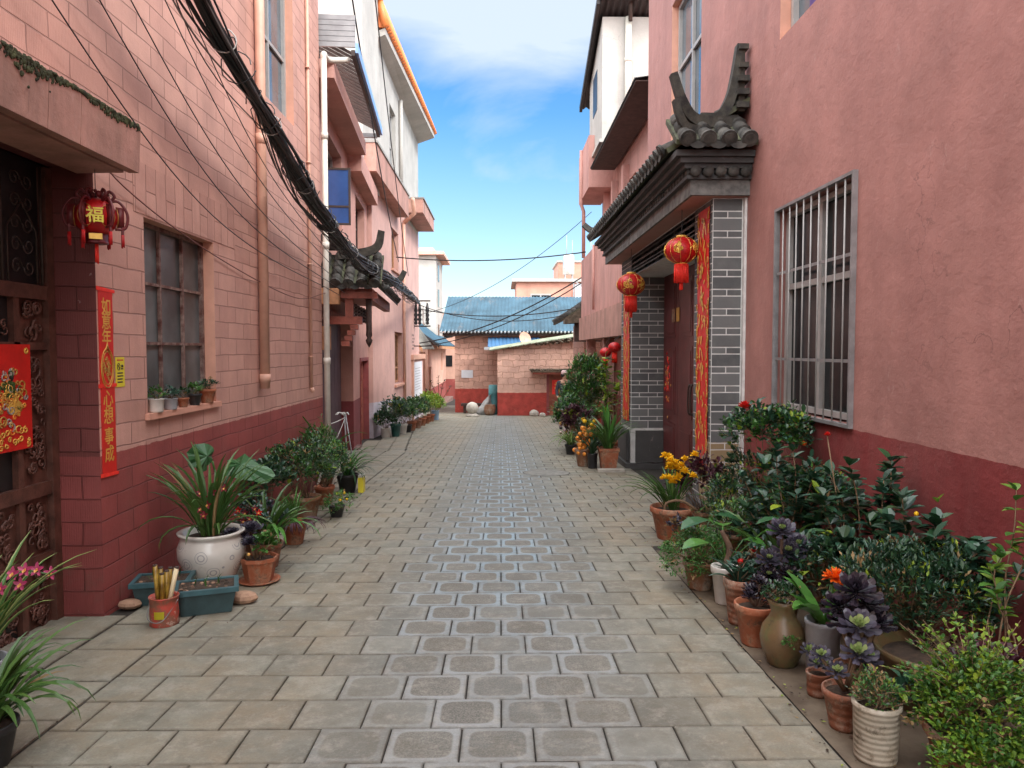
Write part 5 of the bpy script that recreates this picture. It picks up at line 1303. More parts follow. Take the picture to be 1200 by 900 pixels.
mb = MB().mat('stone_grey'); mb.box(2.10, 2.152, 7.50, 8.25, gz(8)-.1, -.12); mb.build('plinth', gw)
mb = MB().mat('mortar_white').smooth(False); mb.box(2.470, 2.497, 7.47, 7.515, zb, 3.04); mb.build('render_edge', gw)
# soffit, cornice, fascia
mb = MB().mat('soffit_pink'); mb.box(1.93, 2.735, 7.44, 13.37, 3.046, 3.07); mb.build('soffit', gw)
mb = MB().mat('fascia_grey'); mb.box(1.90, 2.497, 7.40, 7.44, 3.05, 3.20); mb.box(1.90, 1.93, 7.44, 13.42, 3.05, 3.20); mb.mat('stone_grey'); mb.box(1.93, 2.497, 7.44, 13.40, 3.072, 3.198)
for k, (o, z0, z1) in enumerate(((.05, 3.20, 3.235), (.02, 3.24, 3.30), (.08, 3.30, 3.345), (.13, 3.345, 3.40), (.18, 3.40, 3.46))):
    mb.box(1.90-o, 2.497, 7.40-o*.8, 13.42+o*.8, z0+.001, z1)
mb.build('cornice', gw)
mb = MB().mat('roof_tile').smooth(True)    # small dentil tiles in the cornice
for k in range(46): y = 7.42+k*.131; mb.tube([(1.895, y, 3.275), (1.855, y, 3.275)], .048, 8)
for k in range(5): x = 1.93+k*.125; mb.tube([(x, 7.39, 3.265), (x, 7.30, 3.27)], .052, 10)
mb.build('dentil_tiles', gw)
mb = MB()
tiled_slope(mb, (1.66, 7.45, 3.52), (1.66, 13.75, 3.56), (.838, 0, .52), 33, .055)
tiled_slope(mb, (1.70, 7.16, 3.53), (2.495, 7.16, 3.53), (0, .48, .34), 4, .070)
rf = mb.build('tiled_roof', gw)
mb = MB()
horn(mb, [(2.40, 7.52, 3.80), (2.12, 7.46, 3.78), (1.92, 7.40, 3.80), (1.79, 7.34, 3.95), (1.69, 7.30, 4.20)], [.13, .07], .09, (0, 1, 0)); mb.build('upturned_horn', rf)
mb = MB(); horn(mb, [(2.05, 7.36, 3.66), (1.84, 7.30, 3.68), (1.75, 7.26, 3.78), (1.70, 7.24, 3.93)], [.09, .06], .07, (0, 1, 0)); mb.build('upturned_horn', rf)
mb = MB(); horn(mb, [(2.02, 7.52, 3.82), (2.20, 7.50, 3.84), (2.31, 7.50, 4.02), (2.36, 7.50, 4.25), (2.40, 7.50, 4.56)], [.13, .06], .10, (0, 1, 0))
mb.mat('tile_dark')
for k, z in enumerate((3.92, 4.05, 4.18)): mb.box(2.36+.005*k, 2.48, 7.40, 7.60, z, z+.055)
for k, z in enumerate((4.32, 4.50)): mb.box(2.38, 2.475, 7.42, 7.58, z, z+.05)
mb.box(2.39, 2.45, 7.46, 7.54, 3.90, 4.5); mb.build('upturned_horn', rf)
mb = MB(); horn(mb, [(2.40, 13.6, 3.85), (2.0, 13.66, 3.72), (1.72, 13.8, 3.72), (1.56, 13.95, 3.86)], [.13, .09], .11, (0, 1, 0)); mb.build('upturned_horn', rf)
# doors
dd = MB(FR).mat('door_red')
for k in range(4): u = 8.21+k*.985; dd.box(u+.006, u+.979, -.235, -.20, -.50, 2.70)
dd.mat('door_red').box(8.2, 12.15, -.26, -.236, -.55, 2.70)
do = dd.build('door', gw)
for k in range(4):
    u = 8.21+k*.985; m = MB(FR).mat('door_red')
    for a, b in ((-.35, .35), (.5, 1.55), (1.7, 2.55)):
        m.box(u+.14, u+.84, -.20, -.192, a, b); m.box(u+.20, u+.78, -.192, -.184, a+.06, b-.06)
    m.build('door_panel', do)
m = MB(FR).mat('dark_iron').smooth(True); m.tube(spline([(10.24, -.20, 1.0), (10.24, -.13, .98), (10.24, -.13, .62), (10.24, -.20, .60)], 4), .012, 6); m.build('handle', do)
m = MB(FR).mat('dark_iron').smooth(True); m.tube(spline([(10.12, -.20, 1.0), (10.12, -.13, .98), (10.12, -.13, .62), (10.12, -.20, .60)], 4), .012, 6); m.build('handle', do)
pq = thing('small_door_poster', 'narrow dark red figure poster on the far leaf of the brick gateway door', 'poster', (2.68, 11.75, .6))
m = MB(FR).mat('dark_red_paper'); m.box(11.50, 12.0, -.183, -.181, .55, 1.38); m.build('paper', pq)
m = MB(FR).smooth(True)
for i in range(70):
    m.mat(rnd.choice(('gold_dull', 'red_cloth', 'red_tassel', 'terracotta'))); scroll(m, 11.75+rnd.gauss(0, .09), .97+rnd.gauss(0, .18), rnd.uniform(.015, .04), -.179, 1.1, rnd.uniform(0, 6), .005)
m.build('painting', pq)
for nm, u, lab in (('gold_dull', 11.02, 'small ochre paper square on the brick gateway door'), ('terracotta_brown', 11.30, 'small faded brown paper square on the brick gateway door')):
    m = MB(FR).mat(nm); m.box(u, u+.2, -.183, -.181, 1.93, 2.14); tag(m.build('paper_square'), lab, 'paper')
# couplets of the gateway
def couplet(y0, y1, z0, z1, label, seed, x=2.1575):
    r2 = random.Random(seed); o = thing('gate_couplet', label, 'couplet', (x, (y0+y1)/2, z0), 'couplets on the brick gateway piers')
    n = 30; m = MB().mat('red_paper').smooth(True); A = []; 
    for i in range(n+1):
        t = i/n; row = []
        for j in range(5):
            s = j/4; row.append(m.p(x-.004-.010*abs(math.sin(9*t+s*4+seed))*r2.uniform(.4, 1), y0+(y1-y0)*s+.006*math.sin(13*t+seed), z0+(z1-z0)*t))
        A.append(row)
    for i in range(n):
        for j in range(4): m.face([A[i][j], A[i][j+1], A[i+1][j+1], A[i+1][j]])
    m.build('paper', o)
    m = MB().mat('gold')
    yc = (y0+y1)/2
    W_ = (y1-y0)
    for k in range(8):       # worn brush strokes in tarnished gold leaf
        zc = z1-.20-(z1-z0-.36)*k/7
        for q in range(11):
            a, b = r2.uniform(-.26, .26)*W_, r2.uniform(-.15, .15)*(z1-z0)/7*2.4; dx, dz = r2.uniform(-.13, .13)*W_, r2.uniform(.02, .11)
            m.hexa([(x-.0165, yc+a, zc+b), (x-.0165, yc+a+.03*W_/.45, zc+b), (x-.0185, yc+a+.03*W_/.45, zc+b+.012), (x-.0185, yc+a, zc+b+.012), (x-.0165, yc+a+dx, zc+b-dz), (x-.0165, yc+a+dx+.018, zc+b-dz), (x-.0185, yc+a+dx+.018, zc+b-dz+.015), (x-.0185, yc+a+dx, zc+b-dz+.015)])
    m.build('characters', o)
    m = MB().mat('gold_dull').smooth(True)
    for i in range(120):
        e = r2.choice((y0+.035, y1-.035)) + r2.gauss(0, .012); w = r2.uniform(z0+.05, z1-.05); pts = []
        rr = r2.uniform(.015, .035); a0 = r2.uniform(0, 6)
        for q in range(9): a = a0+q*.8; k_ = rr*(1-q*.09); pts.append((x-.016, e+k_*math.cos(a)*.8, w+k_*math.sin(a)*1.6))
        m.tube(pts, .0035, 4)
    m.build('gold_border', o)
couplet(7.585, 8.035, .20, 2.98, 'red couplet with tarnished gold on the near pier of the brick gateway', 3)
couplet(12.25, 12.85, .30, 2.62, 'red couplet with gold pattern on the far pier of the brick gateway', 5)

def round_lantern(c, r, label, frag='福'):
    c = Vector(c); o = thing('round_lantern', label, 'lantern', tuple(c), 'round lanterns at the brick gateway')
    m = MB().mat('red_cloth').smooth(True); n = 20; m_ = 10; rings = []
    for i in range(m_+1):
        a = PI*(.10+.80*i/m_); rr = r*math.sin(a); z = r*.80*math.cos(a)
        rings.append([m.p(*(c+V(rr*(1-.03*(j % 2))*math.cos(2*PI*j/(2*n)), rr*(1-.03*(j % 2))*math.sin(2*PI*j/(2*n)), z))) for j in range(2*n)])
    for A, B in zip(rings, rings[1:]):
        for j in range(2*n): m.face([A[j], A[(j+1) % (2*n)], B[(j+1) % (2*n)], B[j]])
    m.build('lamp_body', o)
    m = MB().mat('gold').smooth(True); m.lathe([(r*.33, r*.74), (r*.33, r*.86), (r*.28, r*.88)], tuple(c), 18); m.lathe([(r*.33, -r*.84), (r*.33, -r*.76)], tuple(c), 18)
    m.build('gold_ring', o)
    m = MB().mat('gold')
    for fa in (-PI*.62, -PI*.28, PI*.9):
        X = V(math.cos(fa), math.sin(fa), 0); S = V(-X.y, X.x, 0)
        for q in range(16):
            a, b = rnd.gauss(0, r*.16), rnd.gauss(0, r*.16); rr = r*rnd.uniform(.07, .13); a0 = rnd.uniform(0, 6)
            sph = lambda a, b: c + (X*math.cos(a/r)+S*math.sin(a/r))*(math.sqrt(max(.01, 1-(b/(r*.8))**2))*r*1.012)+V(0, 0, b)
            m.tube([sph(a+rr*math.cos(a0+j*.7), b+rr*math.sin(a0+j*.7)) for j in range(6)], .006, 4)
    for k in range(10):
        a = 2*PI*k/10; m.tube([c+V(r*1.006*math.sin(t)*math.cos(a), r*1.006*math.sin(t)*math.sin(a), r*.805*math.cos(t)) for t in [PI*(.12+.76*j/10) for j in range(11)]], .0025, 4)
    m.build('gold_trim', o)
    m = MB(); 
    for rr in (r*.42, r*.32, r*.2): fringe(m, c-V(0, 0, r*.82), rr, r*1.1, 28, th=.007)
    fringe(m, c-V(0, 0, r*1.8), r*.1, r*.55, 10, th=.006)
    m.build('tassel', o)
    m = MB().mat('cable_black'); m.tube([c+V(0, 0, r*.85), (c.x, c.y, 3.046)], .004, 5); m.build('hanging_wire', o)
round_lantern((2.0, 8.15, 2.60), .185, 'red and gold round lantern hanging nearer the camera under the brick gateway roof')
round_lantern((2.0, 11.3, 2.50), .215, 'red and gold round lantern hanging farther in, beside the far gateway pier')

# ================================================================== SECOND RIGHT HOUSE
h4 = thing('balcony_house', 'second house on the right with overhanging coral upper floor and a dark corrugated awning', 'house', (2.8, 17, gz(17)))
FQ = lambda u, v, w: (2.95-v, u, w)
mb = MB(FQ); wall(mb, 12.65, 21.5, -1.3, 6.6, [(16.2, 18.7, 3.9, 5.4, .18, 'reveal_paint'), (14.6, 20.8, -1.3, 1.55, .12, 'red_frame')], wallmat='render_right2'); mb.mat('render_right2').box(12.67, 21.48, -5, -.31, -1.3, 6.58); mb.build('wall', h4)
window(h4, FQ, 16.25, 18.65, 3.95, 5.35, -.15, 3, 1, .06, .05, 'alu', 'glass_cool')
mb = MB().mat('render_right2'); mb.box(2.36, 2.946, 13.2, 21.6, 2.42, 4.1); mb.box(2.30, 2.946, 19.4, 21.8, 5.76, 7.1)
for y in (17.0, 18.6, 20.0): mb.box(2.80, 2.946, y, y+.22, 4.1, 5.75)
mb.build('overhang', h4)
mb = MB().mat('concrete_pink'); mb.box(2.30, 2.946, 13.16, 21.62, 1.78, 2.418); mb.build('overhang_beam', h4)
for y in (14.4, 17.2, 20.6):
    mb = MB().mat('render_right2'); mb.box(2.42, 2.66, y, y+.24, gz(y)-.1, 1.778); mb.build('column', h4)
mb = MB(); corrug(mb, (2.28, 12.7, 6.13), (2.28, 18.9, 6.13), (.68, 0, .10), .09, .016, .012, 2, 'corr_dark')
mb.mat('wood_old').box(2.3, 2.9, 12.7, 18.88, 6.075, 6.095); mb.build('awning', h4)
mb = MB(FQ).mat('door_wood'); mb.box(16.0, 18.4, -.115, -.08, gz(17), 1.3); mb.build('door', h4)
mb = MB().mat('render_right2').smooth(True); mb.tube([(2.27, 20.9, 7.1), (2.27, 20.9, 5.6), (2.34, 20.9, 5.4), (2.34, 20.9, 4.1)], .05, 8); mb.tube([(2.30, 18.3, 4.1), (2.30, 18.3, 2.5)], .03, 8); mb.build('downpipe', h4)
tr = thing('white_rooftop_room', 'white rooftop room with a corrugated shed roof above the second house on the right', 'rooftop room', (3.4, 18.5, 6.6))
mb = MB().mat('render_white')
mb.hexa([(2.45, 18.0, 6.6), (6, 18.0, 6.6), (6, 20.5, 6.6), (2.45, 20.5, 6.6), (2.45, 18.0, 9.50), (6, 18.0, 9.50), (6, 20.5, 8.70), (2.45, 20.5, 8.70)]); mb.box(2.38, 6, 17.94, 20.6, 6.52, 6.6)
mb.build('wall', tr)
mb = MB().mat('screen_dark'); mb.box(2.44, 2.47, 18.9, 19.7, 7.6, 8.6); mb.build('window', tr)
mb = MB(); corrug(mb, (2.26, 17.55, 9.78), (6.6, 17.55, 9.78), (0, 3.9, -1.32), .16, .04, .015, 3, 'corr_dark'); mb.mat('corr_dark').hexa([(2.26, 17.6, 9.62), (2.34, 17.6, 9.62), (2.34, 21.4, 8.32), (2.26, 21.4, 8.32), (2.26, 17.6, 9.74), (2.34, 17.6, 9.74), (2.34, 21.4, 8.44), (2.26, 21.4, 8.44)])
mb.mat('asbestos'); corrug(mb, (2.3, 17.50, 9.70), (6.6, 17.50, 9.70), (0, .02, .14), .16, .04, .03, 1, 'asbestos'); mb.build('roof', tr)
mb = MB().mat('pvc').smooth(True); mb.tube([(3.06, 17.9, 6.7), (3.06, 17.9, 9.45)], .08, 12); mb.tube([(3.06, 17.9, 8.4), (3.06, 17.9, 8.5)], .092, 12); mb.mat('dark_iron').tube([(3.08, 17.75, 9.3), (3.08, 17.75, 10.6)], .05, 8); mb.build('downpipe', tr)
# small old house beyond
oh = thing('old_tile_house', 'small old house with a weathered overhanging tile roof beyond the second house on the right', 'house', (3, 24, gz(24)))
mb = MB().mat('adobe_high'); mb.box(2.75, 7, 23.6, 27.9, -1.4, 2.4); mb.box(2.62, 3.0, 23.2, 23.6, -1.4, 1.75); mb.build('wall', oh)
mb = MB(); tiled_slope(mb, (2.05, 22.4, 2.55), (2.05, 28.2, 2.55), (2.2, 0, 1.5), 20, .09); rfo = mb.build('roof', oh)
mb = MB().mat('thatch')
for k in range(16): mb.beam((2.0, 22.45+k*.37, 2.46), (2.9, 22.45+k*.37, 3.02), .07)
mb.mat('wood_old').hexa([(2.25, 22.45, 1.75), (4.2, 22.45, 1.75), (4.2, 22.55, 1.75), (2.25, 22.55, 1.75), (2.25, 22.45, 2.5), (4.2, 22.45, 3.8), (4.2, 22.55, 3.8), (2.25, 22.55, 2.5)])
mb.mat('thatch').hexa([(1.95, 22.2, 2.30), (3.2, 22.2, 2.36), (3.2, 23.0, 2.36), (1.95, 23.0, 2.30), (1.95, 22.2, 2.42), (3.2, 22.2, 3.2), (3.2, 23.0, 3.2), (1.95, 23.0, 2.42)])
mb.hexa([(2.02, 22.3, 2.40), (4.2, 22.3, 3.85), (4.2, 22.42, 3.85), (2.02, 22.42, 2.40), (2.02, 22.3, 2.50), (4.2, 22.3, 3.97), (4.2, 22.42, 3.97), (2.02, 22.42, 2.50)])
mb.build('rafters', oh)
for (y, z, lab) in ((15.4, 1.45, 'small red lantern hanging under the overhang of the second house on the right'), (14.2, 1.55, 'small red lantern half hidden behind the far gateway pier')):
    o = thing('small_lantern', lab, 'lantern', (2.28, y, z), 'small lanterns under the right overhang')
    m = MB().mat('red_cloth').smooth(True); m.sphere((2.20, y, z), .125, 16, 10, sz=.8); m.build('lamp_body', o)
    m = MB(); fringe(m, (2.20, y, z-.10), .05, .2, 18, th=.008); m.build('tassel', o); m = MB().mat('cable_black'); m.tube([(2.20, y, z+.13), (2.31, y, 1.79)], .005, 5); m.build('hanging_wire', o)

# ================================================================== CABLES
cb = thing('cable_bundle', 'thick drooping bundle of black cables running down the left side of the street', 'cable bundle', (-2.0, 8, 3.5))
ctrl = [(-1.95, 3.2, 4.85), (-1.98, 4.75, 3.93), (-2.03, 6.6, 3.48), (-2.08, 8.6, 3.10), (-2.0, 10.2, 2.78), (-1.95, 12.6, 2.74), (-2.1, 16, 2.80), (-2.5, 21, 2.98), (-3.05, 27.2, 3.25)]
core = spline(ctrl, 8); r3 = random.Random(11)
mb = MB().smooth(True)
for k in range(34):
    ph = r3.uniform(0, 6.28); rr = .078*math.sqrt(r3.random()); fr = r3.uniform(.5, 1.6); pts = []
    for i, q in enumerate(core):
        t = i/len(core)*2*PI*fr*2+ph; sp_ = .75+.35*math.sin(i*.35+k)
        pts.append(q+V(rr*math.cos(t)*sp_*1.1, 0, rr*math.sin(t)*sp_))
    mb.mat('cable_black' if k % 7 else 'cable_grey').tube(pts, r3.choice((.008, .010, .012, .014, .017)), 6)
for k in range(12):     # strands that hang loose from the bundle
    ph = r3.uniform(0, 6.28); pts = []
    for i, q in enumerate(core):
        w_ = .11*math.sin(i*.13+ph)+.05*math.sin(i*.41+ph*2); pts.append(q+V(w_*.8, 0, -abs(w_)*.9-.02*math.sin(i*.3+k)))
    mb.mat('cable_black' if k % 4 else 'cable_grey').tube(pts, r3.choice((.005, .007, .009)), 6)
mb.build('cables', cb)
mb = MB().mat('cable_black').smooth(True)    # loops and loose ends
for k in range(110):
    i = r3.randrange(6, len(core)-2); q = core[i]; a = r3.uniform(0, 6.28); L = r3.uniform(.10, .32)
    if k % 3 == 0: mb.tube([q+V(.10*math.cos(t)*(1+.3*r3.random()), .02*math.sin(t*2)+.12*(t/6.3), .11*math.sin(t)-.03) for t in [2*PI*j/14 for j in range(15)]], .005, 5, caps=False)
    else:
        e = V(math.cos(a)*.09, L*r3.uniform(-.6, .8), -abs(math.sin(a))*L*.5); mb.tube(spline([q, q+V(e.x, e.y*.4, .03), q+e], 5), .005, 5)
mb.build('loose_ends', cb)
mb = MB().mat('bag').smooth(True)
for i in range(6, len(core)-2, 5):
    q = core[i]; mb.tube([q+V(.088*math.cos(t), .03*math.cos(t), .088*math.sin(t)) for t in [2*PI*j/14 for j in range(15)]], .005, 5, caps=False)
mb.build('ties', cb)
def cable(label, pts, r=.006, mat='cable_black', grp='thin cables', name='cable'):
    m = MB().mat(mat).smooth(True); m.tube(pts, r, 6); return tag(m.build(name), label, 'cable', grp)
# wires along the left wall: at the frame's top edge (x 60..170) down towards the gate
for k, (a, m1, b, lab) in enumerate((((-2.35, 3.0, 3.75), (-2.4, 6.2, 2.62), (-2.38, 11.0, 2.30), 'lowest of the thin black wires slanting across the near left block wall'),
        ((-2.33, 3.3, 4.05), (-2.4, 6.6, 2.80), (-2.36, 11.2, 2.36), 'second lowest thin black wire slanting across the near left block wall'),
        ((-2.31, 3.6, 4.2), (-2.38, 6.9, 2.98), (-2.34, 11.3, 2.42), 'middle thin black wire slanting across the near left block wall'),
        ((-2.28, 4.0, 4.45), (-2.36, 7.1, 3.22), (-2.32, 11.3, 2.50), 'second highest thin black wire slanting across the near left block wall'),
        ((-2.26, 4.3, 4.60), (-2.34, 7.3, 3.36), (-2.30, 11.3, 2.58), 'highest thin black wire slanting under the cable bundle on the left wall'))):
    cable(lab, spline([a, m1, b], 14), .0048)
cable('dark red wire drooping over the mossy canopy and window of the near left wall', spline([(-2.46, 2.9, 3.0), (-2.40, 4.0, 2.86), (-2.46, 4.9, 2.56), (-2.48, 6.6, 2.30), (-2.44, 8.8, 2.12), (-2.42, 10.2, 2.28)], 10), .005, 'cable_red')
# wires over the far end of the street
cable('single sagging wire crossing high from the left facade to the right overhang', sag((-3.1, 22, 4.25), (2.3, 20, 4.15), .16, 24), .018)
cable('twin of two sagging wires crossing before the blue roof, the upper one', sag((-3.0, 27, 3.0), (2.6, 23, 2.85), .28, 24), .018)
cable('twin of two sagging wires crossing before the blue roof, the lower one', sag((-3.0, 27, 3.15), (2.6, 23, 2.72), .45, 24), .014)
cable('wire rising from the left bracket to the right across the blue roof', sag((-3.0, 27.2, 1.75), (2.7, 24, 3.9), .35, 24), .022)
cable('second wire rising from the left bracket just below the first across the blue roof', sag((-3.0, 27.2, 1.62), (2.7, 24, 3.72), .38, 24), .018)
cable('thin long wire rising past the coral building towards the upper right', sag((-3.0, 27.2, 2.8), (2.7, 22, 5.6), .5, 24), .009)
cable('long wire hanging from the white tower down across the awning on the left', sag((-1.9, 8.5, 7.0), (-2.9, 21, 4.0), .35, 20), .012)
cable('long wire slanting down past the orange roof edge on the left', sag((-1.75, 9.5, 7.6), (-3.0, 24, 3.9), .35, 20), .010)
ib = thing('insulator_bracket', 'bracket with hanging insulators holding the cable bundle at the far left corner', 'bracket', (-3.0, 27.3, 3))
mb = MB().mat('dark_iron'); mb.box(-3.2, -2.6, 27.2, 27.26, 2.35, 2.40); mb.box(-3.2, -2.6, 27.2, 27.26, 3.28, 3.33); mb.box(-3.2, -2.55, 27.2, 27.26, 1.62, 1.66); mb.build('arm', ib)
for x, mm in ((-3.12, 'cable_black'), (-2.98, 'cable_black'), (-2.82, 'porcelain'), (-2.70, 'cable_black')):
    m = MB().mat(mm).smooth(True); m.lathe([(.03, 0), (.07, .06), (.045, .12), (.08, .2), (.045, .28), (.08, .36), (.045, .44), (.07, .52), (.03, .8)], (x, 27.1, 2.42), 10); m.build('insulator', ib)

# pole stand and stakes near the purple door
cs = thing('clothes_pole', 'pair of thin pale metal poles tied at the top beside the purple door', 'poles', (-2.25, 10.6, gz(10.6)))
mb = MB().mat('metal_grey').smooth(True); z = gz(10.8)
mb.tube([(-2.28, 10.9, z), (-2.26, 10.6, .58)], .011, 8); mb.tube([(-2.12, 10.7, z), (-2.25, 10.62, .58)], .009, 8); mb.build('poles', cs)
mb = MB().mat('bag').smooth(True)
for k in range(6): a = rnd.uniform(0, 6); mb.tube(spline([(-2.26, 10.6, .55), (-2.26+.07*math.cos(a), 10.58, .60), (-2.26+.12*math.cos(a), 10.55, .57)], 4), .008, 5)
mb.tube(sag((-2.26, 10.6, .52), (-2.46, 10.28, .44), .01), .006, 5); mb.tube(sag((-2.26, 10.6, .50), (-2.50, 10.0, .0), .12), .006, 5); mb.build('string', cs)
sk = thing('plant_stakes', 'pale sticks propping the plants by the white downpipe on the left', 'stakes', (-2.2, 9.0, gz(9.0)))
mb = MB().mat('stake_white').smooth(True); mb.tube([(-2.36, 9.7, gz(9.7)), (-2.38, 9.9, .35)], .014, 6); mb.tube([(-2.30, 8.85, gz(9)), (-2.2, 9.1, .05)], .016, 6); mb.tube([(-2.15, 8.9, gz(9)), (-1.98, 9.2, .12)], .014, 6); mb.build('stick', sk)

# ================================================================== PERSON
pn = thing('person', 'person in a pale cap and dark jacket standing behind the plants near the red poster', 'person', (1.86, 21.5, gz(21.5)))
def skin_chain(name, verts, edges, mat, parent, sub=2):
    me = bpy.data.meshes.new(name); o0 = world_loc(parent)
    me.from_pydata([tuple(Vector(v[:3])) for v in verts], edges, []); me.materials.append(MATS[mat]); o = bpy.data.objects.new(name, me); COL.objects.link(o); o.parent = parent
    m = o.modifiers.new('skin', 'SKIN'); m.use_smooth_shade = True
    for i, v in enumerate(verts):
        r = v[3]; me.skin_vertices[0].data[i].radius = (r, v[4] if len(v) > 4 else r); me.skin_vertices[0].data[i].use_root = (i == 0)
    s = o.modifiers.new('sub', 'SUBSURF'); s.levels = sub; s.render_levels = sub
    bpy.context.view_layer.update(); dg = bpy.context.evaluated_depsgraph_get(); m2 = bpy.data.meshes.new_from_object(o.evaluated_get(dg)); o.modifiers.clear(); o.data = m2; m2.name = name
    return o
bodyv = [(0, 0, .92, .13, .10), (0, .0, 1.10, .125, .09), (0, -.01, 1.30, .15, .10), (0, -.01, 1.40, .09, .07), (0, -.02, 1.47, .05), (0, -.03, 1.53, .07, .085), (0, -.03, 1.60, .078, .095), (0, -.025, 1.66, .055, .07),
  (.16, 0, 1.38, .05), (.22, -.02, 1.12, .042), (.20, -.18, .96, .034), (.18, -.25, .95, .028), (-.16, 0, 1.38, .05), (-.22, -.02, 1.12, .042), (-.20, -.14, .95, .034), (-.19, -.2, .93, .028),
  (.09, 0, .86, .085), (.10, -.02, .48, .058), (.10, .01, .08, .04), (.10, -.12, .04, .035), (-.09, 0, .86, .085), (-.10, .0, .48, .058), (-.10, .03, .08, .04), (-.10, -.1, .04, .035)]
bodye = [(0, 1), (1, 2), (2, 3), (3, 4), (4, 5), (5, 6), (6, 7), (3, 8), (8, 9), (9, 10), (10, 11), (3, 12), (12, 13), (13, 14), (14, 15), (0, 16), (16, 17), (17, 18), (18, 19), (0, 20), (20, 21), (21, 22), (22, 23)]
bd = skin_chain('body', bodyv, bodye, 'skin', pn)
jv = [(0, 0, .84, .155, .125), (0, 0, .98, .15, .12), (0, 0, 1.12, .145, .11), (0, -.01, 1.30, .17, .12), (0, -.01, 1.42, .085, .075), (.17, 0, 1.37, .068), (.225, -.02, 1.12, .058), (.205, -.17, .97, .048), (-.17, 0, 1.37, .068), (-.225, -.02, 1.12, .058), (-.205, -.13, .97, .048)]
skin_chain('jacket', jv, [(0, 1), (1, 2), (2, 3), (3, 4), (3, 5), (5, 6), (6, 7), (3, 8), (8, 9), (9, 10)], 'jacket', pn)
skin_chain('trousers', [(0, 0, .92, .145, .115), (.09, 0, .84, .10), (.10, -.02, .48, .075), (.10, .01, .10, .065), (-.09, 0, .84, .10), (-.10, 0, .48, .075), (-.10, .03, .10, .065)], [(0, 1), (1, 2), (2, 3), (0, 4), (4, 5), (5, 6)], 'trousers', pn)
b0 = pn.location
mb = MB().mat('cap').smooth(True); mb.lathe([(.098, 1.615), (.100, 1.64), (.095, 1.685), (.07, 1.72), (.03, 1.735)], (b0.x, b0.y-.03, b0.z), 18); mb.hexa([(b0.x+.07, b0.y-.10, b0.z+1.612), (b0.x+.19, b0.y-.08, b0.z+1.575), (b0.x+.19, b0.y+.02, b0.z+1.575), (b0.x+.07, b0.y+.04, b0.z+1.612), (b0.x+.07, b0.y-.10, b0.z+1.63), (b0.x+.19, b0.y-.08, b0.z+1.588), (b0.x+.19, b0.y+.02, b0.z+1.588), (b0.x+.07, b0.y+.04, b0.z+1.63)]); mb.build('cap', pn)
mb = MB().mat('hair').smooth(True); mb.sphere((b0.x-.022, b0.y-.03, b0.z+1.59), .088, 14, 10, sz=.95); mb.build('hair', pn)
mb = MB().mat('skin').smooth(True); mb.sphere((b0.x+.095, b0.y-.03, b0.z+1.56), .014, 8, 6, sz=1.4); mb.build('nose', pn)
mb = MB().mat('ink').smooth(True)
for x in (-.03, .03): mb.sphere((b0.x+.078, b0.y-.03+x, b0.z+1.59), .009, 8, 6)
mb.build('eyes', pn)
mb = MB().mat('petal_maroon').smooth(True); mb.sphere((b0.x+.08, b0.y-.03, b0.z+1.515), .018, 8, 5, sz=.3, sx=.4); mb.build('mouth', pn)
for s_ in (.10, -.10):
    mb = MB().mat('ink').smooth(True); mb.sphere((b0.x+s_, b0.y-.05, b0.z+.04), .075, 12, 8, sx=.7, sy=1.7, sz=.6); mb.build('shoe', pn)

# ================================================================== POTTED PLANTS, LEFT ROW (near to far)
GL = 'potted plants along the near left wall'; GR = 'potted plants along the near right wall'
p = Plant('striped leaf orchid with magenta flowers at the lower left corner', -2.30, 3.20, group=GL)
p.pot(.11, .26, 'pot_grey', 'cyl'); p.straps(36, .62, .036, 'leaf_varieg', arch=1.3, lift=(1.0, 1.5)); 
sp = [p.at(0, 0, .25), p.at(.06, .04, .5), p.at(.13, .10, .62), p.at(.24, .14, .60)]
p.st.mat('leaf_orchid').tube(spline(sp, 5), .004, 5)
for q in ((.10, .10, .615), (.15, .11, .63), (.19, .13, .625), (.24, .15, .60), (.07, .06, .56), (.02, .02, .50), (.12, .12, .56)): p.flower(p.at(*q), .036, 'petal_magenta', 'orchid')
p.done()
p = Plant('dark green grassy lily spilling over the tiles in the bottom left corner', -1.98, 2.80, group=GL)
p.pot(.10, .17, 'plastic_black'); p.straps(64, .46, .027, 'leaf_orchid', arch=2.2, lift=(.7, 1.4), dry=.06); p.done()

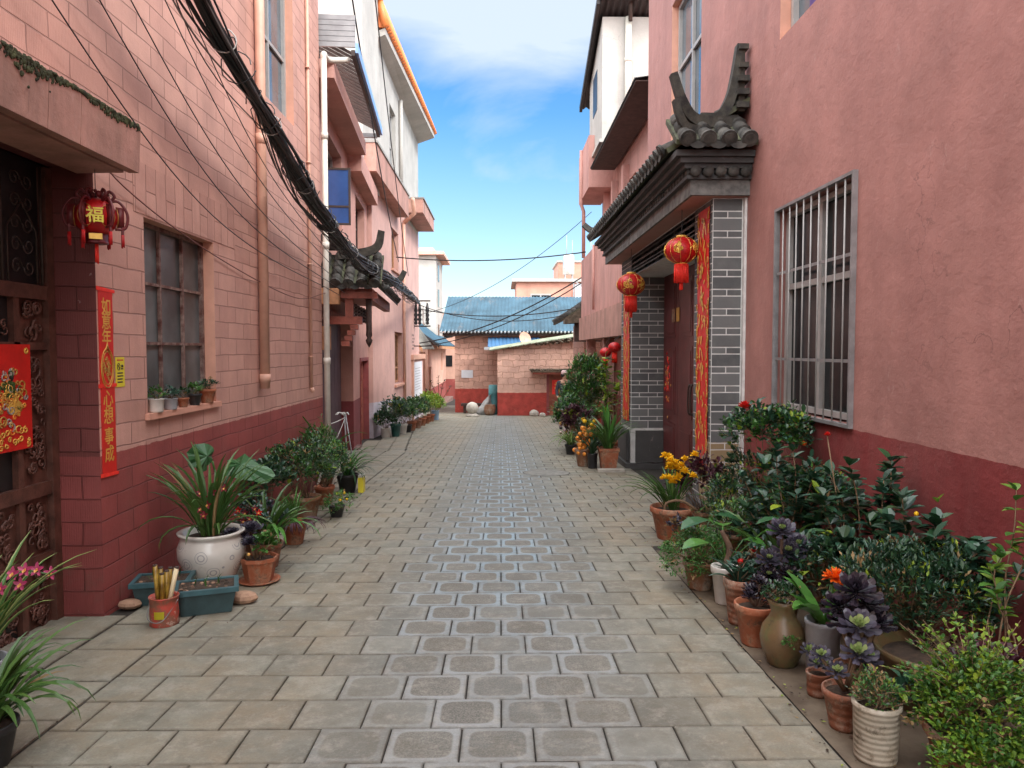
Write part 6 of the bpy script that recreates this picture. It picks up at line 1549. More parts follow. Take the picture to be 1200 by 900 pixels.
def planter(x, y, w, d, h, label, rot=0):
    o = thing('plastic_planter', label, 'planter', (x, y, gz(y)), 'teal plastic planters'); c, s = math.cos(rot), math.sin(rot)
    f = lambda a, b, k: (x+a*c-b*s, y+a*s+b*c, gz(y)+k)
    m = MB(f).mat('planter_teal'); W, D = w/2, d/2; t = .82
    m.hexa([(-W*t, -D*t, .006), (W*t, -D*t, .006), (W*t, D*t, .006), (-W*t, D*t, .006), (-W, -D, h), (W, -D, h), (W, D, h), (-W, D, h)])
    m.build('box', o)
    m = MB(f).mat('planter_rim'); e = .014
    for a, b, c_, d_ in ((-W-e, W+e, -D-e, -D+e), (-W-e, W+e, D-e, D+e), (-W-e, -W+e, -D+e, D-e), (W-e, W+e, -D+e, D-e)): m.box(a, b, c_, d_, h-.018, h+.012)
    m.build('rim', o)
    m = MB(f).mat('soil'); m.box(-W+e, W-e, -D+e, D-e, h-.02, h+.003)
    for i in range(40): m.mat(rnd.choice(('soil', 'soil', 'rock', 'bark'))).sphere((rnd.uniform(-W+.03, W-.03), rnd.uniform(-D+.03, D-.03), h), rnd.uniform(.006, .018), 6, 4, sz=.7)
    m.build('soil', o)
    m = MB(f).mat('leaf_mid')
    for i in range(9): strap(m, (rnd.uniform(-W*.7, W*.7), rnd.uniform(-D*.6, D*.6), h), rnd.uniform(0, 6), rnd.uniform(.05, .12), .008, 1.3, 1.0, 5)
    m.build('seedlings', o, recalc=False)
planter(-2.27, 4.90, .34, .22, .15, 'teal plastic planter half hidden behind the paint tin against the left wall', .2)
planter(-1.90, 4.70, .36, .24, .16, 'teal plastic planter with small seedlings in front of the big white pot', .35)
bk = thing('paint_tin', 'battered red paint tin holding cut bamboo sticks beside the teal planter', 'paint tin', (-2.055, 4.44, gz(4.44)))
bx, by, bz = -2.055, 4.44, gz(4.44)
mb = MB().mat('paint_tin').smooth(True); mb.lathe([(.080, 0), (.084, .005), (.079, .03), (.084, .07), (.080, .12), (.083, .165), (.087, .17), (.087, .176), (.081, .176), (.078, .15), (.01, .14)], (bx, by, bz), 24); mb.build('tin', bk)
mb = MB().mat('yellow_plastic')
for k in range(5):
    a = -1.85+k*.14; a2 = a+.14; r_ = .0855
    mb.hexa([(bx+r_*math.cos(q), by+r_*math.sin(q), bz+h) if i_ else (bx+r_*math.cos(q), by+r_*math.sin(q), bz+h) for i_, (q, h) in enumerate(((a, .055), (a2, .055), (a2, .0555), (a, .0555), (a, .10), (a2, .10), (a2, .1005), (a, .1005)))])
mb.build('label_patch', bk)
mb = MB().mat('cable_grey').smooth(True); mb.tube(spline([(bx-.085, by, bz+.15), (bx-.06, by-.085, bz+.06), (bx+.03, by-.10, bz+.05), (bx+.085, by, bz+.15)], 6), .003, 5); mb.build('handle', bk)
bs = thing('bamboo_sticks', 'bundle of short yellow bamboo sticks standing in the red paint tin', 'bamboo sticks', (bx, by, bz+.14))
for k, (a, b, c, d, h) in enumerate(((-.035, .0, -.05, .0, .36), (-.02, .02, -.025, .02, .34), (.0, -.02, -.005, -.01, .31), (.015, .01, .01, .02, .32), (.04, -.02, .085, -.01, .35), (.0, .04, .02, .05, .33))):
    m = MB().smooth(True).mat('bamboo_cut' if k == 4 else 'bamboo'); m.tube([(bx+a, by+b, bz+.13), (bx+(a+c)/2, by+(b+d)/2, bz+.13+(h-.13)/2), (bx+c, by+d, bz+h)], .014, 10); m.mat('wood_old').tube([(bx+c, by+d, bz+h-.004), (bx+c*1.01, by+d, bz+h+.006)], .0142, 10); m.build('stick', bs)
for i, (x, y, r_, lab) in enumerate(((-1.72, 4.86, .075, 'flat brown stone wedged beside the teal planter and the big white pot'), (-2.42, 4.75, .06, 'rough pinkish stone at the foot of the left house corner'))):
    m = MB().mat('rock').smooth(False); m.sphere((x, y, gz(y)+r_*.45), r_, 8, 6, sz=.55, sx=1.3); tag(m.build('loose_stone'), lab, 'stone')
p = Plant('big white glazed pot with tall strap leaved orchid and dark maroon flowers', -2.10, 5.30, group=GL)
p.pot(.235, .40, 'pot_glazed', 'round'); p.top = .37
p.straps(58, .66, .036, 'leaf_orchid', arch=1.25, lift=(1.0, 1.5), dry=.04); p.straps(10, .5, .03, 'leaf_orchid', arch=2.4, lift=(.6, .9))
p.straps(7, .62, .016, 'leaf_dry', arch=.9, lift=(1.0, 1.3), az=(2.2, 4.0))
for q in ((.0, -.12, .66), (.03, -.14, .61), (-.02, -.13, .58), (.06, -.12, .70), (.01, -.15, .54), (.13, -.08, .72), (-.03, -.10, .69)): p.flower(p.at(*q), .034, 'petal_maroon', 'orchid')
p.st.mat('leaf_orchid').tube(spline([p.at(0, 0, .38), p.at(0, -.08, .58), p.at(.05, -.12, .72)], 5), .005, 5); p.done()
p = Plant('plant with two huge round leaves rising behind the big white pot', -2.22, 5.70, group=GL)
p.pot(.11, .2, 'plastic_black')
for (tp, d, L, w) in ((p.at(.0, -.05, .86), (-.25, -.30, .45), .22, .21), (p.at(.10, .0, .84), (.95, .1, -.10), .34, .19)):
    p.st.mat('leaf_mid').tube(spline([p.at(0, 0, .2), p.at(.03, 0, .6), tp], 6), .008, 6); p.fo.mat('leaf_taro')
    tp = Vector(tp); d = Vector(d).normalized(); s = d.cross(V(0, -.6, .8)).normalized(); u = s.cross(d); n = 24; cpt = tp+d*L*.28; ci = p.fo.p(*cpt); ring = []
    for k in range(n):
        a = 2*PI*k/n; rx = L*.62*(1+.25*math.cos(a)) if math.cos(a) > 0 else L*.42*(1-.25*(abs(math.cos(a)) > .95)); ring.append(p.fo.p(*(cpt+d*math.cos(a)*rx+s*math.sin(a)*w*.62+u*(.018*math.sin(a*7)-.03*abs(math.sin(a*2))-.02)-V(0, 0, .05*max(0, math.cos(a))))))
    for k in range(n): p.fo.face([ci, ring[k], ring[(k+1) % n]])
p.done()
p = Plant('octagonal terracotta pot on a saucer with dark purple rosettes', -1.78, 5.36, group=GL)
p.pot(.135, .19, 'terracotta', 'oct'); m = MB().mat('terracotta').smooth(True); m.lathe([(.11, 0), (.15, .018), (.15, .024), (.12, .01)], tuple(p.c), 26); m.build('saucer', p.o)
for q in ((-.14, -.02, .30, .11), (-.08, .06, .36, .11), (-.16, .08, .24, .10), (-.04, -.06, .30, .08), (-.20, .0, .34, .09)): p.rosette(p.at(*q[:3]), q[3], 'leaf_violetgrey', 'leaf_violetgrey'); p.st.tube([p.at(q[0]*.4, q[1]*.4, .17), p.at(*q[:3])], .009, 6)
p.bush(p.at(.03, 0, .27), (.11, .1, .08), 9, 7, .055, .035, 'leaf_mid', .03, 'oval'); p.flower(p.at(-.03, -.13, .24), .012, 'petal_cream', 'ball'); p.done()
p = Plant('orchid with long arching leaves and clusters of dark red flowers behind the octagonal pot', -1.86, 5.80, group=GL)
p.pot(.12, .2, 'terracotta_old'); p.straps(26, .52, .034, 'leaf_orchid', arch=1.5, lift=(.9, 1.5)); p.straps(5, .55, .04, 'leaf_clivia', arch=2.3, lift=(.9, 1.1), az=(-1.2, -.2))
for q in ((-.12, -.14, .46), (-.17, -.13, .43), (-.08, -.15, .42), (-.13, -.15, .40), (-.05, -.12, .49), (-.18, -.12, .48), (-.02, -.12, .46)): p.flower(p.at(*q), .030, 'petal_red' if rnd.random() < .4 else 'petal_maroon', 'orchid')
p.bush(p.at(-.05, .05, .34), (.17, .12, .10), 12, 8, .07, .03, 'leaf_bluish', .05, 'oval'); p.done()
p = Plant('upright leafed bulb plant in terracotta with trailing purple stems', -1.88, 6.62, group=GL)
p.pot(.12, .21, 'terracotta'); p.straps(24, .34, .020, 'leaf_mid', arch=.9, lift=(1.2, 1.5)); 
for i in range(26): a = rnd.uniform(-1.6, .9); p.fo.mat('leaf_purple'); strap(p.fo, p.at(.08*math.cos(a), .08*math.sin(a), .2), a, rnd.uniform(.14, .28), .016, .3, 2.2, 7)
p.done()
p = Plant('leafy purple grey succulent low behind the narcissus pot on the left', -2.12, 6.30, group=GL)
p.pot(.11, .18, 'terracotta_brown')
for i in range(9): q = (rnd.uniform(-.14, .18), rnd.uniform(-.12, .1), rnd.uniform(.24, .42)); p.rosette(p.at(*q), rnd.uniform(.06, .09), 'leaf_violetgrey', 'leaf_bluish', 22); p.st.tube([p.at(0, 0, .16), p.at(*q)], .007, 5)
p.bush(p.at(0, 0, .36), (.18, .15, .14), 16, 7, .06, .03, 'leaf_bluish', .05, 'oval'); p.done()
p = Plant('round dark shrub in a wide terracotta pot in the middle of the left row', -2.08, 7.78, group=GL)
p.pot(.16, .25, 'terracotta_brown'); p.bush(p.at(-.05, 0, .54), (.38, .40, .30), 120, 15, .055, .026, 'leaf_dark', .07, 'small', mats=['leaf_dark', 'leaf_mid', 'leaf_dark']); p.done()
p = Plant('glossy shrub with broad dark leaves against the left wall behind the round shrub', -2.28, 7.15, group=GL)
p.pot(.13, .22, 'terracotta_old'); p.bush(p.at(0, 0, .50), (.24, .28, .22), 50, 9, .075, .035, 'leaf_dark', .07, 'oval', mats=['leaf_dark', 'leaf_bluish']); p.done()
p = Plant('low trailing green weeds with tiny yellow flowers at the foot of the left row', -1.78, 7.9, name='potted_plant', group=GL)
p.pot(.09, .13, 'plastic_black'); p.bush(p.at(0, .1, .13), (.16, .45, .10), 34, 9, .04, .022, 'leaf_mid', .05, 'small', mats=['leaf_mid', 'leaf_fern'], lo=-.8)
for q in ((.06, -.1, .2), (.08, .15, .16), (.02, .3, .2)): p.flower(p.at(*q), .016, 'petal_yellow', 'ball')
p.done()
p = Plant('spidery long leaved plant in a black pot ending the near left row', -2.02, 9.62, group=GL)
p.pot(.145, .24, 'plastic_black'); p.straps(46, .62, .026, 'leaf_mid', arch=1.9, lift=(.8, 1.4)); p.straps(14, .5, .02, 'leaf_dark', arch=2.6, lift=(.5, .9), az=(-1.4, .6)); p.done()
p = Plant('bushy shrub with a bare climbing stem in a brown pot beside the black pot', -2.30, 9.5, group=GL)
p.pot(.12, .22, 'terracotta_brown'); p.bush(p.at(0, -.2, .55), (.32, .5, .34), 100, 12, .06, .024, 'leaf_mid', .08, 'small', mats=['leaf_dark', 'leaf_mid', 'leaf_fern'])
p.straps(12, 1.1, .045, 'leaf_clivia', arch=1.9, lift=(1.2, 1.5)); p.branches([p.at(-.05, .1, 1.0), p.at(.1, 0, .85), p.at(-.1, -.3, .9)], .08, .02, 'leaf_mid', 9, .006); p.done()
p = Plant('small feathery plant in an old pot between the round shrub and the black pot', -2.10, 8.7, group=GL)
p.pot(.12, .22, 'terracotta'); p.bush(p.at(0, 0, .48), (.32, .36, .28), 90, 12, .06, .02, 'leaf_fern', .07, 'small', mats=['leaf_dark', 'leaf_fern']); p.done()
m = MB().mat('yellow_plastic'); m.box(-1.87, -1.80, 9.55, 9.68, gz(9.6), gz(9.6)+.20); m.mat('pot_white').box(-1.868, -1.802, 9.552, 9.678, gz(9.6)+.20, gz(9.6)+.23); tag(m.build('yellow_carton'), 'small yellow carton with a white top beside the black pot on the left', 'carton')
# window sill pots
for i, (y, mt, r_, k, lab) in enumerate(((5.34, 'pot_white', .058, 'leaf_mid', 'tiny cream pot at the near end of the left window sill'), (5.58, 'pot_grey', .05, 'leaf_bluish', 'tiny grey pot with a pale green rosette on the left window sill'), (5.80, 'terracotta', .045, 'leaf_dark', 'small terracotta pot in the middle of the left window sill'), (6.02, 'plastic_black', .055, 'leaf_mid', 'small dark pot second from the far end of the left window sill'), (6.28, 'terracotta', .07, 'leaf_dark', 'widest little terracotta pot at the far end of the left window sill'))):
    p = Plant(lab, -2.50+.0, y, group='little pots on the left window sill', z=1.049)
    p.pot(r_, r_*1.7, mt, 'cyl' if i < 2 else 'taper')
    for j in range(3+i): q = (rnd.uniform(-r_, r_), rnd.uniform(-r_*1.3, r_*1.3), r_*1.7+rnd.uniform(.01, .06)); p.rosette(p.at(*q), rnd.uniform(.03, .045), k, k, 16)
    p.bush(p.at(0, 0, r_*2.2), (r_, r_*1.4, .05), 10, 6, .03, .016, k, .02, 'oval'); p.done()

# ---- far left row in front of the pink facade
GF = 'potted plants in front of the third house on the left'
far = [(-2.92, 18.55, .12, .24, 'pot_white', 'cyl', 'leaf_dark', .42, 'small white pot nearest the wooden plank door on the left facade'),
 (-2.70, 18.8, .14, .33, 'pot_green', 'taper', 'leaf_bluish', .75, 'tall dark shrub in the deep green pot of the far left row'),
 (-2.62, 19.6, .12, .28, 'pot_white', 'taper', 'leaf_mid', .7, 'shrub in the white tapered pot beside the deep green one'),
 (-2.58, 20.3, .12, .22, 'plastic_black', 'taper', 'leaf_dark', .75, 'dark shrub in a black pot of the far left row'),
 (-2.55, 20.95, .14, .27, 'terracotta', 'taper', 'leaf_mid', .75, 'shrub in the first orange clay pot of the far left row'),
 (-2.5, 22.0, .13, .25, 'terracotta_old', 'taper', 'leaf_dark', .75, 'sparse shrub in the second clay pot of the far left row'),
 (-2.48, 23.1, .13, .25, 'terracotta', 'taper', 'leaf_mid', .75, 'olive shrub in the third clay pot of the far left row'),
 (-2.45, 24.2, .13, .25, 'terracotta', 'taper', 'leaf_lime', .8, 'yellow green shrub in a clay pot, nearer of the bright ones'),
 (-2.42, 25.3, .14, .26, 'terracotta', 'taper', 'leaf_lime', .85, 'brightest yellow green shrub at the end of the far left row'),
 (-2.36, 26.3, .14, .34, 'pot_blue', 'cyl', 'leaf_bright', .6, 'bright shrub in the blue bucket ending the far left row')]
for x, y, r_, h_, mt, kd, lf, hh, lab in far:
    p = Plant(lab, x, y, group=GF); p.pot(r_, h_, mt, kd); 
    p.bush(p.at(rnd.uniform(-.1, .05), 0, h_+hh*.42), (.36, .42, hh*.46), 42, 12, .11, .05, lf, .10, 'small', mats=[lf, 'leaf_dark', lf] if lf not in ('leaf_lime', 'leaf_bright') else [lf, 'leaf_bright', lf]); p.done()
p = Plant('thin leafless looking sapling standing in front of the far left hut', -3.1, 36.5, group=None)
p.pot(.16, .3, 'terracotta'); p.branches([p.at(-.4, 0, 1.3), p.at(.3, 0, 1.4), p.at(.6, .1, 1.1), p.at(0, 0, 1.6), p.at(-.6, 0, .9)], .16, .08, 'leaf_dark', 8, .02); p.done()

# ================================================================== RIGHT ROW (near to far)
p = Plant('bright green small leaved boxwood in a clay pot at the bottom right corner', 1.74, 2.66, group=GR)
p.pot(.14, .19, 'terracotta_old'); p.bush(p.at(.06, .0, .23), (.26, .25, .21), 165, 20, .024, .015, 'leaf_bright', .045, 'oval', mats=['leaf_bright', 'leaf_mid', 'leaf_bright', 'leaf_mid'])
p.bush(p.at(-.04, -.16, .13), (.22, .10, .12), 50, 18, .024, .015, 'leaf_bright', .045, 'oval', mats=['leaf_bright', 'leaf_mid'])
for i in range(74):
    a = rnd.uniform(0, 6.28); ro = rnd.uniform(.04, .36); b0_ = p.at(.05, .03, .25); q = p.at(.06+ro*math.cos(a), .02+ro*math.sin(a)*.9, rnd.uniform(.30, .64)-ro*.35); path = spline([b0_, b0_.lerp(q, .55)+V(0, 0, .03), q], 4); p.st.mat('twig').tube(path, .003, 4, r2=.0012); g_ = rnd.choice(('leaf_bright', 'leaf_bright', 'leaf_mid', 'leaf_lime'))
    for k in range(22):
        t_ = 1-rnd.random()*.6; m_ = path[min(len(path)-1, int(t_*(len(path)-1)))]; p.fo.mat(g_ if rnd.random() < .8 else 'leaf_mid'); small_leaf(p.fo, m_+rdir(-1, 1)*.008, (rdir(-.2, 1)+(q-b0_).normalized()*.5).normalized(), rnd.uniform(.016, .032), rnd.uniform(.012, .02))
p.done()
p = Plant('cream ribbed cylinder pot with fine mossy foliage near the bottom right', 1.475, 2.80, group=GR)
p.pot(.088, .23, 'ceramic_cream', 'cyl'); p.bush(p.at(0, .0, .255), (.085, .085, .08), 60, 14, .020, .008, 'leaf_mid', .03, 'small', mats=['leaf_mid', 'leaf_fern', 'leaf_dark', 'leaf_dry']); p.bush(p.at(.14, 0, .26), (.08, .06, .05), 8, 6, .055, .03, 'leaf_bluish', .03, 'oval'); p.done()
p = Plant('terracotta pot with pale green centred purple rosettes beside the cream cylinder', 1.475, 3.06, group=GR)
p.pot(.092, .17, 'terracotta_old')
for q in ((.02, -.06, .34, .085), (-.06, -.05, .26, .055), (-.10, .02, .30, .055), (.06, .02, .42, .10), (.08, -.02, .30, .07)): p.rosette(p.at(*q[:3]), q[3], 'leaf_violetgrey', 'leaf_core', 32, (-.2, -.55), .42); p.st.tube([p.at(0, 0, .15), p.at(*q[:3])], .008, 6)
p.done()
p = Plant('tall near black rosette succulent rising behind the terracotta pots on the right', 1.62, 3.28, group=GR)
p.pot(.09, .18, 'terracotta_brown')
for q in ((-.01, -.02, .52, .115), (.05, .0, .46, .10), (-.07, .02, .44, .09), (-.02, -.06, .40, .10), (.08, -.04, .38, .09), (-.03, .05, .36, .09)): p.rosette(p.at(*q[:3]), q[3], 'leaf_black', 'leaf_violetgrey', 34, (-.25, -.6), .12); p.st.tube([p.at(0, 0, .15), p.at(*q[:3])], .011, 6)
p.done()
p = Plant('small low terracotta bowl squeezed below the glazed jar with tiny rosettes', 1.50, 3.38, group=GR)
p.pot(.055, .11, 'terracotta_old', 'cyl')
for q in ((-.02, -.03, .16, .05), (.03, .0, .14, .05), (-.04, .02, .2, .05)): p.rosette(p.at(*q[:3]), q[3], 'leaf_violetgrey', 'leaf_core', 24, (-.2, -.5), .5)
p.done()
p = Plant('streaked pale blue glazed jar holding a clivia with one orange flower head', 1.625, 3.62, group=GR)
p.pot(.085, .28, 'pot_grey', 'cyl'); p.straps(7, .34, .075, 'leaf_clivia', arch=1.0, lift=(.6, 1.1), az=(2.2, 4.0)); p.straps(4, .25, .05, 'leaf_clivia', arch=.9, lift=(.8, 1.3), az=(-1, 1))
p.st.mat('leaf_clivia').tube([p.at(0, -.02, .27), p.at(.02, -.05, .47)], .011, 6); p.flower(p.at(.025, -.06, .505), .058, 'petal_orange', 'trumpets'); p.done()
p = Plant('round bellied brown jar with moss growing from its side on the right', 1.475, 3.76, group=GR)
p.pot(.115, .34, 'jar_brown', 'jar'); p.top = .32
p.bush(p.at(-.0, -.125, .16), (.05, .02, .03), 14, 9, .014, .008, 'leaf_fern', .02, 'small', stems=False); p.bush(p.at(0, 0, .37), (.09, .09, .05), 16, 8, .035, .018, 'leaf_dark', .03, 'oval'); p.done()
p = Plant('wide flared terracotta pot with straggly dark stems left of the brown jar', 1.44, 4.06, group=GR)
p.pot(.118, .23, 'terracotta')
for i in range(13): q = (rnd.uniform(-.05, .16), rnd.uniform(-.08, .12), rnd.uniform(.24, .36)); p.rosette(p.at(*q), rnd.uniform(.04, .06), 'leaf_black', 'leaf_violetgrey', 20); p.st.mat('bark').tube([p.at(0, 0, .2), p.at(*q)], .006, 5)
p.done()
p = Plant('tall reddish clay pot with a leafy plant bearing two small red tips', 1.46, 4.40, group=GR)
p.pot(.098, .28, 'terracotta_old'); p.straps(20, .22, .03, 'leaf_bluish', arch=1.0, lift=(.6, 1.3)); p.bush(p.at(.08, 0, .36), (.16, .14, .12), 20, 9, .05, .024, 'leaf_bluish', .05, 'oval')
for q in ((-.02, -.06, .40), (.1, .05, .44)): p.flower(p.at(*q), .018, 'petal_red', 'ball')
p.done()
p = Plant('scalloped white ceramic pot with driftwood and broad leaves in the right row', 1.49, 4.80, group=GR)
p.pot(.09, .25, 'pot_white', 'taper'); p.st.mat('bark').tube(spline([p.at(0, 0, .22), p.at(.03, 0, .36), p.at(-.02, .02, .48)], 5), .03, 8, r2=.014)
for (dx, dy, dz, L, w, a) in ((-.12, -.05, .42, .20, .16, 3.4), (.10, -.06, .44, .15, .13, -.6), (.0, .06, .50, .17, .13, 1.3), (.24, -.02, .48, .2, .11, 0)):
    p.fo.mat('leaf_clivia'); q = p.at(dx, dy, dz); p.st.mat('leaf_mid').tube([p.at(0, 0, .25), q], .005, 5); oval(p.fo, q, V(math.cos(a), math.sin(a), .15), L, w, curl=.3, fold=.1)
p.done()
p = Plant('fine leaved green bush spilling over the tiles beside the white ceramic pot', 1.42, 5.15, group=GR)
p.pot(.12, .2, 'terracotta_brown'); p.bush(p.at(-.03, -.02, .22), (.25, .26, .22), 190, 17, .026, .013, 'leaf_fern', .045, 'small', mats=['leaf_fern', 'leaf_mid', 'leaf_fern', 'leaf_mid'], lo=-.9)
p.bush(p.at(-.12, .1, .42), (.10, .08, .05), 8, 8, .05, .03, 'leaf_violetgrey', .03, 'oval')
for (dx, dy, a) in ((.05, -.05, 3.5), (.12, .1, -.4)): p.fo.mat('leaf_taro'); q = p.at(dx, dy, .50); oval(p.fo, q, V(math.cos(a), math.sin(a), .1), .24, .17, curl=.3, fold=.12)
p.done()
p = Plant('flared orange clay pot of golden yellow orchids standing on the street tiles', 1.60, 6.78, group=GR)
p.pot(.20, .30, 'terracotta'); p.straps(30, .46, .028, 'leaf_orchid', arch=1.2, lift=(.9, 1.4)); p.straps(6, .55, .028, 'leaf_orchid', arch=2.5, lift=(.9, 1.1), az=(2.4, 3.8))
p.st.mat('leaf_clivia')
for i in range(4): p.st.tube(spline([p.at(.02*i, 0, .27), p.at(.03*i-.02, -.04, .45), p.at(.07*i-.06, -.08, .66)], 4), .006, 5)
for i in range(20): p.flower(p.at(rnd.uniform(-.12, .22), rnd.uniform(-.15, .02), rnd.uniform(.50, .78)), .050, 'petal_yellow', 'round')
p.st.mat('twig').tube(spline([p.at(-.1, -.12, .27), p.at(-.08, -.14, .36), p.at(.05, -.15, .38), p.at(.2, -.14, .29)], 5), .012, 6); p.done()
p = Plant('purple leaved shrub just behind the golden orchids', 1.92, 7.0, group=GR)
p.pot(.13, .22, 'terracotta_brown'); p.bush(p.at(.0, 0, .52), (.30, .22, .22), 60, 11, .06, .035, 'leaf_purple', .07, 'oval'); 
for i in range(3): p.st.mat('leaf_dry').tube([p.at(0, 0, .5), p.at(-.03+.05*i, 0, .8+.04*i)], .004, 4)
p.done()
p = Plant('dry twiggy plant in a low brown pot right of the golden orchids', 1.74, 6.05, group=GR)
p.pot(.12, .14, 'terracotta_brown'); p.branches([p.at(rnd.uniform(-.25, .25), rnd.uniform(-.2, .2), rnd.uniform(.25, .42)) for i in range(16)], .05, .016, 'leaf_mid', 5, .004, mats=['leaf_mid', 'leaf_dry', 'leaf_orchid']); p.done()
p = Plant('dark mounded shrub with narrow leaves behind the twiggy pot', 2.0, 6.10, group=GR)
p.pot(.15, .2, 'terracotta_brown'); p.bush(p.at(0, 0, .44), (.30, .28, .26), 110, 14, .06, .018, 'leaf_dark', .07, 'small', mats=['leaf_dark', 'leaf_bluish', 'leaf_dark', 'leaf_mid']); p.done()
p = Plant('tall camellia bush topped by one red bloom before the barred window', 2.14, 5.9, group=GR)
p.pot(.15, .25, 'terracotta_brown'); p.bush(p.at(.02, -.03, 1.06), (.34, .38, .22), 120, 11, .055, .030, 'leaf_dark', .07, 'oval', mats=['leaf_dark', 'leaf_bluish', 'leaf_mid']); p.bush(p.at(-.05, .1, .72), (.26, .3, .2), 46, 9, .055, .03, 'leaf_dark', .07, 'oval')
p.flower(p.at(-.20, -.10, 1.26), .062, 'petal_red', 'round', face=None); p.flower(p.at(-.10, -.2, .78), .035, 'petal_red', 'round', face=None); p.flower(p.at(.22, -.25, 1.0), .02, 'petal_orange', 'ball')
p.done()
def tall(label, x, y, tips, L=.11, w=.058, n=15, mats=('leaf_bluish', 'leaf_dark'), pr=.13):
    p = Plant(label, x, y, group=GR); p.pot(pr, .2, 'terracotta_brown'); p.branches([p.at(*t) for t in tips], L, w, 'leaf_bluish', n, .007, mats=list(mats)); return p
p = tall('leggy broad leaved shrub with one pale yellow leaf left of the dense dark bush', 2.0, 5.0, [(-.22, -.1, .92), (-.30, .1, .80), (-.1, 0, 1.0), (-.02, -.15, .72), (.05, .1, .98), (.15, -.05, .86), (-.33, -.1, .62), (-.15, -.2, .5), (.22, .0, .72), (-.05, -.2, .42), (.1, -.2, .55), (-.25, -.15, .72), (.0, .1, .8), (.18, -.2, .66), (-.2, .1, .5), (.08, .0, .62), (-.36, .0, .48)], .105, .058, 15)
p.fo.mat('leaf_lime'); oval(p.fo, p.at(-.14, -.22, .66), V(-.8, -.5, .1), .12, .07); oval(p.fo, p.at(.04, -.25, .84), V(.2, -.5, -.6), .09, .05); p.st.mat('twig'); p.done()
p = tall('rubbery leaved shrub with three stems standing against the red base of the right wall', 2.22, 4.35, [(-.15, -.05, .98), (.03, -.1, .90), (-.3, -.05, .80), (-.1, -.2, .68), (.1, -.15, .78), (-.25, -.2, .58), (.12, .0, 1.0), (-.05, .05, .72), (-.2, .1, .9), (.0, -.25, .56), (.15, .05, .86), (-.3, -.1, .5)], .115, .068, 17); 
p.flower(p.at(-.22, .1, 1.14), .026, 'petal_red', 'round', face=None); p.st.mat('twig').tube([p.at(-.15, 0, .5), p.at(-.22, .1, 1.14)], .004, 4); p.done()
p = tall('open glossy shrub whose leaf whorls spread right along the red wall base', 2.22, 3.95, [(-.08, -.1, .86), (.05, -.2, .76), (.16, -.35, .70), (.10, -.45, .66), (-.15, -.25, .62), (.02, -.5, .58), (-.02, -.3, .70), (.12, -.25, .62), (-.12, -.05, .72), (.15, -.5, .55), (.2, -.6, .60)], .11, .062, 16); 
p.fo.mat('leaf_bright'); oval(p.fo, p.at(.05, -.2, .86), V(.3, -.3, .9), .07, .04); oval(p.fo, p.at(.05, -.2, .86), V(-.5, -.3, .6), .06, .035); p.flower(p.at(-.06, -.2, .80), .012, 'petal_yellow', 'ball'); p.done()
p = Plant('dense dark green mound of pointed leaves in front of the right wall base', 2.08, 3.60, group=GR)
p.pot(.2, .2, 'terracotta_brown'); p.bush(p.at(.0, .0, .42), (.40, .34, .24), 330, 15, .048, .015, 'leaf_dark', .06, 'small', mats=['leaf_dark', 'leaf_dark', 'leaf_bluish'], lo=-.4); p.done()
p = Plant('wide shallow brown basin filled with dark soil in front of the dense mound', 1.94, 3.24, group=GR)
p.pot(.22, .27, 'jar_brown', 'basin'); p.bush(p.at(.08, .08, .28), (.10, .08, .03), 10, 6, .03, .018, 'leaf_purple', .03, 'oval'); p.done()
p = Plant('light green leafy cutting at the right edge of the picture against the red base', 2.26, 3.20, group=GR)
p.pot(.12, .2, 'terracotta_brown'); p.branches([p.at(-.02, .0, .72), p.at(.06, -.05, .86), p.at(.0, .12, .62), p.at(.1, .1, .98), p.at(-.08, -.05, .55)], .075, .045, 'leaf_bright', 9, .005, mats=['leaf_bright', 'leaf_mid']); p.done()
p = Plant('small dark purple leaved plant between the basin and the boxwood', 2.06, 3.02, group=GR)
p.pot(.09, .18, 'plastic_black'); p.bush(p.at(0, 0, .27), (.15, .12, .10), 26, 9, .05, .028, 'leaf_purple', .05, 'oval'); p.done()
for i, (x, y, lab) in enumerate(((1.66, 4.25, 'cluster of dark purple rosettes on tall stalks behind the flared terracotta pot'),)):
    p = Plant(lab, x, y, group=GR); p.pot(.10, .2, 'terracotta_brown')
    for q in ((-.02, -.03, .60, .10), (.03, .0, .46, .11), (-.08, .0, .42, .09), (.10, .02, .50, .09), (-.10, -.05, .34, .08), (.0, -.1, .36, .08)): p.rosette(p.at(*q[:3]), q[3], 'leaf_black' if q[2] < .4 else 'leaf_violetgrey', 'leaf_core', 38, (-.15, -.6), .2); p.st.mat('bark').tube([p.at(0, 0, .18), p.at(*q[:3])], .009, 6)
    p.done()
p = Plant('broad strap leaved lily leaning between the rosettes and the leggy shrub', 1.85, 4.75, group=GR)
p.pot(.12, .2, 'terracotta_brown'); p.straps(18, .6, .038, 'leaf_orchid', arch=1.2, lift=(.9, 1.4)); p.fo.mat('leaf_taro'); oval(p.fo, p.at(-.05, -.12, .60), V(-.9, -.3, .1), .2, .08, curl=.2); oval(p.fo, p.at(.1, -.1, .5), V(.9, -.2, .3), .16, .08); p.done()

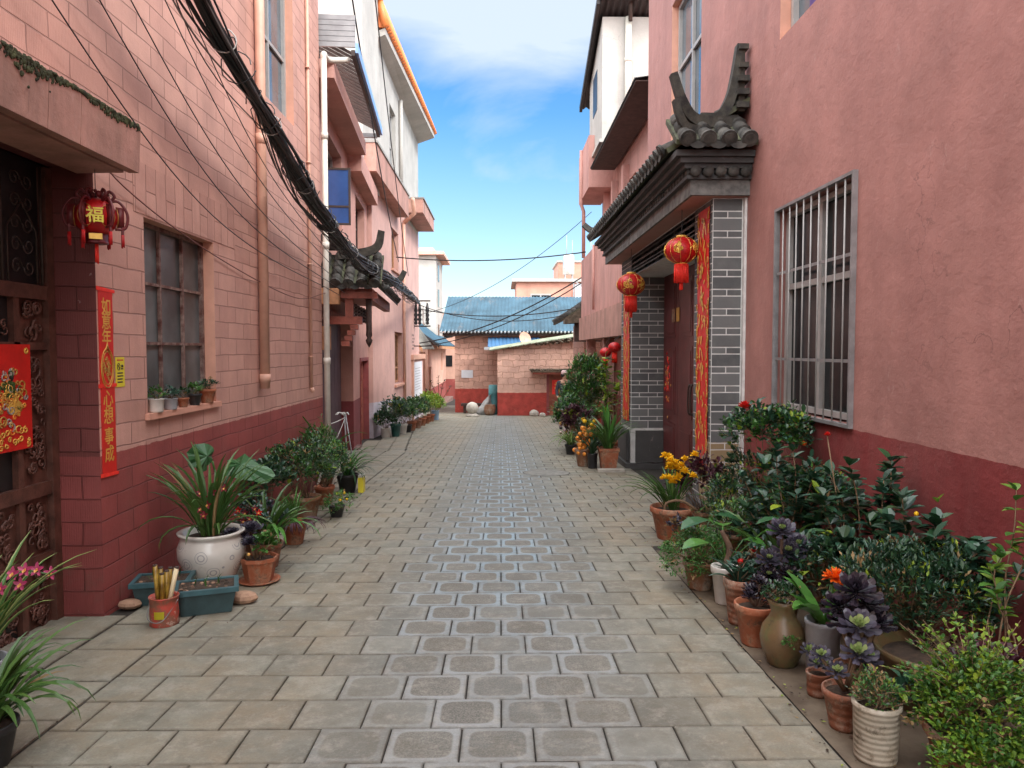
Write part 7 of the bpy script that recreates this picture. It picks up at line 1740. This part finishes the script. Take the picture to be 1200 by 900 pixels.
p = Plant('bushy dark shrub filling the gap at the wall base below the barred window', 2.28, 5.25, group=GR)
p.pot(.14, .2, 'terracotta_brown'); p.bush(p.at(-.02, 0, .55), (.26, .42, .34), 90, 11, .07, .032, 'leaf_dark', .07, 'oval', mats=['leaf_dark', 'leaf_bluish', 'leaf_mid']); p.done()
p = Plant('low leafy dark plant crouching behind the flared terracotta pot', 1.92, 4.20, group=GR)
p.pot(.12, .18, 'terracotta_brown'); p.bush(p.at(0, 0, .36), (.26, .30, .22), 80, 11, .055, .026, 'leaf_dark', .06, 'oval', mats=['leaf_dark', 'leaf_bluish']); p.done()
p = Plant('low dark fern like filler behind the scalloped white pot', 1.82, 5.35, group=GR)
p.pot(.12, .18, 'terracotta_brown'); p.bush(p.at(0, 0, .36), (.28, .34, .24), 80, 12, .05, .02, 'leaf_mid', .06, 'small', mats=['leaf_dark', 'leaf_mid', 'leaf_orchid']); p.done()
# fallen leaves and crumbs of soil along the pots
mb = MB()
for i in range(420):
    if i % 3: x, y = 1.33+abs(rnd.gauss(0, .14))-.05, rnd.uniform(2.4, 9)
    else: x, y = -1.72-abs(rnd.gauss(0, .16))+.05, rnd.uniform(4.4, 10)
    mb.mat(rnd.choice(('leaf_dry', 'leaf_dry', 'soil', 'soil', 'leaf_lime', 'bark'))); z = gz(y)+.006; a = rnd.uniform(0, 6.28); L = rnd.uniform(.006, .028)
    if x > 1.62: z += .012
    small_leaf(mb, (x, y, z), V(math.cos(a), math.sin(a), .12), L, L*.5)
tag(mb.build('leaf_litter', recalc=False), kind='stuff')

# ---- far right group by the gateway
GX = 'plants beyond the brick gateway on the right'
p = Plant('grassy orchid in a square orange clay pot at the foot of the far gateway pier', 1.76, 11.95, group=GX)
p.pot(.18, .36, 'terracotta', 'square'); p.straps(100, .72, .024, 'leaf_orchid', arch=1.7, lift=(.95, 1.5)); p.straps(3, .85, .08, 'leaf_clivia', arch=.4, lift=(1.4, 1.5)); p.done()
m = MB().mat('stone_pale'); z = gz(11.8); m.box(1.55, 1.97, 11.55, 11.72, z-.01, z+.05); tag(m.build('stone_block'), 'pale flat stone lying under the square orange clay pot', 'stone')
p = Plant('pot full of orange kumquat like fruits left of the square clay pot', 1.40, 12.4, group=GX)
p.pot(.15, .3, 'terracotta_brown', 'basin')
for i in range(46): h_ = rnd.random(); p.flower(p.at(rnd.uniform(-.17, .12)+h_*.12, rnd.uniform(-.18, .05), .22+h_*.62), rnd.uniform(.03, .042), 'fruit_orange' if h_ < .75 else 'petal_yellow', 'ball', name='fruit')
p.bush(p.at(.05, .05, .55), (.16, .15, .3), 20, 6, .12, .04, 'leaf_dark', .06, 'oval'); p.done()
p = Plant('dark pot with drooping strap leaves between the fruit pot and the square pot', 1.52, 12.1, group=GX)
p.pot(.085, .25, 'plastic_black', 'cyl'); p.straps(22, .55, .04, 'leaf_dark', arch=2.1, lift=(.8, 1.3)); p.done()
p = Plant('striped spider plant spilling low beside the black pot on the right', 1.36, 14.3, group=GX)
p.pot(.11, .2, 'plastic_black'); p.straps(44, .5, .03, 'leaf_varieg', arch=2.2, lift=(.7, 1.3)); p.done()
p = Plant('dark red leaved shrub before the tall green plants on the right', 1.58, 14.6, group=GX)
p.pot(.14, .25, 'terracotta_brown'); p.bush(p.at(-.05, -.05, .66), (.30, .26, .28), 70, 12, .09, .04, 'leaf_purple', .09, 'oval'); p.done()
p = Plant('leafy bush in a black pot with small pale flowers at the street side', 1.48, 15.2, group=GX)
p.pot(.13, .28, 'plastic_black'); p.bush(p.at(-.05, 0, .70), (.34, .34, .42), 110, 12, .09, .04, 'leaf_mid', .10, 'small', mats=['leaf_dark', 'leaf_mid'])
for i in range(7): p.flower(p.at(-.25+rnd.uniform(-.1, .1), -.3+rnd.uniform(-.1, .1), rnd.uniform(.35, .6)), .035, 'petal_cream' if i % 2 else 'cap', 'ball')
p.done()
p = Plant('large fern palm with fanned arching fronds rising beyond the gateway', 1.92, 15.8, group=GX)
p.pot(.2, .35, 'terracotta'); p.top = .5
for i in range(54):
    a = rnd.uniform(0, 2*PI); L = rnd.uniform(.6, 1.1); p.fo.mat('leaf_fern' if i % 3 else 'leaf_mid'); el = rnd.uniform(.7, 1.45); q = p.at(0, 0, .5); st_ = L/9
    for k in range(9):
        d = V(math.cos(a)*math.cos(el), math.sin(a)*math.cos(el), math.sin(el)); q2 = q+d*st_; s_ = V(-math.sin(a), math.cos(a), 0)
        for sg in (-1, 1):
            for j in (0, .5): small_leaf(p.fo, q+d*st_*j, (d*.6+s_*sg).normalized(), .15*(1-k/11), .022)
        q = q2; el -= .16
p.done()
p = Plant('bamboo like tall plant with fine leaves against the overhang column', 2.05, 16.6, group=GX)
p.pot(.2, .35, 'terracotta_brown'); p.bush(p.at(-.1, 0, 1.25), (.50, .55, .75), 190, 12, .15, .035, 'leaf_mid', .14, 'small', mats=['leaf_fern', 'leaf_mid', 'leaf_dark']); p.done()
p = Plant('grass like fountain of thin leaves behind the leafy bush on the right', 1.85, 17.3, group=GX)
p.pot(.18, .3, 'terracotta'); p.straps(120, .95, .035, 'leaf_fern', arch=1.8, lift=(.9, 1.5)); p.done()
p = Plant('bushy evergreen farthest along the right row near the person', 2.0, 19.3, group=GX)
p.pot(.2, .3, 'terracotta'); p.bush(p.at(0, 0, .85), (.42, .5, .50), 130, 12, .13, .05, 'leaf_dark', .14, 'small', mats=['leaf_dark', 'leaf_mid']); p.done()
p = Plant('climbing vine with bright yellow green leaves reaching up beside the far gateway pier', 2.12, 13.9, group=GX)
p.pot(.15, .3, 'terracotta'); tips = [p.at(-.12, .1, h_) for h_ in (.9, 1.2, 1.5, 1.75, 1.95)] + [p.at(.1, 0, 1.3), p.at(-.25, .2, 1.65), p.at(.12, -.1, 1.6)]
p.branches(tips, .17, .09, 'leaf_bright', 10, .01, mats=['leaf_bright', 'leaf_mid', 'leaf_lime']); p.done()
